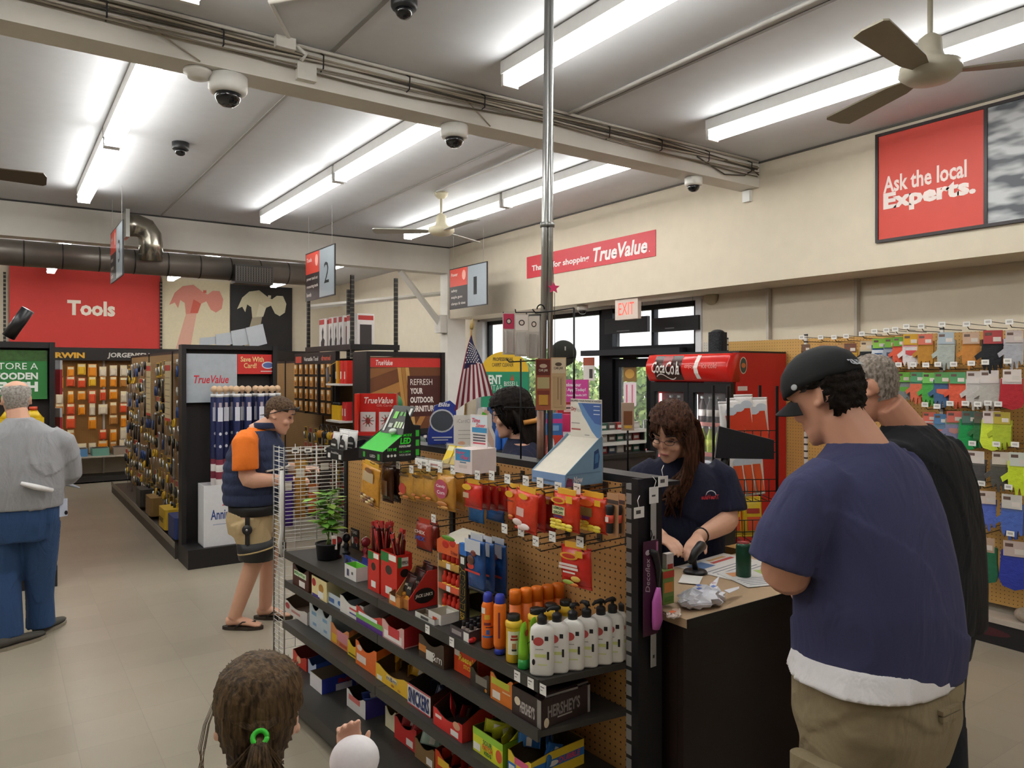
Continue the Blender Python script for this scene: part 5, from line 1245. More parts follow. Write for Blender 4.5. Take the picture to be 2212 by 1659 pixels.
m=MB();m.box(-.012,-.001,.05,.012,.001,.115,C('#e6ded6',.5));m.box(-.008,-.0018,.075,.008,-.001,.10,C('#c03a2c',.5));o=m.build('plant_label',t);o.location=(.012,-.045,0);o.rotation_euler=(.1,0,-.6)
# ================================================================ goods hanging on the gondola pegboard
WIRE=C('#55514c',.35,.8)
def peg_hook(px,py,label,wt=.13,wire=True,tagc=TAGW):
    p=gw(px,py,wt);u,w_=guw(p);L_=.353 - wt
    t=thing('peg_hook',label,'peg hook',G(u,.353,p.z),GR,'tagged peg hooks on the gondola')
    m=MB();m.tube([(0,0,-.012),(-L_*.98,0,-.012),(-L_,0,.0)],.0022,WIRE,6);m.tube([(0,0,-.035),(-L_*.9,0,-.037),(-L_*.97,0,-.026)],.0022,WIRE,6);m.box(-.003,-.012,-.045,.0,.012,0,WIRE);m.build('wire',t)
    m=MB();o=Vector((-L_-.001,.0165,-.016));m.box(-L_-.001,-.0165,-.016,-L_+.001,.0165,.018,tagc);m.patch(o,-Y3,Z3,.004,.022,.018,.025,TAGT);m.patch(o,-Y3,Z3,.004,.008,.014,.010,TAGT);m.patch(o,-Y3,Z3,.020,.017,.028,.024,C('#8a8482',.6));m.build('price_tag',t)
    return p,u
tags=[(790,985),(818,990),(852,1003),(880,1012),(898,1002),(916,1008),(941,1010),(968,1013),(1020,1024),(1050,1025),(1083,1032),(1122,1036),(1152,1040),(1190,1050),(1230,1053)]
wh=['above the yellow nut bag at the far end','beside the far yellow nut bag','under the front of the headlamp box','above the first tan snack bag','between two tan snack bags','above the last tan snack bag','above the gold bag with pink print','beside the gold bags, before the clear tray','above the first short red bag','above the short red bags, under the white card box','above the dark red bags','above the orange bag','above the red bag with white print','below the wedge box, beside the lemon bag','above the lemon bag, below the wedge box']
for (x,y),l in zip(tags,wh): peg_hook(x,y,'wire peg hook, price tag '+l)
tags2=[((1077,1138),'second row, above the blue hanging packs'),((1112,1144),'second row, below the orange bags'),((1143,1165),'second row, empty, right of the blue packs'),((1178,1155),'second row, under the red print bag'),((1236,1166),'above the lone tall red bag'),((927,1117),'above the brown-red snack mix bag')]
for (x,y),l in tags2: peg_hook(x,y,'wire peg hook with white price tag, '+l)
def bag(label,x0,y0,x1,y1,w_,hx,group=None,th=.04,marks=(),top='#e9b53a',tilt=0,roll=0,name='snack_bag',cat='snack bag',clear=None,end=None):
    a=gw(x0,y1,w_);b=gw(x1,y1,w_);c=gw((x0+x1)/2,y0,w_);d=gw((x0+x1)/2,y1,w_)
    wd=(a-b).length;ht=c.z - d.z;p=(c+d) / 2
    m=MB();pillow(m,ht,wd,th,C(hx,.25,0,.25,30,.55),C(end or hx,.3))
    o=Vector((0,-th/2-.0006,0))
    for k in marks:
        q=o + Vector((k[1]*wd,0,k[2]*ht))
        if k[0] is None: m.patch(q,X3,Z3,-k[3]*wd,-k[4]*ht,k[3]*wd,k[4]*ht,C(k[5],.4),.0004+.0004*(k[6] if len(k)>6 else 0))
        elif k[0] == 'o': m.disc(q,X3,Z3,0,0,k[3]*wd,k[4]*ht,C(k[5],.4),.0005+.0004*(k[6] if len(k)>6 else 0),14)
        elif k[0] == 'b': m.ball(q,(k[3]*wd,.004,k[4]*ht),C(k[5],.35),10,6)
        else: m.text(k[0],q,X3,Z3,k[3]*wd,k[4]*ht,C(k[5],.4),.03,0,.0016)
    m.box(-wd*.35,-.0015,ht*.44,wd*.35,.0015,ht*.5+.012,C(top,.4))
    q=tag(m.build(name),label,cat,group);q.location=p;q.rotation_euler=(tilt,roll,GR-PI/2)
    return q
nuts=tuple(('b',-.25+.13*(i%5),-.42+.07*(i // 5),.09,.035,('#a8783a','#6a3a26','#d9c08a')[i%3]) for i in range(15))
bag('tall golden nut mix bag at the far end of the pegboard',780,1002,822,1092,.16,'#d99a36',marks=((None,.0,.20,.26,.12,'#c9b08a'),('o',.02,.36,.2,.06,'#8a5a36'))+nuts,roll=.12,th=.035)
bag('dark brown snack bag hanging behind the nut mix bag',826,1005,850,1085,.22,'#4a2a1c',marks=((None,0,-.1,.25,.2,'#b9a890'),),top='#2c1a14')
bag('second dark brown snack bag, farther back from the nut mix bag',846,1000,866,1084,.26,'#3a2018',top='#2c1a14')
for i,(a,b_) in enumerate(((864,898),(893,922),(916,946))):
    bag(('tan snack bag nearest the dark brown bags, red seal on its front','middle one of the three tan snack bags','tan snack bag nearest the gold bag with pink print')[i],a,1018+2*i,b_,1080+2*i,.17,'#c8933e','tan snack bags',.04,marks=((('o',-.1,-.1,.22,.2,'#c8483a'),) if i == 0 else ())+((None,0,.38,.3,.04,'#7a5a2c'),('b',.1,-.36,.2,.05,'#c9722a'),('b',-.2,-.3,.15,.05,'#b5662a')),top='#b9923f')
bag('gold snack bag with large pink lettering',945,1022,984,1102,.14,'#c98f3c',marks=(('o',-.05,.08,.36,.26,'#b84a62'),('Candy',-.3,.10,.5,.10,'#f0dde0'),('Corn',-.25,-.06,.42,.10,'#f0dde0'),('b',0,-.32,.3,.07,'#b5702f'),('b',.15,-.4,.2,.05,'#d09a4a')),top='#c29a44',th=.045)
bag('plain gold snack bag behind the one with pink lettering',980,1022,1004,1104,.20,'#b67f33',top='#c29a44',th=.04)
for i,(a,b_) in enumerate(((1004,1042),(1034,1058),(1054,1076),(1072,1098))):
    bag(('first short red candy bag, yellow oval on its front','second short red candy bag in its row','third short red candy bag in its row','last short red candy bag, nearest the orange bag')[i],a,1042+2*i,b_,1098+2*i,.14+.04*i,'#cf2a20' if i == 0 else '#a81f1a','short red candy bags',.035,marks=(('o',-.18,.32,.26,.12,'#e8b52f'),(None,-.22,.0,.16,.10,'#c9a88a')) if i == 0 else ((None,0,.36,.18,.06,'#e0a52c'),))
bag('blue candy bag hanging low behind the short red bags, farther one',1012,1095,1046,1128,.28,'#2f7ac4','low blue bags',.02,top='#2f7ac4');bag('blue candy bag hanging low behind the short red bags, nearer one',1050,1098,1090,1126,.29,'#23589c','low blue bags',.02,top='#23589c')
bag('orange candy bag with dark print and a yellow oval',1098,1052,1126,1124,.17,'#e0542a',marks=(('o',-.1,.3,.3,.10,'#e8b52f'),('KING',-.3,.08,.55,.06,'#3a2018'),('b',0,-.35,.2,.05,'#e08a3a')))
bag('red candy bag with white printed squares, mints showing',1114,1058,1162,1150,.13,'#dd4028',marks=(('o',0,.36,.2,.07,'#e8b52f'),(None,-.1,-.02,.16,.1,'#e2b8b0'),('b',-.2,-.28,.22,.08,'#e8d2cc'),('b',.15,-.33,.2,.07,'#ecdcd8'),('b',0,-.38,.2,.06,'#e3c9c2')),roll=.08,th=.04)
bag('red candy bag behind the one with white printed squares',1152,1062,1178,1148,.2,'#c32c22',marks=((None,.1,.34,.2,.06,'#e8b52f'),('b',0,-.3,.3,.08,'#b58a80')))
bag('dark red candy bag beside the lemon bag',1174,1068,1200,1152,.25,'#9c211c',marks=((None,.1,.34,.2,.06,'#d8a52f'),))
lem=tuple(('b',-.32+.2*(i%4),-.40+.08*(i // 4),.14,.055,('#e8cf3a','#efd95a','#d9b92a')[i%3]) for i in range(10))
bag('orange-red bag lettered LEMON DROPS full of yellow sweets',1197,1064,1252,1147,.10,'#d8381f',marks=(('o',-.14,.30,.28,.09,'#eab838'),('o',-.14,.30,.2,.055,'#c8401f',1),(None,.28,.36,.12,.09,'#e8b52f'),(None,-.12,.04,.24,.11,'#dcd9a8'),('LEMON',-.32,.07,.40,.07,'#3a5a2a'),('DROPS',-.30,-.05,.36,.07,'#3a5a2a'),(None,-.14,-.12,.18,.03,'#5a2a6a'))+lem,th=.045)
bag('orange-red candy bag with a green label beside the flashlight card',1250,1070,1312,1149,.16,'#d03a1f',marks=(('o',-.1,.30,.26,.09,'#e0702f'),(None,.3,.34,.1,.08,'#e8b52f'),(None,-.08,.06,.2,.12,'#7a6a3a'),(None,-.1,-.10,.14,.04,'#5a2a6a'))+lem,th=.04)
bag('tall red fruit candy bag hanging alone on the second row',1213,1180,1277,1268,.15,'#cf2a22',marks=(('o',-.05,.28,.3,.09,'#e8a82f'),('o',-.05,.28,.22,.055,'#c8301f',1),(None,.28,.36,.12,.08,'#e8b52f'),(None,-.08,.06,.3,.03,'#e9d9d4'),(None,-.08,-.02,.32,.03,'#e9d9d4'),(None,-.06,-.12,.2,.02,'#e9d9d4'),('b',.15,-.25,.16,.07,'#d8b04a'),('b',-.1,-.36,.2,.06,'#8a9a3a'),('b',.1,-.4,.14,.05,'#c9702a')),roll=-.05,th=.05)
bag('brown-red snack mix bag with white-blue lettering near the meat sticks',900,1126,934,1190,.13,'#9a2f22',marks=(('CHEX',-.36,.10,.66,.12,'#d9c6c0'),('MIX',-.3,-.12,.6,.15,'#3a4a9a')),top='#b5381f',end='#2a1a14',th=.04)
bag('brown-red snack mix bag behind the lettered one',926,1130,948,1188,.22,'#7d261c',top='#9c3020',end='#2a1a14')
for i,(a,b_) in enumerate(((1012,1048),(1034,1068),(1058,1094))):
    bag(('blue hanging pack with red lettering nearest the card display','middle one of three blue hanging packs','blue hanging pack farthest from the card display')[i],a,1160+4*i,b_,1278+4*i,.10+.07*i,'#24508f','blue hanging packs',.04,marks=((None,0,.34,.45,.12,'#c9ccd4'),('b',.05,.22,.16,.06,'#7a3a34'),('b',-.1,.08,.22,.09,'#5a3a30'),(None,0,-.12,.44,.02,'#c9342c',1),('o',-.1,-.02,.2,.06,'#c8382c',2)),top='#c9ccd4',end='#1d1c22')
for i,(x0,x1,w_) in enumerate(((1312,1336,.16),(1333,1350,.24))):
    a=gw(x0,1157,w_);b=gw(x1,1157,w_);c=gw(x0,1072,w_);wd=(a-b).length;ht=c.z - a.z
    t=thing('flashlight_pack',('orange and black flashlight on a card, front one','orange and black flashlight on a card, behind the front one')[i],'flashlight',(a+b)/2,GR-PI/2,'carded flashlights')
    m=MB();m.box(-wd/2,-.001,0,wd/2,.001,ht+.008,C('#b98a62',.6));m.box(-wd/2,-.002,ht*.8,wd/2,-.001,ht*.9,C('#4a3a34',.6));m.build('card',t)
    m=MB();m.lathe([(.010,ht*.08),(.011,ht*.1),(.0105,ht*.3),(.0115,ht*.34),(.0115,ht*.56),(.0135,ht*.62),(.014,ht*.76),(.012,ht*.78)],BLACK,14,loc(0,-.014));m.lathe([(.0122,ht*.34),(.0122,ht*.54)],C('#e0503a',.4),14,loc(0,-.014));m.patch((0,-.0265,0),X3,Z3,-.007,ht*.37,.007,ht*.5,C('#ecd6d0',.5));m.build('flashlight',t)
# ---- end clip strips with the bathroom brush pack
def cs(px0,py0,px1,py1,t): return at(px0,py0,t),at(px1,py1,t)
up=G(-.064,.42,0)
def endpt(px,py,dy=0):                    # on the plane just before the end post
    d=ray(px,py);q=up + GN.cross(Z3) * 0;n=EU;o=Vector((0,0,H));t=(q-o).dot(n) / d.dot(n) - dy;return o + d * t
for i,(px,y0,y1,l) in enumerate(((1411,1058,1440,'grey clip strip hanging on the end post behind the brush pack'),)):
    a=endpt(px,y0,.004);b=endpt(px,y1,.004)
    t=thing('clip_strip',l,'clip strip',(a.x,a.y,0),GR)
    m=MB();m.box(-.013,-.002,b.z,.013,0,a.z-.03,C('#a5a3a0',.4));
    for k in range(6): m.box(-.004,-.003,b.z+.03+k*.08,.004,-.002,b.z+.04+k*.08,C('#3a3836',.5))
    m.build('strip',t);m=MB();m.box(-.022,-.004,a.z-.045,.022,-.002,a.z+.01,TAGW);m.patch((0,-.0042,a.z-.02),X3,Z3,-.012,-.002,.006,.004,TAGT);m.build('price_tag',t)
    m=MB();m.tube([(.0,-.002,a.z),(.01,-.004,a.z+.03),(-.006,-.003,a.z+.045)],.0015,TAGW,5);m.build('string',t)
for px,py,l in ((1380,1107,'white shelf tag hanging from a string on the slotted upright'),(1432,1040,'white shelf tag clipped to the top of the end post')):
    a=endpt(px,py,.006);m=MB();m.box(-.024,-.002,-.018,.024,.0,.018,TAGW);m.patch((0,-.0022,0),X3,Z3,-.016,-.004,.006,.008,TAGT);m.tube([(0,0,.018),(-.006,.0,.04),(.004,0,.055)],.0014,TAGW,5);o=tag(m.build('hanging_tag'),l,'price tag');place(o,a,GR)
a=endpt(1406,1372,.012);b=endpt(1406,1168,.012);c=endpt(1436,1372,.012);hh=b.z - a.z;wd=.072
t=thing('brush_pack','purple carded bath brush pack lettered Decoflex with a pink scrubber, hanging at the gondola end','brush pack',(a.x,a.y,a.z),GR)
m=MB();m.box(-wd/2,0,0,wd/2,.002,hh,C('#4a1d3a',.5));m.text('Decoflex',(-wd*.08,0,hh*.46),Z3,-X3,hh*.36,.022,'#cbb9c6',.0,.25);m.disc((-.016,0,hh*.88),X3,Z3,0,0,.012,.009,C('#cbb9c6',.5));m.patch((0,0,0),X3,Z3,wd*.36,hh*.3,wd*.5,hh*.98,C('#b56a92',.5));m.build('card',t)
m=MB();m.tube([(.012,-.012,.02),(.016,-.014,hh*.15),(.014,-.014,hh*.36),(.024,-.012,hh*.5)],[.016,.024,.022,.010],C('#d06ac0',.3),12,flat=.5);m.build('scrubber',t,'pink plastic scrubber')
m=MB();m.tube([(.024,-.01,hh*.5),(.026,-.01,hh*.7),(.012,-.008,hh*.86),(-.01,-.006,hh*.9)],[.006,.012,.016,.008],BLACK,10,flat=.6);m.build('handle',t)
m=MB();m.tube([(0,.002,hh),(.004,-.002,hh+.02),(.002,.001,hh+.035)],.002,BLACK,5);m.build('hook',t)
# ---- white wire grid at the far end
WW=C('#d2d0cc',.35,.2)
ge=G(LEN+.055,.02,0);gx=EW
t=thing('wire_grid_rack','white wire grid rack fixed to the far end of the candy gondola','wire rack',(0,0,0))
def gridpanel(nm_,o,ax,wd,z0,z1,dz,dx,r=.0022):
    m=MB();n=int((z1-z0)/dz)
    for k in range(n+1): m.tube([o+Z3*(z0+k*dz),o+ax*wd+Z3*(z0+k*dz)],r,WW,5)
    for k in range(int(wd/dx)+1): m.tube([o+ax*(k*dx)+Z3*z0,o+ax*(k*dx)+Z3*z1],r,WW,5)
    m.tube([o+Z3*z0,o+Z3*z1],r*2,WW,6);m.tube([o+ax*wd+Z3*z0,o+ax*wd+Z3*z1],r*2,WW,6)
    return m.build(nm_,t)
gridpanel('front_grid',ge,EW,.36,.80,1.33,.021,.09)
gridpanel('side_grid',ge,EU,.16,.15,1.33,.026,.08)
gridpanel('back_grid',ge+EU*.16,EW,.36,.15,1.33,.052,.12)
m=MB()
for k in range(24): m.tube([ge+EW*.36+Z3*(.84+.02*k),ge+EW*.385+EU*.03+Z3*(.832+.02*k),ge+EW*.36+EU*.06+Z3*(.84+.02*k)],.002,WW,5)
m.build('spiral_spine',t)
m=MB();q=ge - EW * .012;m.tube([q+Z3*1.20,q+Z3*1.0,q+Z3*.86,q-EW*.012+Z3*.79,q+Z3*.72],[.012,.014,.012,.014,.008],C('#e9e7e3',.4),8,flat=.4);m.build('white_tie',t)
for k,(f,l) in enumerate(((.06,'first white price tag on the top wire of the grid rack'),(.13,'wide white tag on the top wire of the grid rack'),(.24,'third white price tag on the top wire of the grid rack'))):
    m=MB();p=ge + EW * f + Z3 * 1.305 - EU * .004;m.box(-.02,-.001,-.012,.02,.001,.016,TAGW);m.patch((0,-.0012,0),X3,Z3,-.014,-.004,.01,.006,TAGT);o=tag(m.build('price_tag_card'),l,'price tag','tags on the grid rack');place(o,p,-.13)
# things hanging inside the grid rack
for k,(f,z0,z1,wd,hx,l) in enumerate(((.05,.86,1.16,.07,'#4a2a86','purple pack hanging in the wire grid rack'),(.13,.90,1.24,.06,'#b9853a','amber pack hanging in the wire grid rack'),(.20,.93,1.10,.06,'#c8703a','orange pack hanging in the wire grid rack'),(.27,1.0,1.25,.06,'#3a332e','dark pack hanging in the wire grid rack'),(.32,.9,1.05,.05,'#d9d2c4','white pack hanging in the wire grid rack'))):
    m=MB();h=z1 - z0;m.box(-wd/2,-.002,0,wd/2,.002,h,C(hx,.4));m.rbox((0,-.014,h*.12),(wd*.8,.022,h*.5),.008,C(hx,.3));m.patch((0,-.0022,0),X3,Z3,-wd*.4,h*.7,wd*.4,h*.86,C('#d9d0c0',.5));o=tag(m.build('hanging_pack'),l,'hanging pack','packs in the grid rack');place(o,ge+EW*f+EU*(.10+.012*(k%2))+Z3*z0,-.13)
# ================================================================ boxes on top of the gondola
ZT=1.352
# black tray of pouches
def onhook(px,py,z): return guw(on_z(px,py,z))
u,w_=onhook(712,990,1.335);TL=G(1.64,.09,1.302)
t=thing('pouch_tray','black card tray of white and black pouches at the far end of the gondola top','display tray',TL,GR)
m=MB();m.prism([(0,0),(.22,0),(.22,.085),(0,.055)],.003,BLACK,frame((0,0,0),X3,Z3));m.prism([(0,0),(.22,0),(.22,.085),(0,.055)],.003,BLACK,frame((0,.20,0),X3,Z3));m.box(0,0,0,.22,.2,.003,BLACK);m.box(0,0,0,.003,.2,.055,BLACK);m.box(.217,0,0,.22,.2,.085,BLACK)
m.text('freebies',(0,.14,.03),-Y3,Z3,.09,.012,'#b9b7b4');m.patch((0,.18,0),-Y3,Z3,0,.006,.03,.03,TAGW);m.patch((0,.05,0),-Y3,Z3,0,.006,.03,.03,TAGW);m.build('box',t)
for i in range(4):
    m=MB();pillow(m,.125,.10,.02,C('#dcdad8',.3,0,.2,70,.2));m.prism([(-.046,-.056),(.046,-.056),(.046,-.0),(.03,.022),(0,.03),(-.03,.022),(-.046,0)],.0008,BLACK,frame((0,-.0108,0),X3,Z3));m.patch((0,-.0118,0),X3,Z3,-.03,-.01,.03,0,C('#c9c7c4',.5));m.patch((0,-.0118,0),X3,Z3,-.025,-.03,.025,-.024,C('#c9c7c4',.5))
    o=tag(m.build('pouch'),'white pouch with a black arched front in the black tray','pouch','pouches in the black tray');q=TL + rotz(GR) @ Vector((.03+.045*(i // 2),.05+.1*(i%2),.075+.012*(i // 2)));o.location=q;o.rotation_euler=(-.12,0,GR-PI/2+.1*(i-1.5))
# gift card stand
p=G(2.06,.47,1.392);t=thing('gift_card_stand','red gift card stand lettered True Value behind the black pouch tray','card stand',p,math.radians(-35))
m=MB();RD=C('#c8271f',.35);m.box(-.115,0,0,.115,.012,.235,RD);m.box(-.115,-.07,0,-.10,0,.235,C('#d8301f',.3));m.box(.103,-.05,0,.115,0,.235,RD);m.box(-.10,-.05,0,.103,0,.02,RD);m.text('TrueValue',(-.075,0,.178),X3,Z3,.165,.036,'#efe6da',.02,.25);m.text('Gift Cards',(-.005,0,.160),X3,Z3,.09,.014,'#d98a80');m.box(-.004,-.012,.02,.012,0,.15,RD);m.build('stand',t)
for i in range(2):
    m=MB();m.box(-.043,-.003,0,.043,0,.11,C('#d9d4d0',.3));m.disc((0,-.003,.06),X3,Z3,0,0,.014,.02,C('#b5242c',.4));
    for a in range(5): m.patch((0,-.003,.06),(math.cos(a*.62),0,math.sin(a*.62)),(-math.sin(a*.62),0,math.cos(a*.62)),-.035,-.002,.035,.002,C(('#4a3a34','#b5242c','#3a6a3a')[a%3],.5),.0014)
    o=tag(m.build('gift_card'),('picture gift card, farther of two in the red stand','picture gift card, nearer of two in the red stand')[i],'gift card','gift cards in the red stand');q=p + rotz(math.radians(-35)) @ Vector((-.05+.106*i,-.016,.021));place(o,q,math.radians(-35))
# green and black headlamp box
p=G(1.10,.03,ZT);t=thing('headlamp_box','black and bright green wedge display box for an LED headlamp','display box',p,GR)
GRN=C('#1fbf24',.45);L_=.235;D=.19
m=MB()
m.prism([(0,0),(D,0),(D,.155),(.155,.155),(0,.045)],.003,BLACK,frame((0,0.003,0),X3,Z3));m.prism([(0,0),(D,0),(D,.155),(.155,.155),(0,.045)],.003,BLACK,frame((0,L_,0),X3,Z3));m.box(0,0,0,.003,L_,.045,BLACK);m.box(D-.003,0,0,D,L_,.155,BLACK);m.box(0,0,0,D,L_,.003,BLACK)
m.add([(.002,.003,.044),(.155,.003,.150),(.155,L_-.003,.150),(.002,L_-.003,.044)],[(0,1,2,3)],GRN)
m.text('LED',(.085,0,.075),X3,Z3,.055,.028,'#35d92f',.04,.15);m.text('3 MODE',(.09,0,.108),X3,Z3,.055,.012,'#35d92f',.02,.15);m.text('HEADLAMP',(.08,0,.06),X3,Z3,.06,.010,'#e2e2e0',.03);m.text('TRY ME',(.02,0,.047),X3,Z3,.048,.013,'#35d92f',.03,.1);m.text('150 LUMEN',(.08,0,.036),X3,Z3,.058,.009,'#35d92f',.01);m.text('WIDE BEAM',(.08,0,.022),X3,Z3,.058,.009,'#d2d2d0',.01)
for k in range(3): m.disc((.026+.017*k,0,.026),X3,Z3,0,0,.006,.006,C('#d2d2d0',.5))
for k in range(3): m.patch((.165,0,.02+.043*k),X3,Z3,0,0,.018,.028,C('#2fae2c',.5))
m.patch((0,.19,0),-Y3,Z3,0,.01,.02,.034,C('#2fae2c',.5));m.text('LED',(0,.12,.014),-Y3,Z3,.05,.012,'#d9d9d6');m.patch((0,.05,0),-Y3,Z3,0,.006,.02,.032,C('#2fae2c',.5));m.build('box',t)
m=MB();m.add([(.10,.0,.115),(.10,L_-.02,.115),(.165,L_-.035,.24),(.165,.0,.24)],[(3,2,1,0)],C('#3a3d3a',.4));m.add([(.102,.0,.115),(.102,L_-.02,.115),(.167,L_-.035,.24),(.167,.0,.24)],[(0,1,2,3)],BLACK)
q=Vector((.0995,L_-.03,.115));uu=Vector((.065,-.012,.125)).normalized();rr_=-Y3
for a,b_,c,d,hx in ((.004,.01,.014,.12,'#dcdcd8'),(.10,.03,.112,.13,'#dcdcd8'),(.03,.075,.05,.11,'#7fd45a'),(.06,.09,.072,.11,'#5fae4a'),(.08,.09,.095,.11,'#5fae4a'),(.025,.03,.045,.05,'#b9bdb4'),(.055,.03,.066,.06,'#c9e0b4'),(.07,.03,.08,.06,'#c9e0b4'),(.084,.03,.094,.06,'#c9e0b4')): m.patch(q,rr_,uu,a*1.75,b_,c*1.75,d,C(hx,.5),.002)
m.build('header_card',t)
m=MB();m.prism([(0,0),(.075,0),(.02,.115)],.003,BLACK,frame((.10,.003,.115),X3,Z3));m.build('card_brace',t)
m=MB();m.ball((.10,.09,.125),(.02,.022,.016),C('#c9d4c9',.15,.3),14,8);m.tube([(.10,.112,.12),(.13,.10,.155),(.12,.07,.15)],.005,C('#8a9a8a',.4),6);m.build('headlamp',t,'clear lensed headlamp')
# blue carton with oval window
p=G(1.38,.47,1.392);t=thing('mirror_carton','blue carton with an oval window, lettered in white, behind the white card display','display box',p,math.radians(-25))
m=MB();m.prism([(-.07,0),(.07,0),(.07,.19),(.04,.215),(-.035,.19),(-.07,.05)],.03,C('#2a3f98',.4),frame((0,0.03,0),X3,Z3));m.disc((0,-.0005,.115),X3,Z3,.0,0,.062,.058,C('#c9ccd2',.4));m.disc((0,-.0012,.115),X3,Z3,.0,0,.055,.05,C('#4a505a',.2));m.text('Blis',(-.02,-.0005,.185),X3,Z3,.06,.02,'#ececf0',.03,.2);m.patch((0,-.0005,.0),X3,Z3,-.05,.03,.05,.036,C('#d2d4de',.5));m.patch((0,-.0005,.0),X3,Z3,-.04,.018,.03,.023,C('#d2d4de',.5));m.build('carton',t)
# white die-cut card with hand and phone
p=G(.97,.38,1.392);t=thing('card_display','white die-cut counter card lettered iCardCling with a hand holding a phone','display card',p,math.radians(-30))
m=MB();WC=C('#dcd6d0',.5);m.prism([(-.085,-.02),(.10,-.02),(.10,.075),(.085,.11),(.085,.165),(.06,.19),(.025,.195),(.02,.165),(-.085,.165)],.004,WC,frame((0,0,0),X3,Z3));m.text('iCardCling',(-.07,-.004,.125),X3,Z3,.082,.022,'#8a8784',-.01);m.prism([(.015,.12),(.055,.19),(.075,.18),(.04,.11)],.001,C('#c9a898',.5),frame((0,-.004,0),X3,Z3));m.prism([(.035,.10),(.06,.13),(.095,.05),(.097,-.0),(.06,.06)],.001,C('#d4b4a4',.5),frame((0,-.0042,0),X3,Z3));m.prism([(.022,.125),(.044,.18),(.062,.17),(.042,.118)],.001,C('#5fbf35',.4),frame((0,-.0056,0),X3,Z3))
for k in range(3): m.patch((-.065,-.004,.095-.018*k),X3,Z3,0,0,.08-.01*k,.003,C('#a8a4a0',.5))
m.disc((-.05,-.004,.04),X3,Z3,0,0,.016,.009,C('#d8a488',.5));m.build('card',t)
# clear tray with yellow cards
p=G(.80,.14,ZT);t=thing('acrylic_tray','clear acrylic counter tray holding yellow cards','display tray',p,GR)
AC=C('#d9d8d4',.1,0,0,30,0,.32);m=MB();m.box(0,0,0,.16,.22,.003,AC);m.box(0,0,.003,.003,.22,.03,AC);m.box(.157,0,.003,.16,.22,.08,AC);m.prism([(0,0),(.16,0),(.16,.08),(0,.03)],.003,AC,frame((0,.003,0),X3,Z3));m.build('tray',t)
m=MB();m.box(-.006,.0,-.004,-.001,.105,.022,TAGW);m.box(-.006,.115,-.004,-.001,.218,.022,TAGW);m.patch((-.006,.10,0),-Y3,Z3,.01,.004,.09,.012,C('#b98a86',.5));m.patch((-.006,.21,0),-Y3,Z3,.01,.004,.08,.012,C('#a8a4a0',.5));m.build('price_strip',t)
for i in range(2):
    m=MB();m.box(0,0,0,.006,.05,.085,C('#e8c92a',.45));m.box(-.0005,.004,.06,.0,.046,.08,C('#efe7b0',.5));o=tag(m.build('yellow_card_pack'),('yellow card pack in the clear tray, farther one','yellow card pack in the clear tray, nearer one')[i],'card pack','yellow packs in the clear tray');q=p + rotz(GR) @ Vector((.07,.075-.062*i,.005));o.location=q;o.rotation_euler=(0,.5,GR)
# white box with blue label and its upright card
p=G(.56,.12,ZT);t=thing('glue_box','white card box with a blue label and a matching upright sign','display box',p,math.radians(8))
m=MB();m.box(0,0,0,.125,.11,.095,C('#e6d6d2',.5));o=Vector((0,.11,0));m.patch(o,-Y3,Z3,.008,.048,.10,.094,C('#3f8fbf',.5));m.text('Super',(0,.10,.072),-Y3,Z3,.06,.016,'#d8486a',.02,.3);m.text('Flex',(0,.07,.055),-Y3,Z3,.055,.016,'#d8486a',.02,.3);m.patch(o,-Y3,Z3,.035,.040,.075,.045,C('#5a7a94',.5));m.patch(o,-Y3,Z3,.03,.02,.08,.032,C('#d2c2bd',.5));m.build('box',t)
m=MB();m.box(.095,.02,.095,.099,.125,.225,C('#e2dcda',.5));o=Vector((.095,.12,.095));m.patch(o,-Y3,Z3,.004,.09,.10,.124,C('#d9e4ea',.5));m.text('Time',(.095,.113,.193),-Y3,Z3,.05,.018,'#d8486a',.02,.3,.002);m.text('Saver',(.095,.09,.175),-Y3,Z3,.06,.016,'#d8486a',.02,.3,.002);m.patch(o,-Y3,Z3,.006,.058,.098,.078,C('#3f8fbf',.5))
for k in range(4): m.patch(o,-Y3,Z3,.012,.012+.011*k,.09,.018+.011*k,C('#c8485a' if k == 0 else '#5a5660',.5))
m.build('sign_card',t)
# wedge box for phone drying
p=G(.085,.17,ZT+.004);t=thing('phone_dryer_box','large pale blue and white wedge display box lettered Dry Now','display box',p,GR);t.scale=(.66,.84,.95)
L_=.215;D=.27;BL=striped('dry_box_blue',['#7f9fb8','#89a8bf','#7a99b4'],2,14);CRM=C('#d6cec0',.6)
m=MB()
sd=[(0,0),(D,0),(D,.165),(D-.012,.175),(0,.045)]
m.prism(sd,.003,C('#7d9fb9',.5),frame((0,.003,0),X3,Z3));m.prism(sd,.003,C('#7d9fb9',.5),frame((0,L_,0),X3,Z3));m.box(0,0,0,.003,L_,.045,C('#7a98c0',.5));m.box(0,0,0,D,L_,.003,CRM);m.box(D-.003,0,0,D,L_,.175,CRM)
m.add([(.003,.003,.043),(D-.003,.003,.166),(D-.003,L_-.003,.166),(.003,L_-.003,.043)],[(0,1,2,3)],CRM)
m.prism([(.02,.002),(.08,.002),(.06,.03),(.03,.028)],.0006,C('#7a3a5a',.5),frame((-.02,-.0006,0),X3,Z3));m.text('Dry',(.012,0,.012),X3,Z3,.04,.022,'#8f3a4a',.02,0,.002);m.text('Now',(.058,0,.012),X3,Z3,.062,.024,'#e6e2de',.03);m.patch((0,L_,0),-Y3,Z3,.01,.012,.16,.019,C('#5a6f8a',.5));m.patch((0,0,0),X3,Z3,.01,.042,.25,.046,C('#6a87a2',.5),.0009)
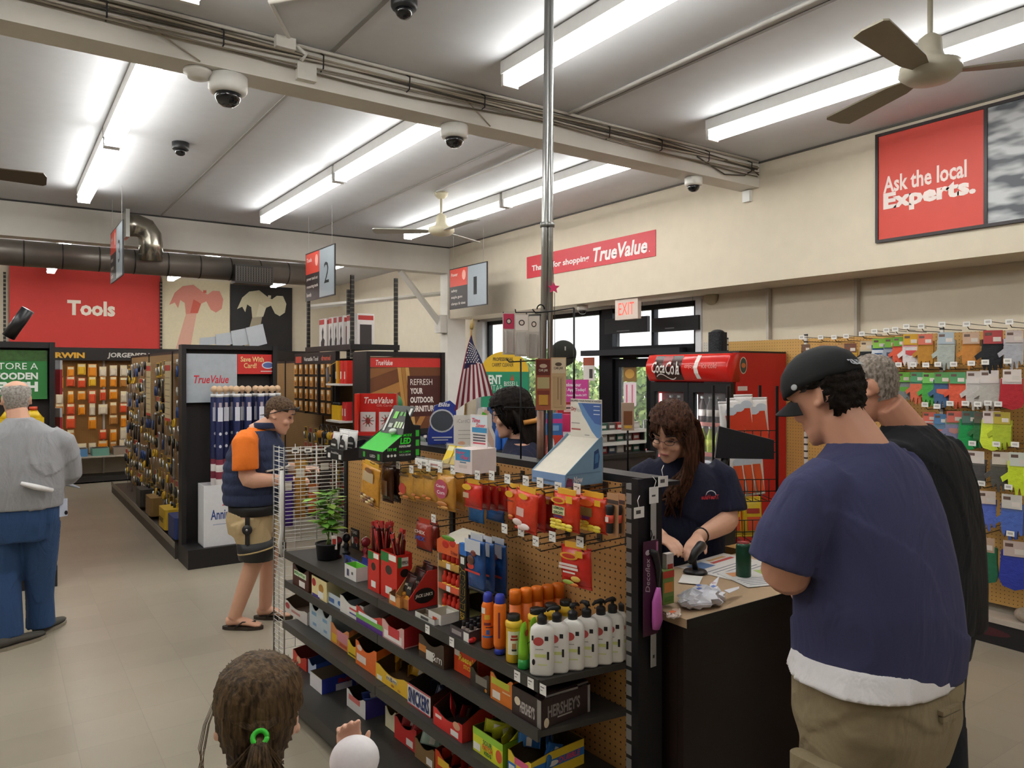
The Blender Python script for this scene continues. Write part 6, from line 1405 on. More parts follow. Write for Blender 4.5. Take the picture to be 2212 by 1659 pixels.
m.prism([(.20,.055),(.235,.06),(.245,.10),(.235,.13),(.205,.12)],.001,C('#2a4a7a',.3),frame((0,0,0),X3,Z3));m.prism([(.207,.075),(.232,.08),(.236,.115),(.21,.108)],.001,C('#4a7aa8',.3),frame((0,-.001,0),X3,Z3));m.build('box',t)
m=MB();hh=.15;z0=.16;m.box(D-.008,.003,z0-.10,D-.003,L_-.02,z0+hh,C('#ddd6ca',.5));o=Vector((D-.008,L_-.02,z0));W_=L_ - .023
m.prism([(W_*.25,hh*.90),(W_,hh*.90),(W_,.0),(W_*.85,.008),(W_*.7,.03),(W_*.55,.062),(W_*.4,.09)],.0006,C('#5f86b4',.4),frame(o,-Y3,Z3));m.prism([(W_*.36,hh*.90),(W_,hh*.90),(W_,.055),(W_*.8,.06),(W_*.6,.09),(W_*.45,.12)],.0006,C('#3f5f9c',.4),frame(o+Vector((-.0008,0,0)),-Y3,Z3))
m.text('DROPPED YOUR PHONE IN WATER?',o+Z3*(hh*.925),-Y3,Z3,W_,.008,'#3a3836',.02);m.text('Dry',o+Vector((0,-.006,hh*.66)),-Y3,Z3,.03,.020,'#b0423a',.02);m.text('Now',o+Vector((0,-.038,hh*.66)),-Y3,Z3,.032,.018,'#b9b6b2',.0)
for k in range(3): m.patch(o,-Y3,Z3,W_*.76,hh*(.82-.1*k),W_*.96,hh*(.84-.1*k),C('#c9d4e2',.5),.0022)
m.patch(o,-Y3,Z3,.006,.055,.06,.058,C('#8a8784',.5));m.patch(o,-Y3,Z3,.006,.03,.065,.036,C('#a85a52',.5));m.patch(o,-Y3,Z3,.09,.012,.12,.015,C('#8a8784',.5));m.build('header_card',t)
# ---- small flag on a stick
base=G(1.12,.42,1.392);top=at(1020,692,(base.x*SN+base.y*CS)+.02);
t=thing('hand_flag','small striped and starred flag hanging from a wooden stick on the gondola top','flag',(0,0,0))
m=MB();m.tube([base,base.lerp(top,.93)],.0045,C('#a9854f',.6),8);m.build('stick',t)
d=(top-base).normalized();q=base.lerp(top,.93);m=MB();m.tube([q,q+d*.012,q+d*.026,q+d*.05],[.007,.009,.007,.002],C('#b3924f',.5),10);m.build('finial',t)
tt=base.x * SN + base.y * CS
NA,NB=13,24
def fp(a,b_):
    # a across the stripes, b along the fly; the cloth droops from the stick in soft folds
    tl=(1019+4*a,722+24*a);bl=(982+(1066-982)*a,889-34*a-10*math.sin(PI*a))
    px=tl[0] + (bl[0]-tl[0]) * (b_ ** .75);py=tl[1] + (bl[1]-tl[1]) * b_
    return at(px,py,tt-.02-.03*math.sin(a*9+b_*2)*b_*.5-.01*b_)
RED_,WHT_,NAV_=C('#7c1f33',.8),C('#e4d6d6',.8),C('#2a2c54',.8)
m=MB()
for i in range(NA):
    for j in range(NB):
        a0,a1,b0,b1=i / NA,(i+1) / NA,j / NB,(j+1) / NB
        nav=b1 <= .43 - .12 * (a0-.5) and a0 > .0
        m.add([fp(a0,b0),fp(a1,b0),fp(a1,b1),fp(a0,b1)],[(3,2,1,0)],NAV_ if nav else (RED_ if i%2 == 0 else WHT_))
vw=(Vector((0,0,H))-fp(.5,.3)).normalized()
for r_ in range(9):
    for k in range(6 if r_%2 == 0 else 5):
        a=.10 + (.14*k) + (.07 if r_%2 else 0);b_=.10 + .034 * r_
        if a > .95: continue
        c=fp(a,b_);ex=(fp(min(1,a+.03),b_)-c).normalized();n=(fp(a,b_+.02)-c).normalized();s_=.0035 + .004 * b_
        pts=[c+vw*.004+(ex*math.sin(2*PI*q/10)-n*math.cos(2*PI*q/10))*(s_ if q%2 == 0 else s_*.45) for q in range(10)]
        m.poly(pts,C('#e9e4e8',.8))
o=m.build('cloth',t);sd_=o.modifiers.new('th','SOLIDIFY');sd_.thickness=.0012
# ================================================================ checkout counter and what stands on it
def card(name,label,cat,px0,py0,px1,py1,t,hx,rz=-YAW,depth=.004,marks=(),group=None,rough=.5,lift=0.0):
    a=((px0+px1)/2-1106) / FPX
    pr=math.cos(rz) * CS - math.sin(rz) * SN;dc=math.cos(rz) * SN + math.sin(rz) * CS
    wd=(px1-px0) / FPX * t / (pr-a*dc);ht=(py1-py0) / FPX * t
    m=MB();m.box(-wd/2,0,0,wd/2,depth,ht,C(hx,rough));facemarks(m,wd,ht,marks)
    o=tag(m.build(name),label,cat,group);place(o,at((px0+px1)/2,py1,t),rz);return o
def facemarks(m,wd,ht,marks,y=0.0):
    for n,k in enumerate(marks):
        o=Vector((-wd/2+k[1]*wd,y-.0004-.0004*n,k[2]*ht))
        if k[0] is None: m.patch(o,X3,Z3,0,0,k[3]*wd,k[4]*ht,C(k[5],.5))
        elif k[0] == 'o': m.disc(o,X3,Z3,0,0,k[3]*wd,k[4]*ht,C(k[5],.5))
        else: m.text(k[0],o,X3,Z3,k[3]*wd,k[4]*ht,C(k[5],.5),k[7] if len(k)>7 else .02,k[6] if len(k)>6 else 0,.0008)
CX0,CX1,CY0,CY1,CZ=1.885,2.98,1.705,2.20,.925
t=thing('checkout_counter','checkout counter with a beige top and dark brown front panel','counter',(0,0,0))
MB().box(CX0,CY0,CZ-.03,CX1,CY1,CZ,C('#b79c7c',.4,0,.1,14)).build('countertop',t)
MB().box(CX0,CY0-.003,CZ-.032,CX1,CY0-.0002,CZ+.0005,C('#1c1714',.4)).build('edge_band',t)
MB().box(CX0+.005,CY0+.02,.0,CX1-.02,CY0+.045,CZ-.031,C('#20120d',.45,0,.2,18)).build('front_panel',t)
MB().box(CX1-.045,CY0+.046,0,CX1-.02,CY1-.02,CZ-.031,C('#20120d',.45,0,.2,18)).build('end_panel',t)
MB().box(CX0+.005,CY0+.046,0,CX0+.03,CY1-.02,CZ-.031,C('#20120d',.45,0,.2,18)).build('end_panel',t)
def flat(name,label,cat,px,py,w_,d,rz,hx,marks=(),z=CZ+.001,th=.0012,group=None):
    p=on_z(px,py,z);m=MB();m.box(-w_/2,-d/2,0,w_/2,d/2,th,C(hx,.6))
    for k in marks: m.box(-w_/2+k[0]*w_,-d/2+k[1]*d,th,-w_/2+k[2]*w_,-d/2+k[3]*d,th+.0003,C(k[4],.6))
    o=tag(m.build(name),label,cat,group);place(o,p,rz);return o
lines=tuple((.08,.1+.09*k,.9-.1*(k%3),.13+.09*k,'#8a8a92') for k in range(5))
flat('flyer','large printed advertising flyer on the counter before the scanner','flyer',1570,1222,.36,.26,.12,'#d9d6d2',lines+((.1,.62,.4,.9,'#5f7fae'),(.45,.7,.9,.78,'#b5463f'),(.5,.82,.85,.9,'#c9a06a')))
flat('flyer','second printed flyer on the counter, by the elbow of the person in the cap','flyer',1650,1246,.30,.22,-.3,'#d2cfcc',lines+((.55,.6,.9,.92,'#a9c06a'),(.1,.66,.4,.9,'#c98a5a')),CZ+.0024)
flat('receipt','small curled white paper slip on the counter beside the brush pack','paper',1492,1252,.12,.08,.6,'#e6e3de',(),CZ+.004)
# plastic shopping bag, crumpled
def crumple(name,label,cat,p,size,hx,seed,marks=()):
    rr=random.Random(seed);m=MB();rg=[];n=18
    for i in range(13):
        f=i / 12;r_=.18 + .82 * math.sin(PI*min(1,f*.96+.02)) ** .7
        rg.append([Vector((size[0]*(f-.5)*2+rr.uniform(-.4,.4)*size[0]/9,size[1]*r_*math.cos(q)*rr.uniform(.7,1.3),max(.0,size[2]*(.42+.5*r_*math.sin(q)*rr.uniform(.35,1.45))-size[2]*.1))) for q in [2*PI*k/n for k in range(n)]])
    m.ring(rg,C(hx,.3,0,.05,30),False)
    for a,b_,c in marks:
        o_=Vector((size[0]*a,size[1]*b_,size[2]*.93));m.add([o_,o_+Vector((.022,-.004,.001)),o_+Vector((.018,.008,.004)),o_+Vector((-.003,.009,.004))],[(0,1,2,3)],C(c,.5))
    for sx in (-1,1): m.add([(sx*size[0]*.7,-.01,size[2]*.4),(sx*size[0]*1.15,.0,size[2]*.75),(sx*size[0]*1.5,.012,size[2]*.95),(sx*size[0]*.9,.02,size[2]*.6)],[(0,1,2,3)],C(hx,.3,0,.05,30))
    o=tag(m.build(name),label,cat);o.location=p;return o
o=crumple('plastic_bag','crumpled white plastic shopping bag on the counter','plastic bag',on_z(1515,1303,CZ),(.115,.065,.065),'#e2e2ea',3,((-.4,-.2,'#3f5fb0'),(.1,-.6,'#5a7ac4'),(.45,-.3,'#c8b0b8'),(-.1,.1,'#4a68b8')));o.rotation_euler=(0,0,.25)
m=MB();m.prism([(0,0),(.075,.0),(.10,.012),(.07,.02),(.02,.03)],.002,C('#e2e2ea',.4));o=tag(m.build('bag_handle'),'loose pointed handle of the white plastic bag on the counter','bag handle');place(o,on_z(1575,1282,CZ+.03),.2)
crumple('candy_wrapper','small white and orange wrapper at the counter edge by the brush pack','wrapper',on_z(1455,1333,CZ),(.03,.02,.02),'#dcc9bd',6,((-.6,-.3,'#e0682a'),(.2,.1,'#b99a8a')))
# scanner and stand
p=on_z(1502,1238,CZ);t=thing('barcode_scanner','black barcode scanner on its stand below the hand of the cashier','scanner',p,.5)
MB().lathe([(.045,0),(.05,.004),(.045,.012),(.012,.016)],BLACK,18).build('base',t)
MB().tube([(0,0,.014),(0,.006,.05),(.004,.0,.075)],.011,BLACK,10).build('neck',t)
m=MB();m.tube([(-.05,.01,.055),(-.01,0,.085),(.045,-.01,.10),(.075,-.015,.095)],[.014,.022,.027,.020],BLACK,14,flat=.75);m.build('head',t)
# green can
p=on_z(1606,1246,CZ);t=thing('drink_can','dark green can standing on the counter at the elbow of the person in the cap','can',p)
MB().lathe([(.026,0),(.030,.006),(.030,.125),(.024,.137)],C('#24503a',.3,.3),18).build('body',t);MB().lathe([(.0245,.136),(.0235,.140),(.021,.138)],C('#8a2a2c',.3,.5),16).build('lid',t)
# snack cards standing on the counter end
card('snack_card','white and red upright snack card beside the pink brush pack','card',1440,1196,1455,1236,2.62,'#d8d0cc',0,.02,((None,.1,.1,.8,.35,'#b5342c'),))
card('snack_card','green and orange upright snack box beside the pink brush pack','card',1432,1232,1456,1305,2.60,'#7f9a4a',0,.03,((None,0,.78,1,.2,'#c9402c'),(None,.1,.35,.8,.3,'#d8893a'),(None,.1,.08,.8,.15,'#5f8a3a')))
# ---------------------------------------------------------------- conduits rising from the gondola
for i,(a,b_,r_,l) in enumerate(((1172,1183,.0145,'galvanised conduit pipe nearer the flag, rising to the ceiling'),(1188,1190,.0125,'thinner galvanised conduit pipe, rising beside the first one'))):
    p=at(a,900,3.22);q=at(b_,0,3.22+.005);dd=(q-p) / (q.z-p.z)
    m=MB();m.tube([p+dd*(1.3455-p.z),p+dd*(ZC-.001-p.z)],r_,C('#b5b5b3',.28,.85,.05),14);t=tag(m.build('conduit_pipe'),l,'pipe')
    m=MB();c=p + dd * (2.375-p.z);m.tube([c,c+dd*.02],r_+.006,C('#8f8f8d',.4,.8),12);m.build('pipe_clamp',t)
# spinner rack of car fresheners
RK=C('#141416',.35,.5)
t=thing('spinner_rack','black wire spinner rack of hanging cards around the conduit pipes','wire rack',(0,0,0))
tr=3.16
def RP(px,py,d=0): return at(px,py,tr+d)
rb=at(1240,900,tr);m=MB();m.tube([Vector((rb.x,rb.y,1.346)),RP(1240,665)],.0045,RK,6);m.build('post',t)
rb=at(1125,900,tr-.1);m=MB();m.tube([RP(1125,775,-.1),Vector((rb.x,rb.y,1.346))],.004,RK,6);m.build('post',t)
for pts in (((1240,665),(1195,672),(1157,676),(1150,668)),((1240,772),(1170,778),(1100,782),(1094,775)),((1240,881),(1170,882),(1090,880))):
    m=MB();m.tube([RP(x,y,-.1*(1240-x)/115) for x,y in pts],.003,RK,6);m.build('wire_arm',t)
m=MB();m.tube([RP(1168+8*math.cos(a),668+10*math.sin(a),-.05) for a in [PI*k/8-PI for k in range(9)]],.003,RK,6);m.build('ring',t)
for px,py in ((1082,678),(1108,672),(1132,680)):
    m=MB();m.tube([RP(px+5,py-4,-.2),RP(px+6,py+3,-.2),RP(1168,py+2,-.02)],.0025,RK,6);m.build('hook',t)
frz=dict(group='jar air fresheners on the top hooks')
for i,(x0,x1,c,dt,l) in enumerate(((1086,1112,'#c23558',-.20,'pink-topped air freshener pack, farthest from the pipes'),(1112,1142,'#e2d6cc',-.22,'middle cream air freshener pack on the top hook'),(1141,1166,'#d9cfc4',-.18,'cream air freshener pack nearest the pipes'))):
    o=card('air_freshener',l,'air freshener',x0,676+3*i,x1,766+4*i,tr+dt,'#c9bfb5',-YAW+.15*(1-i),.003,((None,.05,.62,.9,.36,c),('o',.5,.8,.22,.07,'#3a2c28'),('o',.5,.8,.14,.045,'#d9c8bc'),(None,.12,.05,.76,.5,'#a89e96'),(None,.3,.08,.45,.35,'#b5524a' if i == 0 else '#cdc8c2')),**frz)
    wd=(x1-x0) / FPX * (tr+dt);mm=MB();mm.rbox((0,-.016,.006),(wd*.72,.026,.09),.01,C('#cfc8c2',.15,0,.05,30,0,.45));mm.build('jar_bubble',o)
    m=MB();m.tube([(-.004,0,.185),(0,-.002,.20),(.004,0,.185)],.0015,RK,5)
card('scent_card','long brown jar scent card hanging before the conduit pipes','hanging card',1157,775,1190,886,tr-.12,'#a5583a',-YAW+.1,.003,((None,.05,.68,.9,.3,'#6d2a20'),('CAR JAR',.2,.74,.6,.06,'#e2d6c4'),('o',.5,.86,.25,.04,'#d9c2a8'),(None,.1,.42,.8,.22,'#b9a878'),(None,.2,.1,.6,.24,'#c9963a'),(None,.1,.3,.8,.08,'#7d3526')),'long jar scent cards')
card('scent_card','long tan jar scent card with a dark cord, before the conduit pipes','hanging card',1190,772,1223,886,tr-.12,'#c9a87f',-YAW-.1,.003,((None,.05,.70,.9,.28,'#d8c4a6'),('CAR JAR',.2,.76,.6,.06,'#3a2a20'),('o',.5,.87,.22,.035,'#5a4636'),(None,.12,.06,.7,.58,'#bd9c74'),(None,.45,.2,.03,.42,'#3a2a20'),(None,.65,.1,.03,.5,'#3a2a20')),'long jar scent cards')
m=MB();b0=RP(1167,1000,-.08);b0.z=1.346;top=RP(1167,888,-.08);m.tube([b0,top],.014,C('#8d6a58',.4,.2,.2,60),10);o=tag(m.build('scent_tube'),'narrow brown and silver tube below the long scent cards','tube')
# round black disc and pink star
c=at(1217,763,3.34);t=thing('round_mirror','round black disc, back of a hanging mirror, before the big window','mirror',c,-YAW-.15)
m=MB();m.add([(0,0,0)] and [],[],BLACK) if False else None;m.lathe([(.002,-.006),(.056,-.006),(.059,-.002),(.059,.004),(.054,.006),(.002,.007)],C('#33342f',.4),28,frame((0,0,0),X3,Z3));m.build('disc',t);m=MB();m.box(.006,-.008,.012,.012,-.006,.03,C('#d9d9d6',.4));m.build('sticker',t);
m=MB();q=RP(1240,763) - c;T=rotz(YAW+.15);m.tube([T @ q,(.05,0,0)],.002,RK,5);m.build('bracket',t)
c=at(1196,622,3.2);t=thing('star_ornament','small pink star ornament hanging on a string by the conduit pipes','ornament',c,-YAW)
m=MB();m.prism([((.026 if k%2 == 0 else .012)*math.sin(2*PI*k/10),(.026 if k%2 == 0 else .012)*math.cos(2*PI*k/10)) for k in range(10)],.012,C('#d8386a',.35),frame((0,.006,0),X3,Z3));m.build('star',t);m=MB();m.tube([(0,0,.024),(-.004,0,.12)],.001,RK,4);m.tube([(.004,0,-.02),(.006,.0,-.36)],.0012,RK,4);m.build('string',t)
# white paper on the gondola back ledge
flat('paper_sheet','white paper sheet on the ledge behind the white glue box','paper',1128,1001,.2,.1,.2,'#e0dad4',(),1.346)
# ---------------------------------------------------------------- register corner behind the counter
t=thing('back_counter','low cabinet behind the counter with packs on top, beside the cashier','cabinet',(2.55,3.5,0),0)
MB().box(0,0,0,1.0,.35,1.2,C('#3a3230',.5)).build('body',t)
MB().box(-.01,-.01,1.2,1.01,.36,1.225,C('#2a2624',.4)).build('top',t)
rr=random.Random(9)
first=None
for r_,z in enumerate((1.226,1.30,1.375)):
    if r_:
        m=MB();m.box(3.05,3.55,z-.008,3.53,3.72,z-.001,C('#b9b7b2',.3));m.box(3.05,3.545,z-.022,3.53,3.55,z-.001,C('#d9d6d0',.4));m.box(3.05+.011*(r_-1),3.55,1.2255 if r_ == 1 else 1.2995,3.06+.011*(r_-1),3.72,z-.008,BLACK);m.box(3.52-.011*(r_-1),3.55,1.2255 if r_ == 1 else 1.2995,3.53-.011*(r_-1),3.72,z-.008,BLACK);o=tag(m.build('riser_shelf'),('lower','upper')[r_-1]+' clear riser shelf of small packs left of the cashier','riser')
    for k in range(6):
        hx=('#5a5350','#8a2f2c','#3f4a5a','#b9b3aa','#4a3a34','#2e5a4a')[(k+r_*2)%6]
        m=MB();m.box(0,0,0,.06,.04,.045,C(hx,.4));m.patch((0,0,0),X3,Z3,.008,.012,.05,.03,C('#d2cdc6',.5))
        o=tag(m.build('small_pack'),'small boxed pack on the risers left of the cashier','small pack','packs on the risers');place(o,(3.085+.072*k,3.58,z))
# till screen and printer at the right of the cashier
t=thing('till_screen','black till screen seen from behind between the cashier and the chip rack','monitor',at(1545,990,3.95),-.75)
m=MB();m.prism([(0,0),(.30,.0),(.30,.10),(.02,.17)],.05,BLACK,frame((0,0.05,0),X3,Z3));m.build('screen_back',t)
m=MB();m.tube([(.03,.03,-.105),(.06,.03,.02)],.02,BLACK,10);m.lathe([(.06,-.112),(.06,-.105),(.03,-.10)],BLACK,18,loc(.03,.03));m.build('stand',t)
t2=thing('till_desk','dark side desk under the till screen','desk',(3.16,2.60,0));MB().box(-.12,-.10,0,-.03,.22,1.155,C('#2a2422',.5)).build('body',t2);MB().box(-.13,-.11,1.1555,-.02,.23,1.178,C('#4a4440',.4)).build('top',t2)
card('receipt_printer','grey receipt printer beside the till screen','printer',1520,1000,1542,1037,3.86,'#a9adb5',-.6,.12,((None,.1,.7,.8,.2,'#d9dade'),))
# chip rack
def rack_pt(px,py,t): return at(px,py,t)
t=thing('chip_rack','black wire snack rack of red and white chip bags before the drinks cooler','snack rack',(0,0,0))
RX,RY=3.36,2.86
e1=Vector((.8,-.45,0)).normalized();e2=Vector((e1.y,-e1.x,0)) * -1
o0=at(1573,900,4.4);o0.z=0;W_=.30
for f,g in ((0,0),(1,0),(0,1),(1,1)):
    q=o0 + e1 * W_ * f + e2 * .24 * g;m=MB();m.tube([q,q+Z3*1.665],.009,RK,6,smooth=False);m.build('post',t)
for z in (1.27,.98,.74,.45):
    m=MB()
    for k in range(7): q=o0 + e1 * W_ * k / 6;m.tube([q+Z3*(z+.13),q+Z3*z,q+e2*.24+Z3*(z+.0),q+e2*.24+Z3*(z+.10)],.0028,RK,5)
    for g,dz in ((0,0),(0,.06),(0,.13),(1,0)): m.tube([o0+e2*.24*g+Z3*(z+dz),o0+e2*.24*g+e1*W_+Z3*(z+dz)],.003,RK,5)
    m.build('basket',t)
def chips(label,c,rz,tilt,hx,hx2,group,sc=1.0,strip=True):
    m=MB();W1=C('#e4e0de',.25,0,.08,40,.3);pillow(m,.30*sc,.17*sc,.045*sc,W1)
    if strip: m.prism([(-.01,-.13),(.055,-.13),(.03,.06),(-.05,.06)],.001,C(hx,.3),frame((0,-.0215*sc,0),X3,Z3) @ Matrix.Scale(sc,4));m.disc((0,-.0225*sc,0),X3,Z3,0,.085*sc,.05*sc,.025*sc,C(hx2,.4),.0004)
    o=tag(m.build('chip_bag'),label,'chip bag',group);o.location=c;o.rotation_euler=(tilt,0,rz);return o
ang=math.atan2(e1.y,e1.x)
for i in range(5):
    q=o0 + e1 * (.03+.06*i) + e2 * (.06+.03*i) + Z3 * (1.43+.02*(i%3))
    chips('red and white chip bag in the top basket, '+('at the cashier side','second from the cashier side','in the middle','second from the capped person','nearest the capped person')[i],q,ang+.42,-.08,'#cf3a26','#c9d0dd','chip bags in the top basket',.95)
for i in range(3):
    q=o0 + e1 * (.08+.075*i) + e2 * (.07+.04*i) + Z3 * (1.13)
    chips('red and white chip bag in the middle basket, '+('half hidden by the till screen','in the middle','nearest the capped person')[i],q,ang+.42,-.08,'#d8502a','#c9d0dd','chip bags in the middle basket',.9)
for i in range(2):
    m=MB();pillow(m,.24,.13,.04,C('#e2bd2a',.3,0,.12,40,.3));m.patch((0,-.0205,0),X3,Z3,-.04,-.08,.045,.0,C('#d8502a',.4));m.patch((0,-.0205,0),X3,Z3,-.04,.02,.04,.05,C('#a8322a',.4),.001)
    o=tag(m.build('snack_bag'),('yellow and orange snack bag in the lowest basket, by the cashier','yellow snack bag in the lowest basket, beside the capped person')[i],'snack bag');o.location=o0 + e1 * (.05+.13*i) + e2 * .08 + Z3 * .875;o.rotation_euler=(-.1,0,ang)
m=MB();m.box(0,0,0,.20,.16,.16,C('#b5894a',.7));o=tag(m.build('cardboard_box'),'brown cardboard box low behind the counter by the cashier','box');place(o,(2.93,2.26,.0),0);o.scale=(.8,.9,5.6)
# ================================================================ drinks cooler
CXa,CXb,CYa,CYb=4.70,5.40,3.80,4.68
t=thing('drinks_cooler','red glass-door drinks cooler with a curved lettered header, against the street wall','drinks cooler',(0,0,0))
REDC=C('#b81c1f',.4);m=MB()
m.box(CXa+.06,CYa,.12,CXb,CYa+.03,1.90,REDC);m.box(CXa+.06,CYb-.03,.12,CXb,CYb,1.90,REDC);m.box(CXb-.03,CYa+.03,.12,CXb,CYb-.03,1.90,C('#d9d9d6',.5));m.box(CXa+.06,CYa+.03,1.86,CXb-.03,CYb-.03,1.90,BLACK);m.box(CXa+.06,CYa+.03,.12,CXb-.03,CYb-.03,.2,BLACK)
m.box(CXa+.10,CYa,1.90,CXb,CYb,1.915,BLACK);m.box(CXa+.08,CYa+.02,0,CXb-.03,CYb-.02,.12,BLACK)
o=Vector((CXa,CYa,0));m.disc(o,X3,Z3,.15,1.80,.045,.068,C('#d9c9b8',.5));m.disc(o,X3,Z3,.15,1.80,.039,.060,C('#3d4a44',.5),.0014);m.disc(o,X3,Z3,.15,1.80,.026,.02,C('#c06a3a',.5),.002);m.patch(o,X3,Z3,.08,1.60,.20,1.635,C('#d8cfc9',.5))
m.build('cabinet',t)
m=MB();n=10;rg=[]
for y in (CYa-.005,CYa+.005,CYb-.005,CYb+.005):
    k=0 if y in (CYa-.005,CYb+.005) else 1
    rg.append([Vector((CXa+.10-(.10+.05*math.sin(PI*i/n))*(.94+.06*k),y,1.67+(.225)*i/n)) for i in range(n+1)]+[Vector((CXa+.10,y,1.895)),Vector((CXa+.10,y,1.67))])
m.ring(rg,C('#d0241f',.18,0,.04,20),True)
def hp(y,f,d=.002): return Vector((CXa-.05*math.sin(PI*f)-d,y,1.67+.225*f))
def hpatch(y0,y1,f0,f1,mat,d=.002):
    N=6;V=[]
    for i in range(N+1): f=f0 + (f1-f0) * i / N;V+=[hp(y0,f,d),hp(y1,f,d)]
    m.add(V,[(2*i,2*i+1,2*i+3,2*i+2) for i in range(N)],mat,True)
hpatch(CYb-.41,CYb-.10,.05,.95,C('#3a1714',.25));hpatch(CYb-.30,CYb-.2,.55,.95,C('#8a1d1a',.25),.003)
def htext(s_,y1,w_,f0,h,mat,shear=.3,bold=.01,d=.005):
    V,F=text_mesh(s_,bold,shear);m.add([hp(y1-v.x*w_,f0+v.y*h,d) for v in V],F,mat)
LW=C('#e6dcd6',.4)
htext('Coca',CYb-.09,.15,.30,.44,LW,.3,.015,.018);htext('Cola',CYb-.25,.15,.24,.50,LW,.3,.015,.018);htext('enjoy',CYb-.45,.10,.45,.18,C('#e89a8c',.4),0,.0);htext('ice cold',CYb-.63,.15,.48,.2,C('#e89a8c',.4),0,.0)
for (ya,fa),(yb,fb) in zip([(CYb-.58,.95),(CYb-.575,.7),(CYb-.565,.5),(CYb-.57,.3),(CYb-.58,.12)],[(CYb-.575,.7),(CYb-.565,.5),(CYb-.57,.3),(CYb-.58,.12),(CYb-.58,.1)]):
    m.add([hp(ya+.02,fa,.004),hp(ya-.02,fa,.004),hp(yb-.022,fb,.004),hp(yb+.022,fb,.004)],[(0,1,2,3)],LW)
for i in range(12): m.add([hp(CYb-.12-.018*i,.15+.10*math.sin(i*.5),.006),hp(CYb-.138-.018*i,.15+.10*math.sin(i*.5+.5),.006),hp(CYb-.138-.018*i,.19+.10*math.sin(i*.5+.5),.006),hp(CYb-.12-.018*i,.19+.10*math.sin(i*.5),.006)],[(0,1,2,3)],LW)
m.build('header',t)
ym=(CYa+CYb) / 2;FRM=C('#151518',.35)
for i,(a,b_) in enumerate(((CYa+.005,ym-.003),(ym+.003,CYb-.005))):
    m=MB();x0,x1=CXa + .005,CXa + .055
    m.box(x0,a,.2,x1,a+.05,1.66,FRM);m.box(x0,b_-.05,.2,x1,b_,1.66,FRM);m.box(x0,a+.05,1.58,x1,b_-.05,1.66,FRM);m.box(x0,a+.05,.2,x1,b_-.05,.28,FRM)
    d=m.build('door',t)
    m=MB();m.box(x0+.02,a+.05,.28,x0+.026,b_-.05,1.58,C('#e8eef0',.02,0,0,30,0,.06));m.build('glass',d)
    m=MB();yy=a + .025 if i == 1 else b_ - .025;m.tube([(x0,yy,1.0),(x0-.03,yy,1.02),(x0-.03,yy,1.35),(x0,yy,1.37)],.008,STEEL,8);m.build('handle',d)
m=MB();m.box(CXa+.09,ym-.02,.3,CXa+.10,ym+.02,1.56,emit('#f4f8ff',5.0,'cooler_lamp'));m.box(CXa+.09,CYb-.05,.3,CXa+.10,CYb-.035,1.56,emit('#f4f8ff',5.0,'cooler_lamp'));m.build('lamp_strip',t,'lit white lamp strip')
for z in (.5,.8,1.08,1.33):
    m=MB();m.box(CXa+.13,CYa+.035,z-.012,CXb-.06,CYb-.035,z-.001,C('#c9c9c9',.4,.4));m.box(CXa+.12,CYa+.035,z-.03,CXa+.13,CYb-.035,z+.002,C('#c8786c',.5));m.build('wire_shelf',t)
cols={.5: '#2a2624',.8: '#c8482f',1.08: '#a5b52a',1.33: '#3a2622'}
bname={.5: 'dark',.8: 'orange',1.08: 'lime green',1.33: 'dark brown'}
for z,hx in cols.items():
    first=None
    for k in range(9):
        y=CYa + .09 + .088 * k
        if first is None:
            first=thing('drink_bottle',bname[z]+' drink bottle in a row behind the cooler glass','bottle',(CXa+.18,y,z),0,bname[z]+' bottles in the cooler')
            MB().lathe([(.030,0),(.033,.005),(.033,.13),(.014,.185),(.014,.20)],C(hx,.25),14).build('body',first);MB().lathe([(.0155,.195),(.0155,.215)],C('#d9d5d0',.4),12).build('cap',first);m=MB();m.lathe([(.0336,.05),(.0336,.105)],C('#d9cfc4' if z != 1.08 else '#c9d44a',.5),14);m.build('label_band',first)
        else: dup(first,p=(CXa+.18,y,z))
m=MB();m.box(CXa-.004,CYb-.36,1.36,CXa+.004,CYb-.20,1.50,C('#e2dcd8',.5));T=Vector((CXa-.004,CYb-.20,1.36));m.patch(T,-Y3,Z3,.01,.11,.15,.13,C('#b8343a',.5));m.patch(T,-Y3,Z3,.01,.03,.15,.09,C('#8a4a4a',.5));m.build('door_notice',t)
m=MB();rr=random.Random(3);m.rbox((0,0,0),(.17,.13,.17),.05,C('#26262a',.8,0,.4,80,.8));m.ball((0,0,.16),(.08,.06,.035),C('#2c2c30',.8,0,.4,80,.8));o=tag(m.build('bagged_bundle'),'dark plastic-wrapped bundle on top of the drinks cooler','bundle');place(o,(5.06,4.23,1.916),.3)
# ================================================================ glove wall
PW=XW - .08
t=thing('pegboard_wall_unit','long yellow-brown pegboard wall unit of work gloves beside the drinks cooler','shelving',(0,0,0))
PGB=pegboard('wall_pegboard','#c79a55',(1,2),.003)
ups=[.35,1.57,2.56,3.62,4.42]
for a,b_ in zip(ups,ups[1:]): MB().box(PW,a+.012,.22,PW+.008,b_-.012,2.02,PGB).build('pegboard',t)
MB().box(PW,4.434,.22,PW+.008,4.70,2.02,pegboard('white_pegboard','#cdc6ba',(1,2),.003)).build('white_pegboard',t,'narrow white pegboard panel')
SLW=striped('white_slotted',['#d9d6d0','#d9d6d0','#d9d6d0','#3a3836'],2,18)
for y in ups: MB().box(PW-.02,y-.012,.0,PW+.0,y+.012,2.06,SLW).build('upright',t)
MB().box(PW-.17,.2,.14,PW,3.7,.17,C('#b9ada0',.5)).build('base_deck',t);m=MB();m.box(PW-.165,.2,.0,PW-.0,3.7,.139,C('#1c1a1c',.6));m.disc((PW-.165,2.35,.08),-Y3,Z3,0,0,.28,.035,C('#4a1c22',.7));m.build('kick_plate',t)
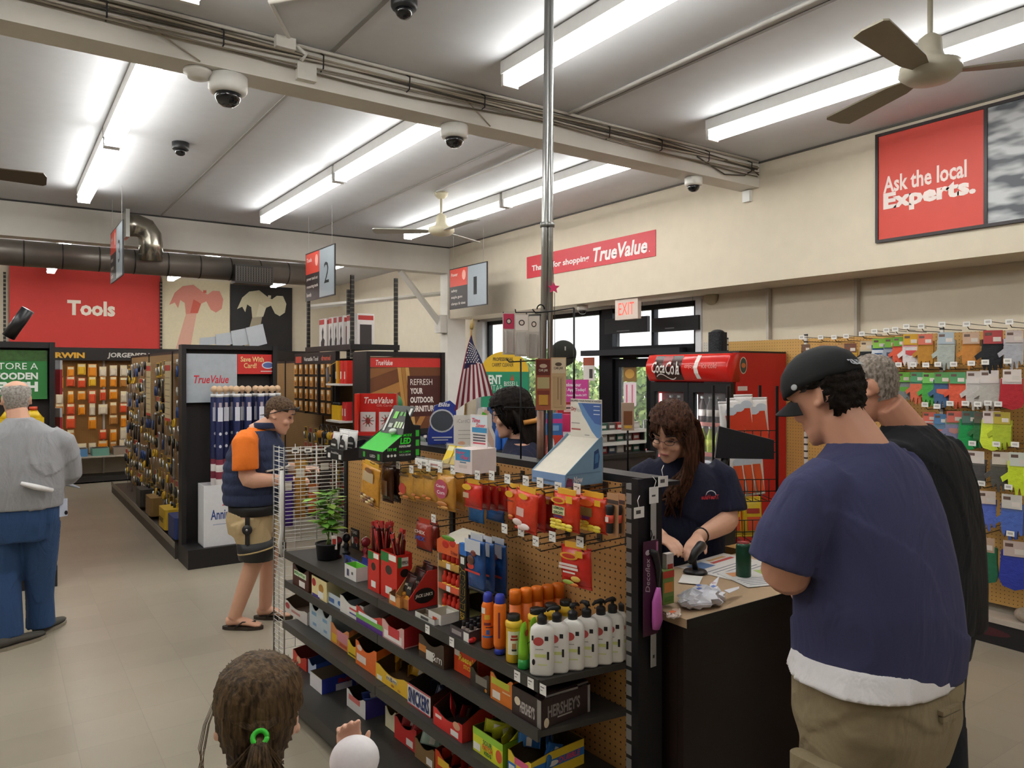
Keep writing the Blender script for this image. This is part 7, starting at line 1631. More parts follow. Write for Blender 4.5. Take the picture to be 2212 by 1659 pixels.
for y in (4.02,3.22):
    m=MB();m.box(XW-.05,y-.012,2.03,XW-.001,y+.012,ZS-.001,C('#b9b0a4',.6));o=m.build('bracket_strip',t)
# gloves
def hand2d(n=5):
    return [(-.045,.0),(-.048,.07),(-.078,.105),(-.070,.135),(-.048,.112),(-.046,.165),(-.034,.205),(-.026,.165),(-.022,.165),(-.016,.225),(-.006,.225),(-.002,.168),(.002,.168),(.008,.218),(.018,.216),(.021,.165),(.025,.160),(.033,.192),(.042,.186),(.044,.11),(.045,.07),(.045,0)]
_gl={}
def glove(y,z,hx,cuff,cardc,label,group,x=None,rz=0.0,sc=1.0,mitt=False,two=False,accent=None):
    key=(hx,cuff,cardc,mitt,accent)
    if key in _gl: return dup(_gl[key],label,(x,y,z),rz,group,(sc,sc,sc*.76))
    r_=thing('work_gloves',label,'gloves',(x,y,z),rz,group);r_.scale=(sc,sc,sc*.76)
    T=frame((0,0,0),-Y3,-Z3)          # fingers hang down, back of the hand towards the aisle
    pts=hand2d()
    if mitt: pts=[(-.05,0),(-.055,.1),(-.06,.16),(-.045,.205),(.0,.225),(.045,.205),(.055,.16),(.05,.09),(.05,0)]
    m=MB();m.prism([(a,b_+.06) for a,b_ in pts],.022,C(hx,.7,0,.18,50,.5),frame((.011,0,0),-Y3,-Z3) @ Matrix.Scale(-1,4,X3) if False else Matrix(((0,0,-1,.011),(-1,0,0,0),(0,-1,0,0),(0,0,0,1))))
    if accent: m.prism([(-.03,.13),(.03,.13),(.03,.16),(.0,.175),(-.03,.16)],.001,C(accent,.6),Matrix(((0,0,-1,-.011),(-1,0,0,0),(0,-1,0,0),(0,0,0,1))));
    m.build('glove',r_)
    m=MB();m.rbox((0,0,-.10),(.024,.098,.045),.008,C(cuff,.8,0,.1,60));m.build('cuff',r_)
    m=MB();m.box(-.017,-.042,-.085,-.0145,.042,.005,C(cardc,.5));m.box(-.018,-.034,-.07,-.0165,.0,-.04,C('#d9cfc6',.5));m.box(-.018,.005,-.03,-.0165,.035,-.01,C('#6a5248',.5));m.build('header_card',r_)
    _gl[key]=r_;return r_
XG=PW - .21
def gl_at(px,py):
    p=on_x(px,py,XG);return p.y,p.z
def row(items,ytop):
    for px,y0,hx,cuff,cardc,label,sc,extra in items:
        y,z=gl_at(px,y0);glove(y,z-.01,hx,cuff,cardc,label,'gloves on the wall pegboard',XG,PRR.uniform(-.25,.25)+.35,sc,**extra)
        hookw(y,z)
HKM=[]
def hookw(y,z):
    if not HKM:
        h=thing('glove_hook','wire hook with a white price tag holding gloves','peg hook',(PW,y,z),0,'wire hooks of the glove wall')
        m=MB();m.tube([(0,0,.014),(-.24,0,.014),(-.26,0,.028)],.003,WIRE,6);m.tube([(0,0,.045),(-.27,0,.05)],.0022,WIRE,6);m.build('wire',h)
        m=MB();m.box(-.274,-.022,.030,-.271,.022,.062,TAGW);m.patch((-.274,.02,.032),-Y3,Z3,.006,.008,.034,.022,C('#b9b4ae',.5));m.build('price_tag',h);HKM.append(h)
    else: dup(HKM[0],p=(PW,y,z))
E={}
row([(1742,742,'#5a3a22','#4a2f1c','#6b4a34','brown leather pouch glove, first on the top row by the cooler',.8,E),(1783,742,'#d2a23c','#e0b648','#c9905a','golden yellow gloves, second on the top row, brown card',1,E),(1812,742,'#d8a93a','#e0b648','#c99a62','golden yellow gloves, third on the top row',1,E),(1838,740,'#c9952f','#e0b648','#7a4a34','golden yellow gloves with a dark red card on the top row',1,E),
     (1872,735,'#1f2024','#cfc6b0','#d9c2a2','black gloves with a pale tan card on the top row',.95,E),(1899,730,'#dfe3ea','#2f5a8a','#8fc84a','white and blue gloves with a lime card on the top row',1,dict(accent='#27588c')),(1925,728,'#9aa4b4','#5b6a80','#79b03f','grey-blue gloves with a lime card on the top row',1,dict(accent='#44526a')),(1944,726,'#d8583a','#c04a30','#6aa53a','orange gloves with a lime card on the top row',.95,E),
     (1968,720,'#e2dada','#e0a0a0','#d8a62c','white and red gloves with a golden card on the top row',1.1,dict(accent='#c8484c')),(2000,720,'#b9822a','#a8741f','#d8705a','brown-gold gloves with a red card on the top row',1.05,E),(2045,716,'#a9b0a8','#b5bab2','#a8b4bc','pale grey gloves on the top row before the white upright',1.15,E),(2098,716,'#c9843a','#b8742c','#c9a890','tan-orange gloves at the white upright on the top row',1.1,E),
     (2144,712,'#24252a','#2a2a2e','#b5484a','black gloves with a red badge card on the top row',1.25,E),(2190,712,'#b3b4bc','#c0bfc4','#cfc0bc','light grey gloves at the photo edge of the top row',1.1,E)],735)
row([(1921,806,'#3a2c14','#b08a2a','#1e1a14','black and gold patterned gloves, first on the second row',1.1,dict(accent='#c9a23c')),(1951,802,'#7f8a8c','#6a7a74','#6fb445','grey gloves with a green card on the second row',1,dict(accent='#5fa843')),(1983,802,'#d96a4c','#5a8a7a','#4f9a6a','salmon gloves with a teal card on the second row',1,E),(2010,803,'#4aa544','#3d8f3a','#74bf5a','bright green gloves on the second row',1.05,E),(2036,802,'#41628a','#3a5878','#5f9f5a','blue gloves with an orange flower on the second row',1.1,dict(accent='#d8664a')),
     (2070,802,'#d8593c','#c24a30','#59a06a','coral red gloves on the second row below the upright',1.1,E),(2108,800,'#c2bdb8','#cbc6c2','#d2cac6','pale grey gloves on the second row, beside the coral pair',1.15,E),(2138,798,'#b8b4ac','#c9c4c0','#d9d0cc','second pale grey gloves on the second row',1.2,E),(2186,796,'#b5222e','#e2d9d4','#e4d8d2','red gloves with a white card on the second row',1.15,dict(mitt=True))],800)
row([(2008,888,'#c9685a','#d9d2cc','#d86a58','pink gloves with a red card, partly behind the black jacket',.9,E),(2034,892,'#5a7f9a','#6a8aa0','#4f7aa5','dusty blue gloves on the third row',1,dict(accent='#c86a58')),(2062,886,'#8a86a8','#7f9a84','#d86f62','lavender and pink gloves with a coral card on the third row',1.1,dict(accent='#c98a84')),(2095,886,'#1fa055','#3a7a5a','#5a7a72','emerald green gloves on the third row',1.15,dict(mitt=True)),(2122,888,'#2c6a3a','#2c5a3a','#58584a','dark green gloves between emerald and neon pairs',1.05,E),(2144,886,'#cfe03a','#d6e25a','#d9c9c4','neon yellow gloves on the third row',1.15,dict(mitt=True)),(2166,888,'#a8b82a','#b9c43a','#b5a23a','olive yellow gloves beside the neon pair',1.1,E)],880)
row([(2066,966,'#a07a4a','#c9b38a','#dcc9a8','tan gloves on the fourth row beside the black jacket',.95,E),(2110,972,'#4a4848','#6a6662','#d8cdc6','charcoal gloves with a white card on the fourth row',1.15,E),(2162,974,'#55524f','#7a726a','#d9cbc0','charcoal gloves with a peach card on the fourth row',1.15,E),(2202,975,'#c8dc2a','#d2e03a','#d0d4c8','neon yellow gloves at the photo edge on the fourth row',1.25,E)],970)
row([(2088,1056,'#3f52b8','#4a58b0','#d8c4bc','bright blue gloves on the fifth row beside the black jacket',1.1,E),(2130,1058,'#5a70c4','#5a68b4','#d9c9bf','second bright blue gloves on the fifth row',1.2,E),(2188,1066,'#4a66b4','#5a70ac','#c9c4bc','blue gloves at the photo edge on the fifth row',1.3,E)],1055)
row([(2128,1158,'#1f6a4a','#2a7a55','#b59a84','dark green mitten gloves on the lowest row',1.35,dict(mitt=True)),(2192,1166,'#2a3aa0','#3a48a8','#c4b0a8','deep blue mitten gloves on the lowest row',1.4,dict(mitt=True))],1160)
for k in range(9):
    p=on_x(2120+12*k,1300+5*k,PW-.30);m=MB();m.ball((0,0,.045),(.055,.06,.045),C(('#a89a8a','#b5aa98','#8f9a84','#9a8f9a')[k%4],.6,0,.3,60),10,7);o=tag(m.build('wrapped_roll'),'greyish wrapped roll lying on the base deck under the gloves','wrapped roll','rolls under the glove wall');o.location=(PW-.09,.9+.14*k,.171)
# ================================================================ endcap with rolled flags
FRB=C('#1f1d1e',.45,.1)
t=thing('endcap_display','black endcap display of rolled flags with grey and red header panels','endcap',(0,0,0))
MB().box(1.38,7.02,0,2.25,7.46,.17,FRB).build('base',t)
MB().box(1.40,7.40,.17,2.24,7.44,1.96,C('#262122',.6)).build('back_panel',t)
MB().box(1.38,7.30,.17,1.42,7.44,2.0,FRB).build('post',t);MB().box(2.21,7.30,.17,2.25,7.44,2.0,FRB).build('post',t);MB().box(1.42,7.32,1.96,2.21,7.44,2.0,FRB).build('top_rail',t)
m=MB();a=on_y(413,870,7.33);b=on_y(512,765,7.33);m.box(1.425,7.33,a.z,b.x,7.345,b.z,C('#a9b0b8',.5,0,.1,20));m.text('TrueValue',(1.49,7.33,on_y(460,828,7.33).z),X3,Z3,.31,.075,'#c8303a',.02,.25);m.build('grey_panel',t)
m=MB();a2=on_y(512,808,7.33);m.box(b.x+.003,7.33,a2.z,2.205,7.345,b.z,C('#c9302c',.45));o=Vector((b.x+.003,7.33,a2.z));hh=b.z - a2.z;m.text('Save With',o+Vector((.03,0,hh*.62)),X3,Z3,.22,.05,'#e8c88a');m.text('Card!',o+Vector((.06,0,hh*.30)),X3,Z3,.12,.05,'#e8c88a');m.disc(o,X3,Z3,.29,hh*.45,.06,.035,C('#dcd8dc',.4));m.disc(o,X3,Z3,.29,hh*.45,.05,.026,C('#5a6aa0',.4),.0016);m.patch(o,X3,Z3,.22,hh*.12,.35,hh*.16,C('#e0d6d2',.5));m.build('red_panel',t)
FLB=C('#262f5c',.35,0,.1,30,0,1,0,.3)
STR=striped('flag_rolled_stripes',['#d9d2cf','#7a2338'],2,1/.13)
ff=None
def rolled_flag(px,ytop,y,label,dz=0):
    global ff
    p=on_y(px,ytop,y);z0=.185
    if ff is None:
        ff=thing('rolled_flag',label,'flag',(p.x,p.y,z0),0,'rolled flags on the endcap')
        h=p.z - z0
        MB().lathe([(.030,.40),(.033,.44),(.033,h*.53),(.030,h*.54)],STR,12).build('striped_end',ff)
        MB().lathe([(.014,.0),(.014,.4),(.034,.43),(.028,.47)],C('#dcd6d2',.6),10).build('lower_pole',ff)
        m=MB();m.lathe([(.031,h*.535),(.034,h*.54),(.034,h*.93),(.030,h*.945)],FLB,14);m.patch((0,-.0345,0),X3,Z3,-.022,h*.78,.022,h*.87,C('#d9dae4',.4));m.patch((0,-.0345,0),X3,Z3,-.012,h*.87,.012,h*.90,C('#b9a8b0',.4));m.disc((0,-.0345,0),X3,Z3,0,h*.62,.012,.014,C('#d9d8e0',.5));m.disc((0,-.0345,0),X3,Z3,0,h*.70,.012,.014,C('#d9d8e0',.5));m.build('flag_sleeve',ff)
        m=MB();m.lathe([(.034,h*.935),(.034,h*.955)],C('#d9d9dc',.4),12);m.build('white_cap',ff)
        m=MB();m.lathe([(.013,h*.955),(.013,h*.965),(.030,h*.972),(.033,h*.985),(.026,h*1.0),(.006,h*1.008)],C('#c9a887',.5),12);m.build('pole_knob',ff)
    else: dup(ff,label,(p.x,p.y,z0),sc=(1,1,(p.z-z0)/1.42 if 0 else 1))
for i,(px,yy) in enumerate(((463,7.22),(474,7.12),(487,7.18),(499,7.25),(511,7.14),(523,7.20),(536,7.13),(552,7.22),(563,7.13),(576,7.20),(588,7.14),(599,7.22))):
    rolled_flag(px,836-(i == 2)*4,yy,'rolled navy flag, number '+('one','two','three','four','five','six','seven','eight','nine','ten','eleven','twelve')[i]+' along the endcap counted from the grey panel')
t=thing('flag_box','white card dump box with blue lettering holding rolled flags','display box',(0,0,0));a=on_y(440,1050,7.06);b=on_y(500,1180,7.06)
WB=C('#d9d9dc',.5);m=MB();x0,x1,zb,zt_=a.x,2.24,.172,a.z
m.box(x0,7.06,zb,x1,7.065,zb+.14,WB);m.box(x0,7.06,zb+.14,x0+.27,7.065,zt_,WB);m.box(x0,7.065,zb,x0+.005,7.29,zt_,WB);m.box(x1-.005,7.065,zb,x1,7.29,zt_,WB);m.box(x0,7.285,zb,x1,7.29,zt_,WB);m.box(x0,7.065,zb,x1,7.285,zb+.005,WB)
m.text('Annin',(x0+.06,7.06,zb+.24),X3,Z3,.16,.09,'#2f4a8a',.02);m.patch((x0,7.06,zb),X3,Z3,.08,.19,.2,.2,C('#a9b0c4',.5));m.patch((x0,7.06,zb),X3,Z3,.16,.36,.21,.37,C('#c8484a',.5));m.build('box',t)
# leaflets and roll on top of the endcap
for i in range(4):
    p=on_y(452+36*i,742-3*i,7.36);m=MB();m.prism([(-.11,0),(.11,0),(.13,.12),(-.09,.12)],.003,C('#a9adb3',.5),frame((0,0,0),X3,Z3));m.patch((0,-.0,.02),X3,Z3,-.06,0,.08,.07,C('#c4c6c9',.5));m.patch((0,0,.02),X3,Z3,-.04,.02,.0,.05,C('#6a6f76',.5),.001);o=tag(m.build('leaflet'),('first','second','third','tallest')[i]+' of four grey printed leaflets tilted on the flag endcap top','leaflet','leaflets on the flag endcap');o.location=(p.x,7.37+.004*i,2.003);o.rotation_euler=(-.1,-.12-.05*i,.1);o.scale=(.8,1,.6+.35*i)
# ================================================================ tool aisle gondola
def gondola(label,x0,x1,y0,y1,zt,bx=.26):
    t=thing('aisle_gondola',label,'shelving',(0,0,0))
    MB().box(x0,y0,0,x1,y1,.12,C('#4a443f',.5)).build('base',t);MB().box(x0-.006,y0,.10,x0-.0005,y1,.16,C('#8f8678',.5)).build('deck_lip',t)
    n=int((y1-y0)/1.2);
    for k in range(n): MB().box(x0+bx,y0+(y1-y0)*k/n+.015,.12,x0+bx+.02,y0+(y1-y0)*(k+1)/n-.015,zt-.03,PGB2).build('pegboard',t)
    for k in range(n+1): MB().box(x0+bx-.01,y0+(y1-y0)*k/n-.014,.12,x0+bx+.03,y0+(y1-y0)*k/n+.014,zt,FRB).build('upright',t)
    MB().box(x0+bx,y0,zt-.03,x1-bx,y1,zt,FRB).build('top_cap',t)
    return t
PGB2=pegboard('aisle_pegboard','#8a6a42',(1,2),.003)
gondola('long black gondola full of hanging hand tools, left face of the aisle behind the flags',1.36,2.24,7.50,12.2,1.98)
TP=[]
def proto(name,label,cat,parts,group):
    t=thing(name,label,cat,(0,0,0),0,group)
    for n_,m in parts: m.build(n_,t)
    TP.append(t);return t
G1='hand tools on the aisle pegboard'
STL=C('#a5a6a8',.3,.8);
def crd(w_,h,hx,mk='#d9cfae'): m=MB();m.box(-.002,-w_/2,-h,.002,w_/2,0,C(hx,.5));m.patch((-.002,w_/2,-h),-Y3,Z3,.006,h*.7,w_-.006,h*.95,C(mk,.5));return m
def tubes(*a):
    m=MB()
    for pts,r_,c in a: m.tube(pts,r_,c,8)
    return m
Yl,Rd,Bk,Bl,Og=C('#d2a82a',.4),C('#a8322a',.4),C('#232225',.4),C('#2c4a86',.4),C('#d0702a',.4)
proto('screwdriver','screwdriver with a dark handle hanging on the tool aisle pegboard','screwdriver',(('handle',tubes(([(-.02,0,0),(-.02,0,-.05),(-.02,0,-.10)],[.012,.017,.012],Bk))),('shaft',tubes(([(-.02,0,-.10),(-.02,0,-.20)],.005,STL))),('card',crd(.05,.08,'#c9b98f'))),'screwdrivers on the aisle pegboard')
proto('pliers','pliers with blue grips hanging on the tool aisle pegboard','pliers',(('jaws',tubes(([(-.02,-.008,0),(-.02,0,-.04),(-.02,.012,-.07)],.009,STL),([(-.02,.008,0),(-.02,0,-.04),(-.02,-.012,-.07)],.009,STL))),('grip',tubes(([(-.02,.012,-.07),(-.02,.026,-.12),(-.02,.018,-.18)],.009,Bl))),('grip',tubes(([(-.02,-.012,-.07),(-.02,-.026,-.12),(-.02,-.018,-.18)],.009,Bl)))),'pliers on the aisle pegboard')
proto('wrench','steel wrench hanging on the tool aisle pegboard','wrench',(('body',tubes(([(-.02,0,0),(-.02,0,-.03),(-.02,0,-.17),(-.02,0,-.2),(-.02,0,-.22)],[.012,.016,.008,.018,.012],STL))),),'wrenches on the aisle pegboard')
proto('carded_tool','red carded tool pack hanging on the tool aisle pegboard','tool pack',(('card',crd(.10,.2,'#b5a684','#a8322a')),('tool',tubes(([(-.015,.01,-.07),(-.018,0,-.12),(-.015,-.01,-.18)],[.012,.02,.01],Bk)))),'red carded packs on the aisle pegboard')
proto('carded_tool','yellow carded tool pack hanging on the tool aisle pegboard','tool pack',(('card',crd(.09,.17,'#cfa92e','#2a2826')),('tool',tubes(([(-.015,.015,-.06),(-.018,0,-.1),(-.015,-.015,-.15)],[.01,.016,.012],STL)))),'yellow carded packs on the aisle pegboard')
proto('hand_saw','hand saw with a yellow handle hanging on the tool aisle pegboard','saw',(('blade',tubes(([(-.02,0,-.08),(-.02,.01,-.18),(-.02,.02,-.3)],[(.003,.03),(.003,.022),(.003,.012)],STL))),('handle',tubes(([(-.02,-.025,0),(-.02,.025,-.02),(-.02,.02,-.08),(-.02,-.025,-.07),(-.02,-.03,-.0)],.011,Yl)))),'hand saws on the aisle pegboard')
proto('hammer','hammer with a dark grip hanging on the tool aisle pegboard','hammer',(('head',tubes(([(-.02,-.05,0),(-.02,0,0),(-.02,.05,.005)],[.013,.016,.008],STL))),('handle',tubes(([(-.02,0,-.01),(-.02,0,-.14),(-.02,0,-.25)],[.008,.012,.014],Bk)))),'hammers on the aisle pegboard')
tpick=random.Random(21)
for c in range(21):
    y=7.66 + .212 * c
    for r_ in range(8):
        z=1.86 - .205 * r_ + tpick.uniform(-.02,.02)
        if r_ in (0,1,2) and c in (4,5,10,11): continue
        src=TP[(c // 2+r_*3+tpick.randrange(2))%len(TP)] if r_ < 6 else TP[tpick.choice((4,5,3,4))]
        p=(1.55-.03*(r_>4),y+tpick.uniform(-.03,.03),z)
        if src.location.length < .01: src.location=p
        else: dup(src,p=p,rz=tpick.uniform(-.25,.25))
for i,(y,hx) in enumerate(((8.68,'#b8a884'),(9.92,'#b3a27c'))):
    m=MB();m.box(1.50,y-.16,1.22,1.508,y+.16,1.86,C(hx,.5));o=Vector((1.50,y+.16,1.22));m.patch(o,-Y3,Z3,0,.54,.32,.60,C('#a8322a',.5));m.patch(o,-Y3,Z3,0,0,.32,.03,C('#a8322a',.5))
    for k in range(7): m.patch(o,-Y3,Z3,.02,.07+.065*k,.28,.078+.065*k,C('#6a5a44',.5))
    tag(m.build('tool_chart'),('beige tool chart board with red bars, nearer the flag endcap','beige tool chart board with red bars, farther down the tool aisle')[i],'chart board')
for i,(y,z,hx,l) in enumerate(((8.25,.165,'#c9a42a','yellow tool case on the base of the tool aisle, lettered STANLEY'),(7.75,.165,'#24366f','dark blue tool case at the base of the tool aisle, next to the flag endcap'),(9.1,.165,'#8a6a3a','brown tool box on the base of the tool aisle'),(9.8,.165,'#3a3634','dark tool box on the base of the tool aisle, farther along'))):
    m=MB();m.rbox((0,0,0),(.22,.36,.20),.03,C(hx,.45));m.text('STANLEY' if i == 0 else ' ',(-.111,.12,.06),-Y3,Z3,.22,.05,'#1d1a16',.03) if i == 0 else None;m.tube([(0,-.07,.20),(0,-.06,.235),(0,.06,.235),(0,.07,.20)],.012,Bk,8);o=tag(m.build('tool_case'),l,'tool case');o.location=(1.48,y,z)
# ================================================================ endcap with green poster
t=thing('endcap_display','black endcap display with a green poster about restoring a wooden bench','endcap',(0,0,0))
MB().box(-.52,7.10,0,.40,7.56,.17,FRB).build('base',t);MB().box(-.52,7.50,.17,.38,7.54,1.97,C('#262122',.6)).build('back_panel',t);MB().box(.36,7.40,.17,.40,7.56,2.0,FRB).build('post',t);MB().box(-.52,7.40,.17,-.48,7.56,2.0,FRB).build('post',t);MB().box(-.48,7.42,1.95,.36,7.54,2.0,FRB).build('top_rail',t)
GRP=plaster('poster_green','#2f7a3c',4)
z0,z1=on_y(90,862,7.44).z,on_y(90,757,7.44).z;m=MB();m.box(-.47,7.44,z0,.345,7.45,z1,GRP);m.box(-.47,7.4385,z1-.09,.345,7.4395,z1,C('#3a5a2c',.8,0,.5,25))
for s_,y_,w_,h_,b_ in (('RESTORE A',790,.40,.055,.0),('WOODEN',812,.345,.06,.04),('BENCH',838,.36,.085,.06)):
    q=on_y(82,y_+8,7.44);m.text(s_,(q.x-w_,7.438,q.z),X3,Z3,w_,h_,'#e2e8e2',b_)
m.build('poster',t)
for z in (1.20,.72): MB().box(-.48,7.16,z-.025,.36,7.50,z,FRB).build('shelf',t)
first=None
for k in range(5):
    x=-.42 + .165 * k
    if first is None:
        first=thing('yellow_jug','yellow jug with dark printing on the shelf below the green poster','jug',(x,7.28,1.201),0,'yellow jugs below the green poster')
        m=MB();m.rbox((0,0,0),(.15,.12,.17),.03,C('#dcb91f',.4));m.ring([[Vector((a_*.075*math.cos(q),a_*.06*math.sin(q),z)) for q in [2*PI*i/16 for i in range(16)]] for z,a_ in ((.17,.95),(.205,.6),(.235,.35))],C('#dcb91f',.4));m.patch((0,-.06,0),X3,Z3,-.05,.03,.05,.06,C('#2a2826',.5));m.patch((0,-.06,0),X3,Z3,-.05,.08,.05,.12,C('#3a3826',.5));m.build('jug',first);MB().lathe([(.03,.235),(.03,.262)],C('#c8482a',.4),12).build('cap',first)
    else: dup(first,p=(x,7.28,1.201))
for k in range(4):
    m=MB();m.box(0,0,0,.15,.2,.22,C(('#c8a888','#b9b0a4','#a85a3a','#c9b48a')[k],.5));m.patch((0,0,0),X3,Z3,.01,.05,.14,.1,C('#3a2a22',.5));o=tag(m.build('carton'),'printed carton on the low shelf of the green poster endcap','carton','cartons on the green poster endcap');o.location=(-.44+.19*k,7.2,.171)
    q=o.copy();COL.objects.link(q);q.location.z=.7205
m=MB();a=on_y(18,742,7.46);b=on_y(55,690,7.30);m.tube([(a.x,7.47,2.04),(b.x+.02,7.42,2.27)],.05,C('#17161a',.35),14);tag(m.build('black_roll'),'black roll leaning on top of the green poster endcap','roll')
gondola('black gondola stretching back behind the green poster endcap',-.50,.38,7.6,12.2,1.9)
for k,y in enumerate((8.0,8.45)):
    m=MB();m.box(0,-.14,0,.02,.14,.22,C('#9a1f2c',.4));m.box(0,-.14,.22,.02,.14,.30,C('#a9a9ac',.4));m.box(.020,-.10,.05,.0208,.10,.12,C('#d9c9c4',.5));o=tag(m.build('hanging_sign'),('red and grey hanging shelf sign on the side of the green poster gondola, upper','red and grey hanging shelf sign on the side of the green poster gondola, lower')[k],'sign');o.location=(.40,7.75+.0*k,1.55-.42*k);o.rotation_euler=(0,0,.35)
# ================================================================ wall run at the back
t=thing('back_wall_unit','long black-framed pegboard unit along the back wall under the banners','shelving',(0,0,0))
PGX=pegboard('back_pegboard','#96682f',(0,2),.003)
xs=[-2.2,-1.0,.2,1.42,2.6,3.8,5.0]
for a,b_ in zip(xs,xs[1:]): MB().box(a+.015,YB-.14,.42,b_-.015,YB-.12,1.93,PGX).build('pegboard',t)
for x in xs: MB().box(x-.014,YB-.16,0,x+.014,YB-.1,2.12,C('#b9b4aa',.5) if x in (1.42,) else FRB).build('upright',t)
MB().box(-2.2,YB-.55,.02,5.0,YB-.1,.10,C('#2a2725',.5)).build('base',t);MB().box(-2.2,YB-.58,.40,5.0,YB-.12,.42,C('#b5ab9c',.5)).build('deck',t);
m=MB();m.box(-2.2,YB-.30,1.93,5.0,YB-.28,2.12,C('#241d1a',.4));q=on_y(113,781,YB-.3);m.text('IRWIN',(q.x,YB-.30,1.965),X3,Z3,.44,.09,'#d9a22f',.05);q=on_y(232,782,YB-.3);m.text('JORGENSEN',(q.x,YB-.30,1.96),X3,Z3,.62,.10,'#cfc9c0',.03,.1);m.box(-2.2,YB-.28,2.10,5.0,YB-.1,2.13,FRB);m.build('header',t)
G2='orange and yellow packs on the back wall'
PK=[]
for hx,nm_ in (('#e08a1f','orange'),('#e2b02a','yellow'),('#d8502a','red-orange'),('#d9c9b0','clear and cream'),('#b57a3a','tan')):
    t=thing('tool_pack',nm_+' tool pack hanging on the back wall pegboard under the banners','tool pack',(0,0,0),0,nm_+' packs on the back wall');m=MB();m.box(-.05,-.003,-.22,.05,.003,0,C(hx,.45));m.patch((0,-.003,0),X3,Z3,-.04,-.06,.04,-.01,C('#e9d9b0',.5));m.build('card',t);m=MB();m.rbox((0,-.018,-.20),(.07,.03,.12),.01,C(hx,.3));m.build('tool',t);PK.append(t)
rr=random.Random(17)
for c in range(23):
    for r_ in range(7):
        x=.50 + .15 * c if c < 9 else 2.5 + .17 * (c-9)
        z=1.86 - .205 * r_ + rr.uniform(-.03,.02)
        if rr.random() < .22 and r_ > 2: continue
        src=PK[rr.choice((0,0,1,1,2,3,4) if r_<3 else (1,2,3,3,4,4,0))];p=(x,YB-.22,z)
        if src.location.length < .01: src.location=p
        else: dup(src,p=p,rz=rr.uniform(-.3,.3),sc=(rr.uniform(.8,1.35),1,rr.uniform(.65,.95)))
for k in range(7):
    m=MB();m.box(0,0,0,.24,.3,.12,C(('#b5302c','#5a8ab8','#6a9a8a','#8a7a6a','#c9a23a','#4a4a5a','#9a8a78')[k],.5));m.box(.01,.01,.12,.23,.29,.1205,C('#3a3430',.8));o=tag(m.build('parts_bin'),('red','blue','sea green','taupe','mustard','slate','beige')[k]+' parts bin on the back wall deck','bin','bins on the back wall deck');o.location=(.62+.30*k,YB-.52,.4205)
# banners
def banner(label,px0,px1,yt0,yb,mat,deco):
    a=on_y(px0,yb,YB-.05);b=on_y(px1,yt0,YB-.05);m=MB();m.box(a.x,YB-.056,2.14,b.x,YB-.05,b.z,mat);deco(m,a.x,b.x,b.z);return tag(m.build('wall_banner'),label,'banner')
def tools(m,x0,x1,z1): m.text('Tools',(x0+(x1-x0)*.36,YB-.056,2.14+(z1-2.14)*.40),X3,Z3,(x1-x0)*.32,(z1-2.14)*.19,'#eadfce',.04)
banner('large red wall banner lettered Tools',20,346,590,745,C('#c9342c',.6,0,.08,6),tools)
HM_=[(.0,.62),(.10,.80),(.24,.90),(.44,.93),(.60,.84),(.70,.80),(.80,.86),(.93,.86),(1.0,.74),(.97,.60),(.86,.54),(.76,.58),(.68,.70),(.58,.66),(.52,.52),(.30,.50),(.28,.66),(.20,.70),(.16,.58),(.10,.66)]
HN_=[(.30,.50),(.50,.52),(.38,.0),(.12,.0)]
HS_=[(.58,.66),(.52,.52),(.38,.52),(.44,.72)]
def hammer(c0,c1,c2):
    def f(m,x0,x1,z1):
        w_,h=(x1-x0) * .80,(z1-2.15);X=x0 + (x1-x0) * .10
        for n_,(P,c,s_) in enumerate(((HN_,c1,0),(HM_,c0,0),(HS_,c2,0))): m.add([(X+a*w_,YB-.0575-.001*n_,2.15+b_*h) for a,b_ in P],[tuple(range(len(P)))],C(c,.6))
        m.box(X+.62*w_,YB-.0595,2.15+.82*h,X+.68*w_,YB-.0590,2.15+.86*h,C(c2,.6))
    return f
banner('cream wall banner with a pink hammer picture',350,496,610,745,C('#ddd0b0',.6),hammer('#d88a7a','#dba793','#d0604f'))
banner('black wall banner with a cream hammer picture',498,631,622,745,C('#1f1c1d',.6),hammer('#cfc6a8','#a89c84','#ddd6bc'))
for px in (10,348):
    a=on_y(px,745,YB-.08);m=MB();m.box(a.x-.018,YB-.09,2.13,a.x+.018,YB-.06,3.28,striped('slots_black',['#26231f','#26231f','#8a8478'],2,16));o=tag(m.build('wall_upright'),('black slotted wall upright at the photo edge beside the red banner' if px == 10 else 'black slotted wall upright between the red and cream banners'),'upright')
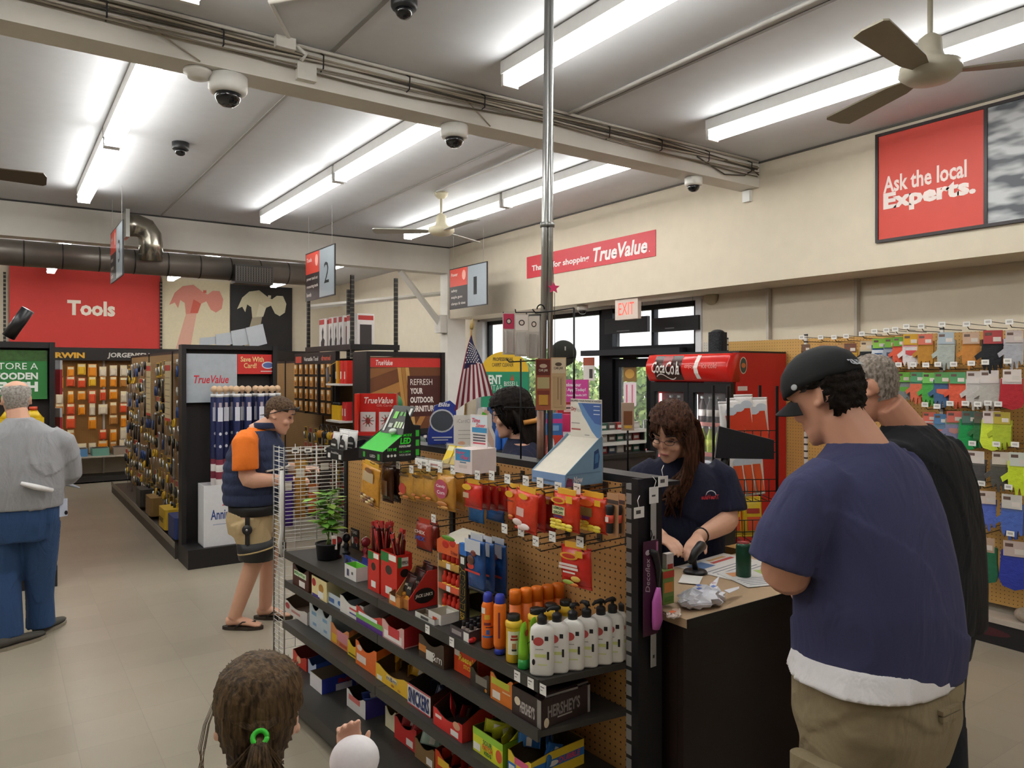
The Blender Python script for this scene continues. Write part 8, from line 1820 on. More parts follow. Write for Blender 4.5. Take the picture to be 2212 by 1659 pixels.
# ================================================================ power tool gondola and its poster endcap
gondola('black gondola of power tools behind the outdoor furniture poster',3.10,4.0,7.55,12.0,1.9)
t=thing('tool_cabinet','black framed display cabinet of orange packs with white header lettering','cabinet',(0,0,0))
xa=3.12;m=MB();m.box(xa,8.0,1.24,xa+.05,9.4,1.98,FRB);m.text('Versatile Tool',(xa,9.05,1.88),-Y3,Z3,.5,.05,'#d9d4cf',.02);m.text('dremel',(xa,8.45,1.88),-Y3,Z3,.3,.06,'#c8503a',.03);m.patch((xa,9.36,1.86),-Y3,Z3,0,0,.22,.08,C('#b5402f',.5));m.build('frame',t)
for q in (8.06,8.52,8.98): MB().box(xa-.02,q-.02,1.24,xa-.0005,q+.02,1.84,FRB).build('mullion',t)
rr=random.Random(31);first=None
for c in range(7):
    for r_ in range(4):
        p=(xa-.012,8.18+.19*c,1.84-.15*r_)
        if first is None: first=thing('accessory_pack','small orange and cream pack inside the black display cabinet','accessory pack',p,0,'packs in the black cabinet');m=MB();m.box(-.006,-.045,-.12,.01,.045,0,C('#c98a3f',.4));m.patch((-.006,.045,-.12),-Y3,Z3,.01,.07,.08,.11,C('#dcc9a8',.5));m.patch((-.006,.045,-.12),-Y3,Z3,.02,.01,.07,.05,C('#8a5a34',.5));m.build('pack',first)
        else: dup(first,p=p)
t=thing('wall_shelf_run','two white shelves on the power tool gondola','shelf',(0,0,0))
for z in (1.62,1.22): MB().box(3.0,7.58,z-.02,3.34,7.98,z,C('#d9d4ce',.5)).build('shelf',t)
for k in range(5):
    m=MB();m.rbox((0,0,0),(.16,.085 if k<2 else .05,.25 if k<3 else .2),.015,C(('#c8281f','#c8281f','#c58a1f','#c02a2c','#c02a2c')[k],.4));m.patch((-.08,.02,.05),-Y3,Z3,0,0,.03,.08,C('#e2d0c4',.5));o=tag(m.build('tool_case'),('red upright tool case on the upper white shelf, near the poster','second red upright tool case on the upper white shelf','amber tool case on the upper white shelf','red tool case on the lower white shelf, near the poster','second red tool case on the lower white shelf')[k],'tool case');o.location=(3.16,(7.63,7.74,7.88,7.62,7.69)[k],(1.621,1.621,1.621,1.221,1.221)[k])
for k in range(6):
    m=MB();m.rbox((0,0,0),(.05,.035,.16),.012,C('#d8a91f',.4));m.lathe([(.012,.16),(.012,.19)],BLACK,8);o=tag(m.build('yellow_tool'),'yellow hand-held tool standing on the lower white shelf','tool','yellow tools on the lower white shelf');o.location=(3.08,7.76+.037*k,1.221)
for k in range(4):
    t=thing('ear_muffs',('black and red','black and yellow','black','black and amber')[k]+' ear muffs on the power tool gondola','ear muffs',(2.98,7.62+.15*k,1.05));m=MB();m.tube([(0,-.05,0),(0,-.045,.08),(0,0,.11),(0,.045,.08),(0,.05,0)],.006,BLACK,6);m.build('band',t)
    for sy in (-.05,.05): m=MB();m.ball((0,sy,0),(.035,.02,.045),C(('#a8322a','#d2a82a','#2a292c','#c98a2a')[k],.4));m.build('cup',t)
    m=MB();m.tube([(.0,0,.11),(.12,0,.112),(.375,0,.112)],.003,WIRE,5);m.build('hook',t)
for r_ in range(5):
    for c in range(10):
        z=1.05 - .19 * r_;p=(3.24,7.7+.18*c,z)
        src=TP[(r_+c)%len(TP)];pass
        o=dup(TP[3+(r_*c+c)%2],('red carded tool pack hanging on the power tool gondola','yellow carded tool pack hanging on the power tool gondola')[(r_*c+c)%2],p,0,('red','yellow')[(r_*c+c)%2]+' packs on the power tool gondola')
m=MB();m.box(-.001,-.07,-.17,.001,.07,.0,C('#ccd4e0',.5));m.patch((-.001,.07,-.17),-Y3,Z3,.05,.12,.09,.16,C('#2f4ab0',.5));m.tube([(0,0,0),(.1,0,.06)],.003,C('#d8b04a',.5),5);o=tag(m.build('hanging_note'),'white note hanging beside the black display cabinet','note');o.location=(3.02,7.99,1.80);o.rotation_euler=(.25,0,-.6)
t=thing('endcap_display','black endcap display with a wood plank poster about outdoor furniture','endcap',(0,0,0))
MB().box(3.10,7.02,0,4.02,7.50,.17,FRB).build('base',t);MB().box(3.12,7.44,.17,4.0,7.48,1.15,C('#3a302a',.6)).build('back_panel',t)
for x in (3.10,3.98): MB().box(x,7.10,.17,x+.04,7.46,1.96,FRB).build('post',t)
MB().box(3.14,7.12,1.91,3.98,7.16,1.96,FRB).build('top_rail',t);MB().box(3.14,7.12,1.08,3.98,7.16,1.14,FRB).build('bottom_rail',t)
m=MB();x0,x1,z0,z1=3.145,3.975,1.142,1.905;m.box(x0,7.13,z0,x1,7.15,z1,C('#6b3f22',.5));o=Vector((x0,7.13,z0));W_,Hh=x1 - x0,z1 - z0
m.patch(o,X3,Z3,0,Hh*.86,W_,Hh*.985,C('#c8322c',.5));m.text('TrueValue',o+Vector((.07,0,Hh*.885)),X3,Z3,.19,.055,'#efe2dc',.02,.25)
wd_=['#8a5a30','#7a4a28','#a8743a','#6f4022']
for k in range(5):
    y0=.02 + .17 * k;q=[(0,y0),(.42,y0+.16),(.44,y0+.31),(0,y0+.14)];q=[(a,min(b_,.855)) for a,b_ in q];m.prism([(a*W_,b_*Hh) for a,b_ in q],.0006,C(wd_[k%4],.6),frame(o,X3,Z3))
for k in range(3): m.prism([((.38+.055*k)*W_,.855*Hh),((.43+.055*k)*W_,.855*Hh),((.53+.055*k)*W_,.02*Hh),((.48+.055*k)*W_,.02*Hh)],.0010,C(('#b98a48','#a87638','#c49a58')[k],.6),frame(o,X3,Z3))
for k in range(4): m.prism([((.62+.1*k)*W_,.02*Hh),((.70+.1*k)*W_,.02*Hh),((.80+.07*k)*W_ if k<3 else W_,.20*Hh),((.72+.07*k)*W_,.20*Hh)],.0010,C(wd_[(k+2)%4],.6),frame(o,X3,Z3))
for k in range(5): m.prism([((.12+.075*k)*W_,.02*Hh),((.175+.075*k)*W_,.02*Hh),((.17+.075*k)*W_,.24*Hh),((.115+.075*k)*W_,.20*Hh)],.0014,C('#b8904c',.6),frame(o,X3,Z3))
m.patch(o,X3,Z3,W_*.52,Hh*.17,W_*.995,Hh*.74,C('#4a221c',.5),.0022)
for k,s_ in enumerate(('REFRESH','YOUR','OUTDOOR','FURNITURE')): m.text(s_,o+Vector((W_*.56,-.002,Hh*(.61-.125*k))),X3,Z3,W_*(.32,.18,.34,.38)[k],Hh*.085,'#ece4dc',.0 if k == 0 else .035)
m.build('poster',t)
first=None
for k in range(11):
    p=(3.185+.075*k,7.30,1.055)
    if first is None:
        first=thing('blue_pack','blue hanging pack below the outdoor furniture poster','tool pack',p,0,'blue packs under the wood poster');m=MB();m.box(-.033,-.002,-.24,.033,.002,0,C('#2a5a9c',.4));m.patch((0,-.002,0),X3,Z3,-.03,-.05,.03,-.01,C('#c9d4e0',.4));m.build('card',first);m=MB();m.tube([(0,-.012,-.07),(0,-.012,-.22)],.010,C('#3a6ab8',.3),8);m.build('tool',first);m=MB();m.tube([(0,.0,-.004),(0,.13,-.004)],.003,WIRE,5);m.box(-.018,-.18,-.015,.018,-.178,.012,TAGW);m.tube([(0,-.178,-.0),(0,0,-.004)],.003,WIRE,5);m.build('hook',first)
    else: dup(first,p=p)
# ================================================================ storage rack overhead with boxed tools
t=thing('storage_rack','black slotted storage rack above the power tool gondola','rack',(0,0,0))
SLB=striped('rack_slots',['#26231f','#26231f','#26231f','#5a554c'],2,20)
for x,y in ((3.16,7.62),(3.68,7.62),(3.16,9.0),(3.68,9.0)): MB().box(x-.018,y-.018,1.982 if (x<3.2 and y>8) else 1.902,x+.018,y+.018,2.80,SLB).build('post',t)
m=MB();m.box(3.14,7.60,2.01,3.70,9.02,2.03,FRB);m.box(3.13,7.59,1.99,3.14,9.03,2.05,FRB);m.box(3.14,7.585,1.99,3.71,7.60,2.05,FRB);m.build('shelf',t)
for k in range(5):
    y=(8.72,8.46,8.30,8.14,7.82)[k];wd=(.24,.14,.14,.14,.30)[k]
    m=MB();m.box(0,-wd/2,0,.20,wd/2,.36,C('#dcd6d2',.5));q=Vector((0,wd/2,0));m.patch(q,-Y3,Z3,0,.29,wd*.7,.35,C('#b8342f',.5));m.prism([(wd*.25,.03),(wd*.7,.03),(wd*.75,.1),(wd*.55,.13),(wd*.62,.2),(wd*.5,.26),(wd*.36,.2),(wd*.42,.12),(wd*.25,.08)],.0006,C('#2a2526',.5),frame(q+Vector((-.0002,0,0)),-Y3,Z3));
    q=Vector((0,-wd/2,0));m.patch(q,X3,Z3,.01,.29,.19,.34,C('#b8342f',.5));m.patch(q,X3,Z3,.03,.02,.17,.24,C('#7a2a2c' if k in (1,2,3) else '#3a3436',.5));m.build('tool_box_carton') if 0 else None
    o=tag(m.build('boxed_tool'),('white and red boxed tool, farthest on the overhead rack','boxed tool with dark red side, second on the overhead rack','boxed tool with dark red side, middle of the overhead rack','boxed tool with dark red side, fourth on the overhead rack','wide boxed tool nearest the front of the overhead rack')[k],'boxed tool','boxed tools on the overhead rack');o.location=(3.24,y,2.031)
# pegboard beyond the post on the street wall
t=thing('side_wall_unit','tan pegboard wall unit with dark tools past the white post','shelving',(0,0,0));MB().box(XW-.05,9.1,.12,XW-.03,13.2,1.92,pegboard('side_pegboard','#b98f50',(1,2),.003)).build('pegboard',t);MB().box(XW-.35,9.05,1.95,XW-.03,13.2,1.99,FRB).build('top_shelf',t);MB().box(XW-.35,9.05,.0,XW-.03,13.2,.12,FRB).build('base',t)
for k in range(18): dup(TP[0 if k%2 else 6],('dark handled screwdriver on the tan pegboard past the white post','hammer on the tan pegboard past the white post')[0 if k%2 else 1],(XW-.06,9.3+.12*k,1.70-.02*(k%2)),0,('screwdrivers past the post','hammers past the post')[0 if k%2 else 1],(1.2,1.2,1.2))
# ================================================================ signs, fans, cables and cameras overhead
def aisle_sign(label,px,py_top,px_b,X,w_,h,num,lines_,zt):
    p0=on_x(px,py_top,X);y1=p0.y + w_ / 2;y0=p0.y - w_ / 2
    t=thing('aisle_sign',label,'sign',(X,p0.y,zt),0)
    m=MB();m.box(0,-w_/2,-h,.012,w_/2,0,C('#2a2829',.4));o=Vector((0,w_/2,-h));S=w_
    m.patch(o,-Y3,Z3,S*.50,.012,S*.985,h-.012,C('#8f979d',.35));m.patch(o,-Y3,Z3,S*.012,h*.55,S*.49,h-.012,C('#d04a3c',.45));m.patch(o,-Y3,Z3,S*.012,.012,S*.49,h*.54,C('#3a3433',.45))
    m.text(num,o+Vector((0,-S*.66,h*.28)),-Y3,Z3,S*(.085 if num == '1' else .16),h*.42,'#26282a',.0)
    for k,s_ in enumerate(lines_): m.text(s_,o+Vector((0,-S*.05,h*((.80 if k == 0 else .40-.16*(k-1))))),-Y3,Z3,S*(.18 if k == 0 else min(.40,.028*len(s_))),h*.085,'#e4d9d2',.01)
    m.disc(o,-Y3,Z3,S*.40,h*.8,S*.05,h*.12,C('#e0a598',.5));m.build('board',t)
    for y in (-w_*.4,w_*.4): MB().tube([(.006,y,0),(.006,y,ZC-zt-.001)],.0018,C('#b9b9b6',.4),4).build('cord',t)
aisle_sign('hanging aisle sign numbered one, nearest the cream bulkhead',1010,600,0,4.62,.86,.50,'1',('Power','safety','staple guns','clamps & vises'),3.02)
aisle_sign('hanging aisle sign numbered two, over the flag endcap',690,600,0,2.78,.86,.52,'2',('Tools','power tool acc','measuring tools','levels'),3.04)
aisle_sign('hanging aisle sign seen almost edge-on near the steel duct elbow',251,550,0,.92,.86,.50,'3',('Hand','hammers','wrenches','sockets'),3.12)
# fascia signs
def wall_sign(name,label,px0,yt0,yb0,px1,x,deco,frame_=None,z=None):
    a=on_x(px0,yb0,x);b=on_x(px0,yt0,x);c=on_x(px1,yt0,x);L_=a.y - c.y;h=b.z - a.z
    t=thing(name,label,'sign',(x,a.y,a.z));deco(t,L_,h);return t
def thanks(t,L_,h):
    m=MB();m.box(-.008,-L_,0,-.0005,0,h,C('#d0404a',.45));o=Vector((-.008,0,0));m.text('Thanks for shopping',o+Vector((0,-L_*.05,h*.22)),-Y3,Z3,L_*.49,h*.34,'#f0e6e4',.03);m.text('TrueValue',o+Vector((0,-L_*.57,h*.18)),-Y3,Z3,L_*.38,h*.60,'#f3eceb',.03,.2);m.text('.',o+Vector((0,-L_*.96,h*.2)),-Y3,Z3,.012,.012,'#f3eceb');m.build('panel',t)
wall_sign('thanks_sign','long red sign on the bulkhead lettered Thanks for shopping',1139,556,602,1417,XF,thanks)
a=on_x(1900,519,XF);b=on_x(1900,297,XF);c=on_x(2128,400,XF);L_=a.y - c.y;h=b.z - a.z
t=thing('experts_sign','framed red sign lettered Ask the local Experts with a grey photo panel','sign',(XF,a.y,a.z))
m=MB();m.box(-.012,-L_,0,-.0005,0,h,C('#d3473a',.5,0,.05,8));o=Vector((-.012,0,0));m.text('Ask the local',o+Vector((0,-L_*.05,h*.44)),-Y3,Z3,L_*.80,h*.16,'#f2dcd6',.025);m.text('Experts.',o+Vector((0,-L_*.05,h*.24)),-Y3,Z3,L_*.88,h*.20,'#f2e2dc',.05);m.build('red_panel',t)
m,N_,Lk,bs=newmat('grey_photo');tc=N_.new('ShaderNodeTexCoord');mp=N_.new('ShaderNodeMapping');mp.inputs['Scale'].default_value=(1,1.2,4);mp.inputs['Rotation'].default_value=(.5,0,0);nz=N_.new('ShaderNodeTexNoise');nz.inputs['Scale'].default_value=3.2;nz.inputs['Detail'].default_value=2;rp=N_.new('ShaderNodeValToRGB');rp.color_ramp.elements[0].color=rgb('#55595f');rp.color_ramp.elements[1].color=rgb('#c4c6c8');rp.color_ramp.elements[0].position=.42;rp.color_ramp.elements[1].position=.62
Lk.new(tc.outputs['Object'],mp.inputs[0]);Lk.new(mp.outputs[0],nz.inputs['Vector']);Lk.new(nz.outputs[0],rp.inputs[0]);Lk.new(rp.outputs[0],bs.inputs['Base Color']);GP=m
m=MB();m.box(-.012,-L_-1.9,0,-.0005,-L_-.02,h,GP);m.build('photo_panel',t)
m=MB();T_=C('#2a2224',.4);m.box(-.022,-L_-1.92,-.02,-.0005,.02,0,T_);m.box(-.022,-L_-1.92,h,-.0005,.02,h+.02,T_);m.box(-.022,0,0,-.0005,.02,h,T_);m.box(-.022,-L_-.02,0,-.0005,-L_,h,T_);m.box(-.022,-L_-1.92,0,-.0005,-L_-1.9,h,T_);m.build('frame',t)
# exit sign, bulkhead underside fittings
p=at(1356,668,0);c=on_x(1356,668,XF+.04)
t=thing('exit_sign','white exit sign with red EXIT letters over the entrance','exit sign',(XF+.02,c.y,c.z));m=MB();m.box(0,-.16,-.10,.045,.16,.10,C('#d9c9bd',.5));m.text('EXIT',(0,.11,-.055),-Y3,Z3,.22,.12,emit('#e8564a',.9,'exit_red'),.0);m.build('case',t);m=MB();m.box(.01,-.05,.10,.035,.05,ZS-c.z-.001,C('#c9b9ad',.5));m.build('bracket',t)
def dome(label,p,k=1.0,dark=False,wall=False):
    t=thing('dome_camera',label,'camera',p,0);BC=C('#2a2a2c',.4) if dark else C('#e2dfd9',.45)
    m=MB();m.lathe([(.05*k,-.001),(.075*k,-.003),(.075*k,-.055*k),(.068*k,-.068*k),(.052*k,-.072*k)],BC,22);m.build('housing',t)
    m=MB();m.lathe([(.052*k,-.070*k),(.050*k,-.09*k),(.040*k,-.108*k),(.022*k,-.12*k),(.003,-.123*k)],C('#16171a',.05,0,0,30,0,1,0,.6),20);m.build('dome',t)
    return t
def under(px,py,y,z): q=on_z(px,py,z);return q
q=on_z(503,152,3.2345);dome('white dome camera under the near beam, beside the smoke detector',(q.x,3.89,3.2345),1.25)
q=on_z(988,268,3.2345);dome('white dome camera under the middle of the near beam, by a hanging wire',(q.x,3.89,3.2345),1.1)
q=on_z(1518,378,3.2345);dome('white dome camera under the near beam close to the bulkhead',(min(q.x,4.9),3.89,3.2345),.9)
q=on_z(390,308,ZC-.001);dome('small black dome camera on the ceiling past the near beam',q,.8,True)
q=on_z(873,-6,ZC-.001);dome('black dome camera on the ceiling at the top photo edge',q,.8,True)
q=on_z(1258,664,ZS-.001);dome('small white dome camera under the bulkhead by the big window',(5.2,on_x(1258,668,5.2).y,ZS-.001),.8)
q=on_z(430,148,3.2345);t=thing('smoke_detector','round white smoke detector under the near beam','smoke detector',(q.x,3.89,3.2345));MB().lathe([(.068,-.001),(.068,-.018),(.05,-.028),(.048,-.042),(.01,-.046)],C('#dcd8d0',.5),22).build('body',t)
c=on_x(1536,640,XW-.03);t=thing('wall_bell','cream round wall bell beside the entrance under the bulkhead','bell',(XW-.001,4.66,c.z));m=MB();m.lathe([(.075,0),(.08,.02),(.05,.05),(.01,.055)],C('#b8ab8e',.5),20,frame((0,0,0),Y3,Z3) @ Matrix.Scale(-1,4,Z3));m.build('body',t)
c=on_x(1617,425,XF);t=thing('wall_sensor','small clear glossy sensor box on the bulkhead below the beam end','sensor',(XF,c.y,c.z));m=MB();m.box(-.035,-.035,-.045,-.0005,.035,.045,C('#e9e9e6',.08,0,0,30,0,1,0,.5));m.build('case',t)
# cable bundle along the near beam
CB=[C(c,.6) for c in ('#8d8272','#6f6658','#a59a88','#4f483e','#bdb4a6')]
rr=random.Random(8)
for k in range(7):
    pts=[];ph=rr.uniform(0,6);am=rr.uniform(.006,.028)
    for i in range(60):
        x=-4.0 + 9.0 * i / 59;pts.append((x,3.80-.018-.006*(k%3),3.405-.010*k+am*math.sin(x*2.1+ph)*(.3+.7*abs(math.sin(x*.8+k)))-.02*(k>4)))
    m=MB();m.tube(pts,.0065 if k<5 else .005,CB[k%5],5);tag(m.build('cable'),'cable in the bundle strung along the top of the near beam','cable','cables along the near beam')
m=MB();m.tube([(x,3.775,3.428) for x in (-4,0,2,5.0)],.010,C('#cfc9bf',.4),8);tag(m.build('conduit_pipe'),'pale conduit along the ceiling corner of the near beam','pipe')
for k in range(12):
    x=-.6 + .5 * k;m=MB();m.tube([(x,3.797,3.425),(x,3.755,3.40),(x,3.76,3.335),(x,3.797,3.33)],.004,BLACK,5);tag(m.build('cable_clip'),'small black cable clip on the near beam','cable clip','cable clips on the near beam')
for i,(pp,r_,l) in enumerate(([[(.42,3.79,3.40),(.62,3.79,3.33),(.80,3.79,3.24)],.004,'thin wire running down the beam to the dome camera by the smoke detector'],[[(2.28,3.79,3.37),(2.38,3.79,3.30),(2.46,3.79,3.24)],.004,'thin wire running down the beam to the middle dome camera'],[[(4.3,3.79,3.36),(4.6,3.78,3.27),(4.85,3.785,3.30),(5.0,3.79,3.38)],.005,'dark loop of cable at the bulkhead end of the near beam'],[[(3.9,3.78,3.41),(4.4,3.76,3.385),(4.9,3.78,3.37),(5.03,3.79,3.33)],.005,'second dark cable at the bulkhead end of the near beam'])):
    m=MB();m.tube(pp,r_,CB[3] if i>1 else CB[2],5);tag(m.build('cable'),l,'cable')
def jbox(label,px,py,y,w_,h):
    p=on_y(px,py,y);t=thing('junction_box',label,'junction box',(p.x,y,p.z));MB().box(-w_/2,-.04,-h/2,w_/2,-.0005,h/2,C('#dcd8d0',.45)).build('cover',t);return p
p1=jbox('white junction box at the top of the near beam',613,92,3.80-.03,.10,.08);p2=jbox('white junction box at the lower edge of the near beam',658,160,3.80,.10,.085)
m=MB();q=on_z(660,-20,ZC-.012);m.tube([(p1.x+.02,3.745,p1.z+.02),(q.x-.1,3.4,ZC-.012),(q.x+.3,2.9,ZC-.012)],.011,C('#dcd8d0',.45),8);m.tube([(p1.x+.04,3.75,p1.z),(p1.x+.11,3.75,p1.z-.04),(p2.x-.03,3.765,p2.z+.05)],.011,C('#dcd8d0',.45),8);tag(m.build('conduit_pipe'),'white bent conduit joining the two junction boxes on the near beam','pipe')
# ceiling conduits towards the fans
for l,pts in (('thin conduit along the ceiling from the near beam towards the photo edge',[(3.05,3.76,ZC-.012),(3.05,3.6,ZC-.012),(3.02,1.2,ZC-.012)]),('thin conduit along the ceiling feeding the far ceiling fan',[(3.34,4.02,ZC-.012),(3.36,6.1,ZC-.012)])):
    m=MB();m.tube(pts,.010,C('#cfccc6',.5),8);tag(m.build('conduit_pipe'),l,'pipe')
# ceiling fans
def fan(label,x,y,zm,ang,bladec,bodyc='#b9b2a0',blen=.52,pitch=.16):
    t=thing('ceiling_fan',label,'ceiling fan',(x,y,zm));B=C(bodyc,.4)
    m=MB();m.lathe([(.065,ZC-zm-.001),(.06,ZC-zm-.03),(.03,ZC-zm-.06)],B,18);m.build('canopy',t)
    MB().tube([(0,0,.05),(0,0,ZC-zm-.05)],.011,B,10).build('down_rod',t)
    m=MB();m.lathe([(.02,.17),(.045,.15),(.05,.09),(.06,.06),(.12,.035),(.125,.0),(.09,-.03),(.02,-.04)],B,22);m.build('motor',t)
    for k in range(3):
        a=ang + 2 * PI * k / 3;b=MB(rotz(a));b.prism([(.10,-.03),(.2,-.055),(.10+blen,-.07),(.12+blen,-.03),(.12+blen,.05),(.10+blen,.065),(.2,.05),(.10,.03)],.008,C(bladec,.5),Matrix.Translation((0,0,.0)) @ Matrix.Rotation(pitch,4,'X'));b.build('blade',t)
fan('ceiling fan with olive-brown blades near the framed red experts sign',3.32,1.62,3.04,math.radians(188),'#8a8270')
fan('far ceiling fan with pale blades before the far beam',3.44,6.15,3.07,math.radians(28),'#b5b4ac','#d9d0b4')
fan('ceiling fan with dark brown blades at the photo edge past the near beam',-.36,6.1,3.08,math.radians(0),'#4a3b2c','#7a6f58',.52,-.45)
# black duct and steel elbow
t=thing('air_duct','large dark spiral air duct under the far beam','duct',(0,0,0))
DK=C('#6e675f',.33,.35,.25,6);m=MB();m.tube([(-6.9,8.62,2.895),(3.05,8.62,2.895)],.125,DK,26);m.build('pipe',t)
for k in range(24): m=MB();m.tube([(-4.6+.32*k,8.62,2.895),(-4.588+.32*k,8.62,2.895)],.1275,C('#332f2a',.4,.5),26);m.build('seam',t)
t=thing('duct_elbow','shiny steel duct elbow dropping into the dark duct','duct',(0,0,0));SV=C('#a8a295',.22,.9,.1,12);c=on_y(318,500,8.5)
m=MB();x=c.x;m.tube([(x-.18,8.50,3.25),(x-.10,8.50,3.255),(x-.02,8.50,3.23),(x+.025,8.50,3.16),(x+.035,8.50,3.07),(x+.035,8.50,2.90)],[.115,.115,.115,.115,.115,.11],SV,22);m.build('elbow',t);m=MB();m.box(x-.215,8.36,3.11,x-.18,8.64,3.39,C('#c9c9c4',.3,.8));m.build('collar',t)
for zz in (3.05,2.97): m=MB();m.tube([(x+.034,8.512,zz),(x+.034,8.513,zz-.008)],.1175,STEEL,22);m.build('band',t)
t=thing('duct_vent','dark grille box hanging from the air duct','vent',(0,0,0));a=on_y(508,566,8.42);b=on_y(590,616,8.42);m=MB();m.box(a.x,8.42,b.z,b.x,8.58,a.z-.02,C('#2c2723',.5));m.build('box',t)
m=MB();
for k in range(14): m.box(a.x+.01+(b.x-a.x-.02)*k/14,8.414,b.z+.02,a.x+.018+(b.x-a.x-.02)*k/14,8.4195,a.z-.04,C('#6a6258',.5))
for k in range(7): m.box(a.x+.01,8.412,b.z+.02+.025*k,b.x-.01,8.4138,b.z+.026+.025*k,C('#4a443c',.5))
m.build('grille',t)
# diagonal white rail beyond the far beam
m=MB();m.tube([(3.16,9.05,2.55),(5.499,9.05,2.90)],.03,BEAMW,4,False);tag(m.build('brace_bar'),'white slanting bar beside the overhead storage rack','bar')
# ================================================================ around the shop window
for px0,y0,px1,y1,l,mk in ((1306,682,1398,722,'black hanging sign seen from behind in the transom, by the exit sign',(.3,.12,.3,.05)),(1408,680,1508,718,'black hanging sign seen from behind in the transom, over the cooler end',(.3,.2,.2,.05))):
    a=on_x(px0,y1,XW-.05);b=on_x(px1,y0,XW-.05);wd=a.y - b.y;ht=b.z - a.z;t=thing('hanging_sign',l,'sign',(XW-.05,(a.y+b.y)/2,a.z),-PI/2)
    m=MB();m.box(-wd/2,0,0,wd/2,.04,ht,C('#17171c',.5));facemarks(m,wd,ht,((None,)+mk+('#8a8a90',),));m.build('case',t)
    for q in (-.36,.36): MB().tube([(wd*q,.02,ht-.001),(wd*q,.02,ZS-a.z-.0005)],.002,BLACK,4).build('wire',t)
m=MB();m.box(XW-.13,4.95,1.925,XW-.035,6.42,1.985,C('#1a1c22',.4));tag(m.build('door_operator'),'dark door operator bar over the entrance','door operator')
def wcard(label,px0,py0,px1,py1,hx,marks):
    x=XW + .0715;a=on_x(px0,py1,x);b=on_x(px1,py0,x);wd=a.y - b.y;ht=b.z - a.z;m=MB();m.box(-wd/2,0,0,wd/2,.003,ht,C(hx,.5));facemarks(m,wd,ht,marks)
    place(tag(m.build('window_poster'),label,'poster'),(x,(a.y+b.y)/2,a.z),-PI/2)
wcard('brown poster on the glass of the entrance door',1346,768,1375,824,'#8a6a3c',((None,.1,.55,.8,.35,'#5a3a22'),('o',.5,.3,.35,.18,'#c99a4a')))
wcard('white poster with pink writing on the glass of the entrance door',1347,826,1374,876,'#e6d6da',((None,.2,.1,.12,.8,'#d86a86'),(None,.65,.1,.12,.8,'#d87a94')))
wcard('small red-topped flyer on the big window',1260,772,1284,822,'#d9d2cc',((None,0,.66,1,.34,'#a8523c'),(None,.55,.1,.3,.4,'#3a3634')))
card('hanging_pack','brown and gold hanging pack at the end of the gondola top, before the door','hanging pack',1343,870,1370,930,2.86,'#b59a86',-YAW,.01,((None,.15,.2,.7,.5,'#7d4a2a'),(None,.2,.08,.6,.1,'#d8a83a')))
p=at(1356,930,2.87);m=MB();m.tube([(p.x,p.y,1.346),(p.x,p.y,p.z+.02)],.004,RK,6);m.lathe([(.03,1.346),(.03,1.35)],RK,12,loc(p.x,p.y));tag(m.build('display_stand'),'thin wire stand under the brown and gold pack','stand')
# pink app sign and stand
t=thing('app_sign_stand','pink sign lettered Download our FREE App Today on a red magazine stand','sign stand',(0,0,0))
pp=at(1238,868,5.9);R_=-YAW;T=Matrix.Translation(pp) @ rotz(R_)
m=MB(T);k=5.9 / FPX;m.rbox((0,0,0),(68*k,.01,48*k),.004,C('#d24a9a',.4));o=Vector((-32*k,-.005,0));
for s_,y_,w_,h_ in (('Download our',33,48,8),('FREE App Today!',21,58,9),('Get New Rewards Benefits 24/7!',12,60,5)): m.add([(v.x*w_*k-31*k,-.0062,y_*k+v.y*h_*k) for v in text_mesh(s_,.03,0)[0]],text_mesh(s_,.03,0)[1],C('#f0e2ea',.5))
m.build('header',t)
m=MB(T);m.box(-33*k,0,-30*k,33*k,.28,-.002,C('#a8222c',.5));m.box(-33*k,0,-pp.z,33*k,.28,-30*k,C('#6a1f26',.5));m.patch((0,0,0),X3,Z3,-20*k,-22*k,20*k,-6*k,C('#d9b0ae',.5));m.build('stand',t)
for i in range(4): m=MB(T);m.box(-.11+.01*i,-.10,-26*k-.075+.012*i,.11,-.005,-26*k-.066+.012*i,C(('#e2dce0','#d8a8b4','#ece6e6','#d9c4cc')[i],.5));m.tube([(-.1,-.09,-26*k-.08),(-.1,0,-26*k-.12)],.004,RK,4) if i == 0 else None;o=tag(m.build('magazine'),('lowest','second','third','topmost')[i]+' magazine of the pile before the red stand','magazine','magazines on the red stand')
for k_,(x0,y0,x1,y1,tt_,hx,l,mk) in enumerate(((1176,893,1215,940,4.42,'#3f6fae','blue and pink hanging pack behind the pipes',((None,0,.55,1,.2,'#c83a86'),(None,.2,.2,.6,.25,'#7fa4d0'))),(1176,940,1212,993,4.42,'#c9402f','red ringed hanging pack behind the pipes',(('o',.4,.6,.2,.35,'#e2dcd8'),('o',.55,.3,.15,.25,'#dcd4d0'))),(1213,895,1246,989,4.55,'#d22f62','pink striped magazine stack behind the spinner rack',((None,.1,.5,.8,.1,'#efe2e6'),(None,.1,.2,.8,.1,'#efe2e6'))))):
    card('product_pack',l,'pack',x0,y0,x1,y1,tt_,hx,-YAW,.03,mk)
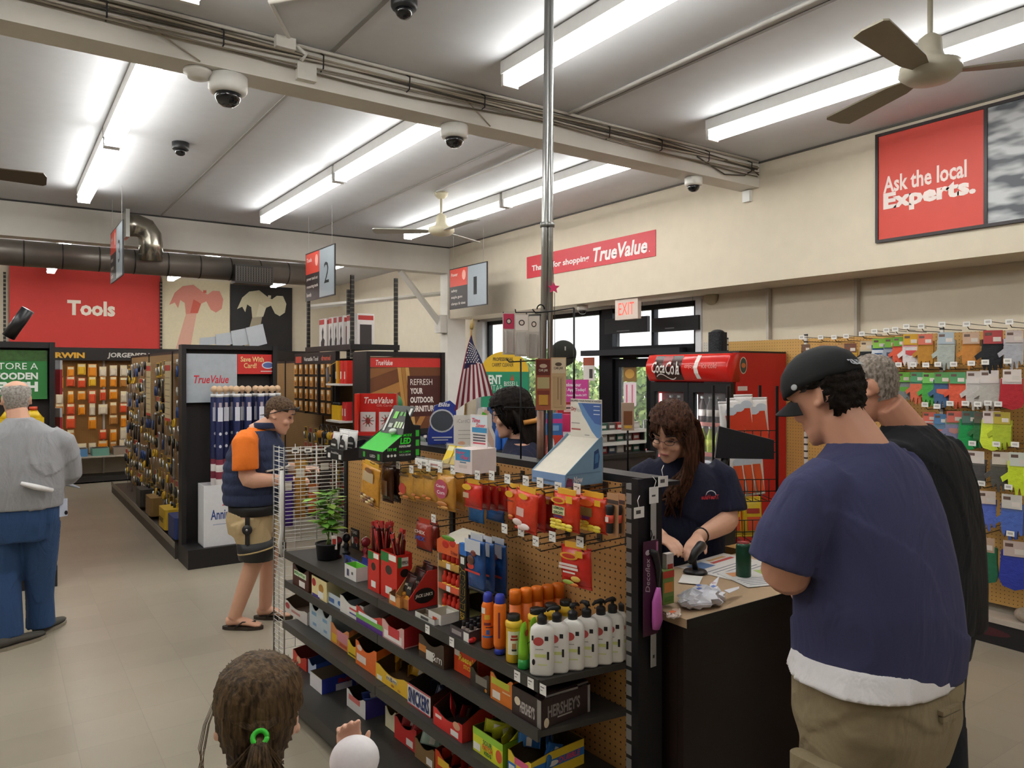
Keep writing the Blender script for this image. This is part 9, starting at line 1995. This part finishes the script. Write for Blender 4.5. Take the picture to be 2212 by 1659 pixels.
# carpet cleaner rental machine with arched sign
pp=at(1090,880,5.6);k=5.6 / FPX;t=thing('rental_stand','carpet cleaner rental stand with an arched yellow and green sign lettered RENT','rental stand',pp,-YAW-.25)
m=MB();W_=104 * k * 1.03;hg=75 * k;ya=45 * k
pts=[(-W_/2,0),(W_/2,0),(W_/2,hg)] + [(W_/2*math.cos(PI*i/16),hg+ya*math.sin(PI*i/16)) for i in range(17)] + [(-W_/2,hg)]
m.prism(pts,.02,C('#1f8a64',.45),frame((0,.02,0),X3,Z3));m.prism([(W_/2*math.cos(PI*i/16),hg+2*k+ya*math.sin(PI*i/16)*.97) for i in range(17)],.001,C('#e0b428',.45),frame((0,0,0),X3,Z3))
f_=lambda s_,x,y,w_,h_,c,b=.02: m.add([(x*k+v.x*w_*k,-.0022,y*k+v.y*h_*k) for v in text_mesh(s_,b,0)[0]],text_mesh(s_,b,0)[1],C(c,.5))
f_('PROFESSIONAL',-26,100,46,8,'#3a3420');f_('CARPET CLEANER',-28,88,48,8,'#3a3420',.01);f_('RENT',-46,50,40,20,'#e6efe9',.04);f_('RENTAR',-50,35,46,13,'#d6e4dc',-.01);f_('BISSELL',-1,46,32,10,'#e2e8e4',.0)
m.prism([(13*k,58*k),(21*k,58*k),(17*k,72*k)],.0012,C('#c8442f',.5),frame((0,-.0008,0),X3,Z3));m.patch((0,0,0),X3,Z3,4*k,30*k,28*k,38*k,C('#c8442f',.5),.0022);m.build('sign',t)
m=MB();m.box(-W_/2,0,-pp.z,W_/2,.3,-.33,C('#2a2a2e',.5));m.box(-W_/2,.2,-.33,W_/2,.3,-.0005,C('#2b4f86',.45));m.build('cabinet',t)
first=None
for i in range(5):
    q=(Matrix.Translation(pp) @ rotz(-YAW-.25)) @ Vector((-W_/2+.05+.062*i,.08,-.3295))
    if first is None:
        first=thing('cleaner_bottle','blue and white cleaner bottle on the rental stand','bottle',q,0,'cleaner bottles on the rental stand');MB().lathe([(.026,0),(.029,.01),(.029,.11),(.012,.18)],C('#2f62b4',.3),14).build('body',first);MB().lathe([(.0125,.178),(.016,.185),(.014,.235),(.006,.245)],C('#e6e6e9',.4),12).build('cap',first)
    else: dup(first,p=q)
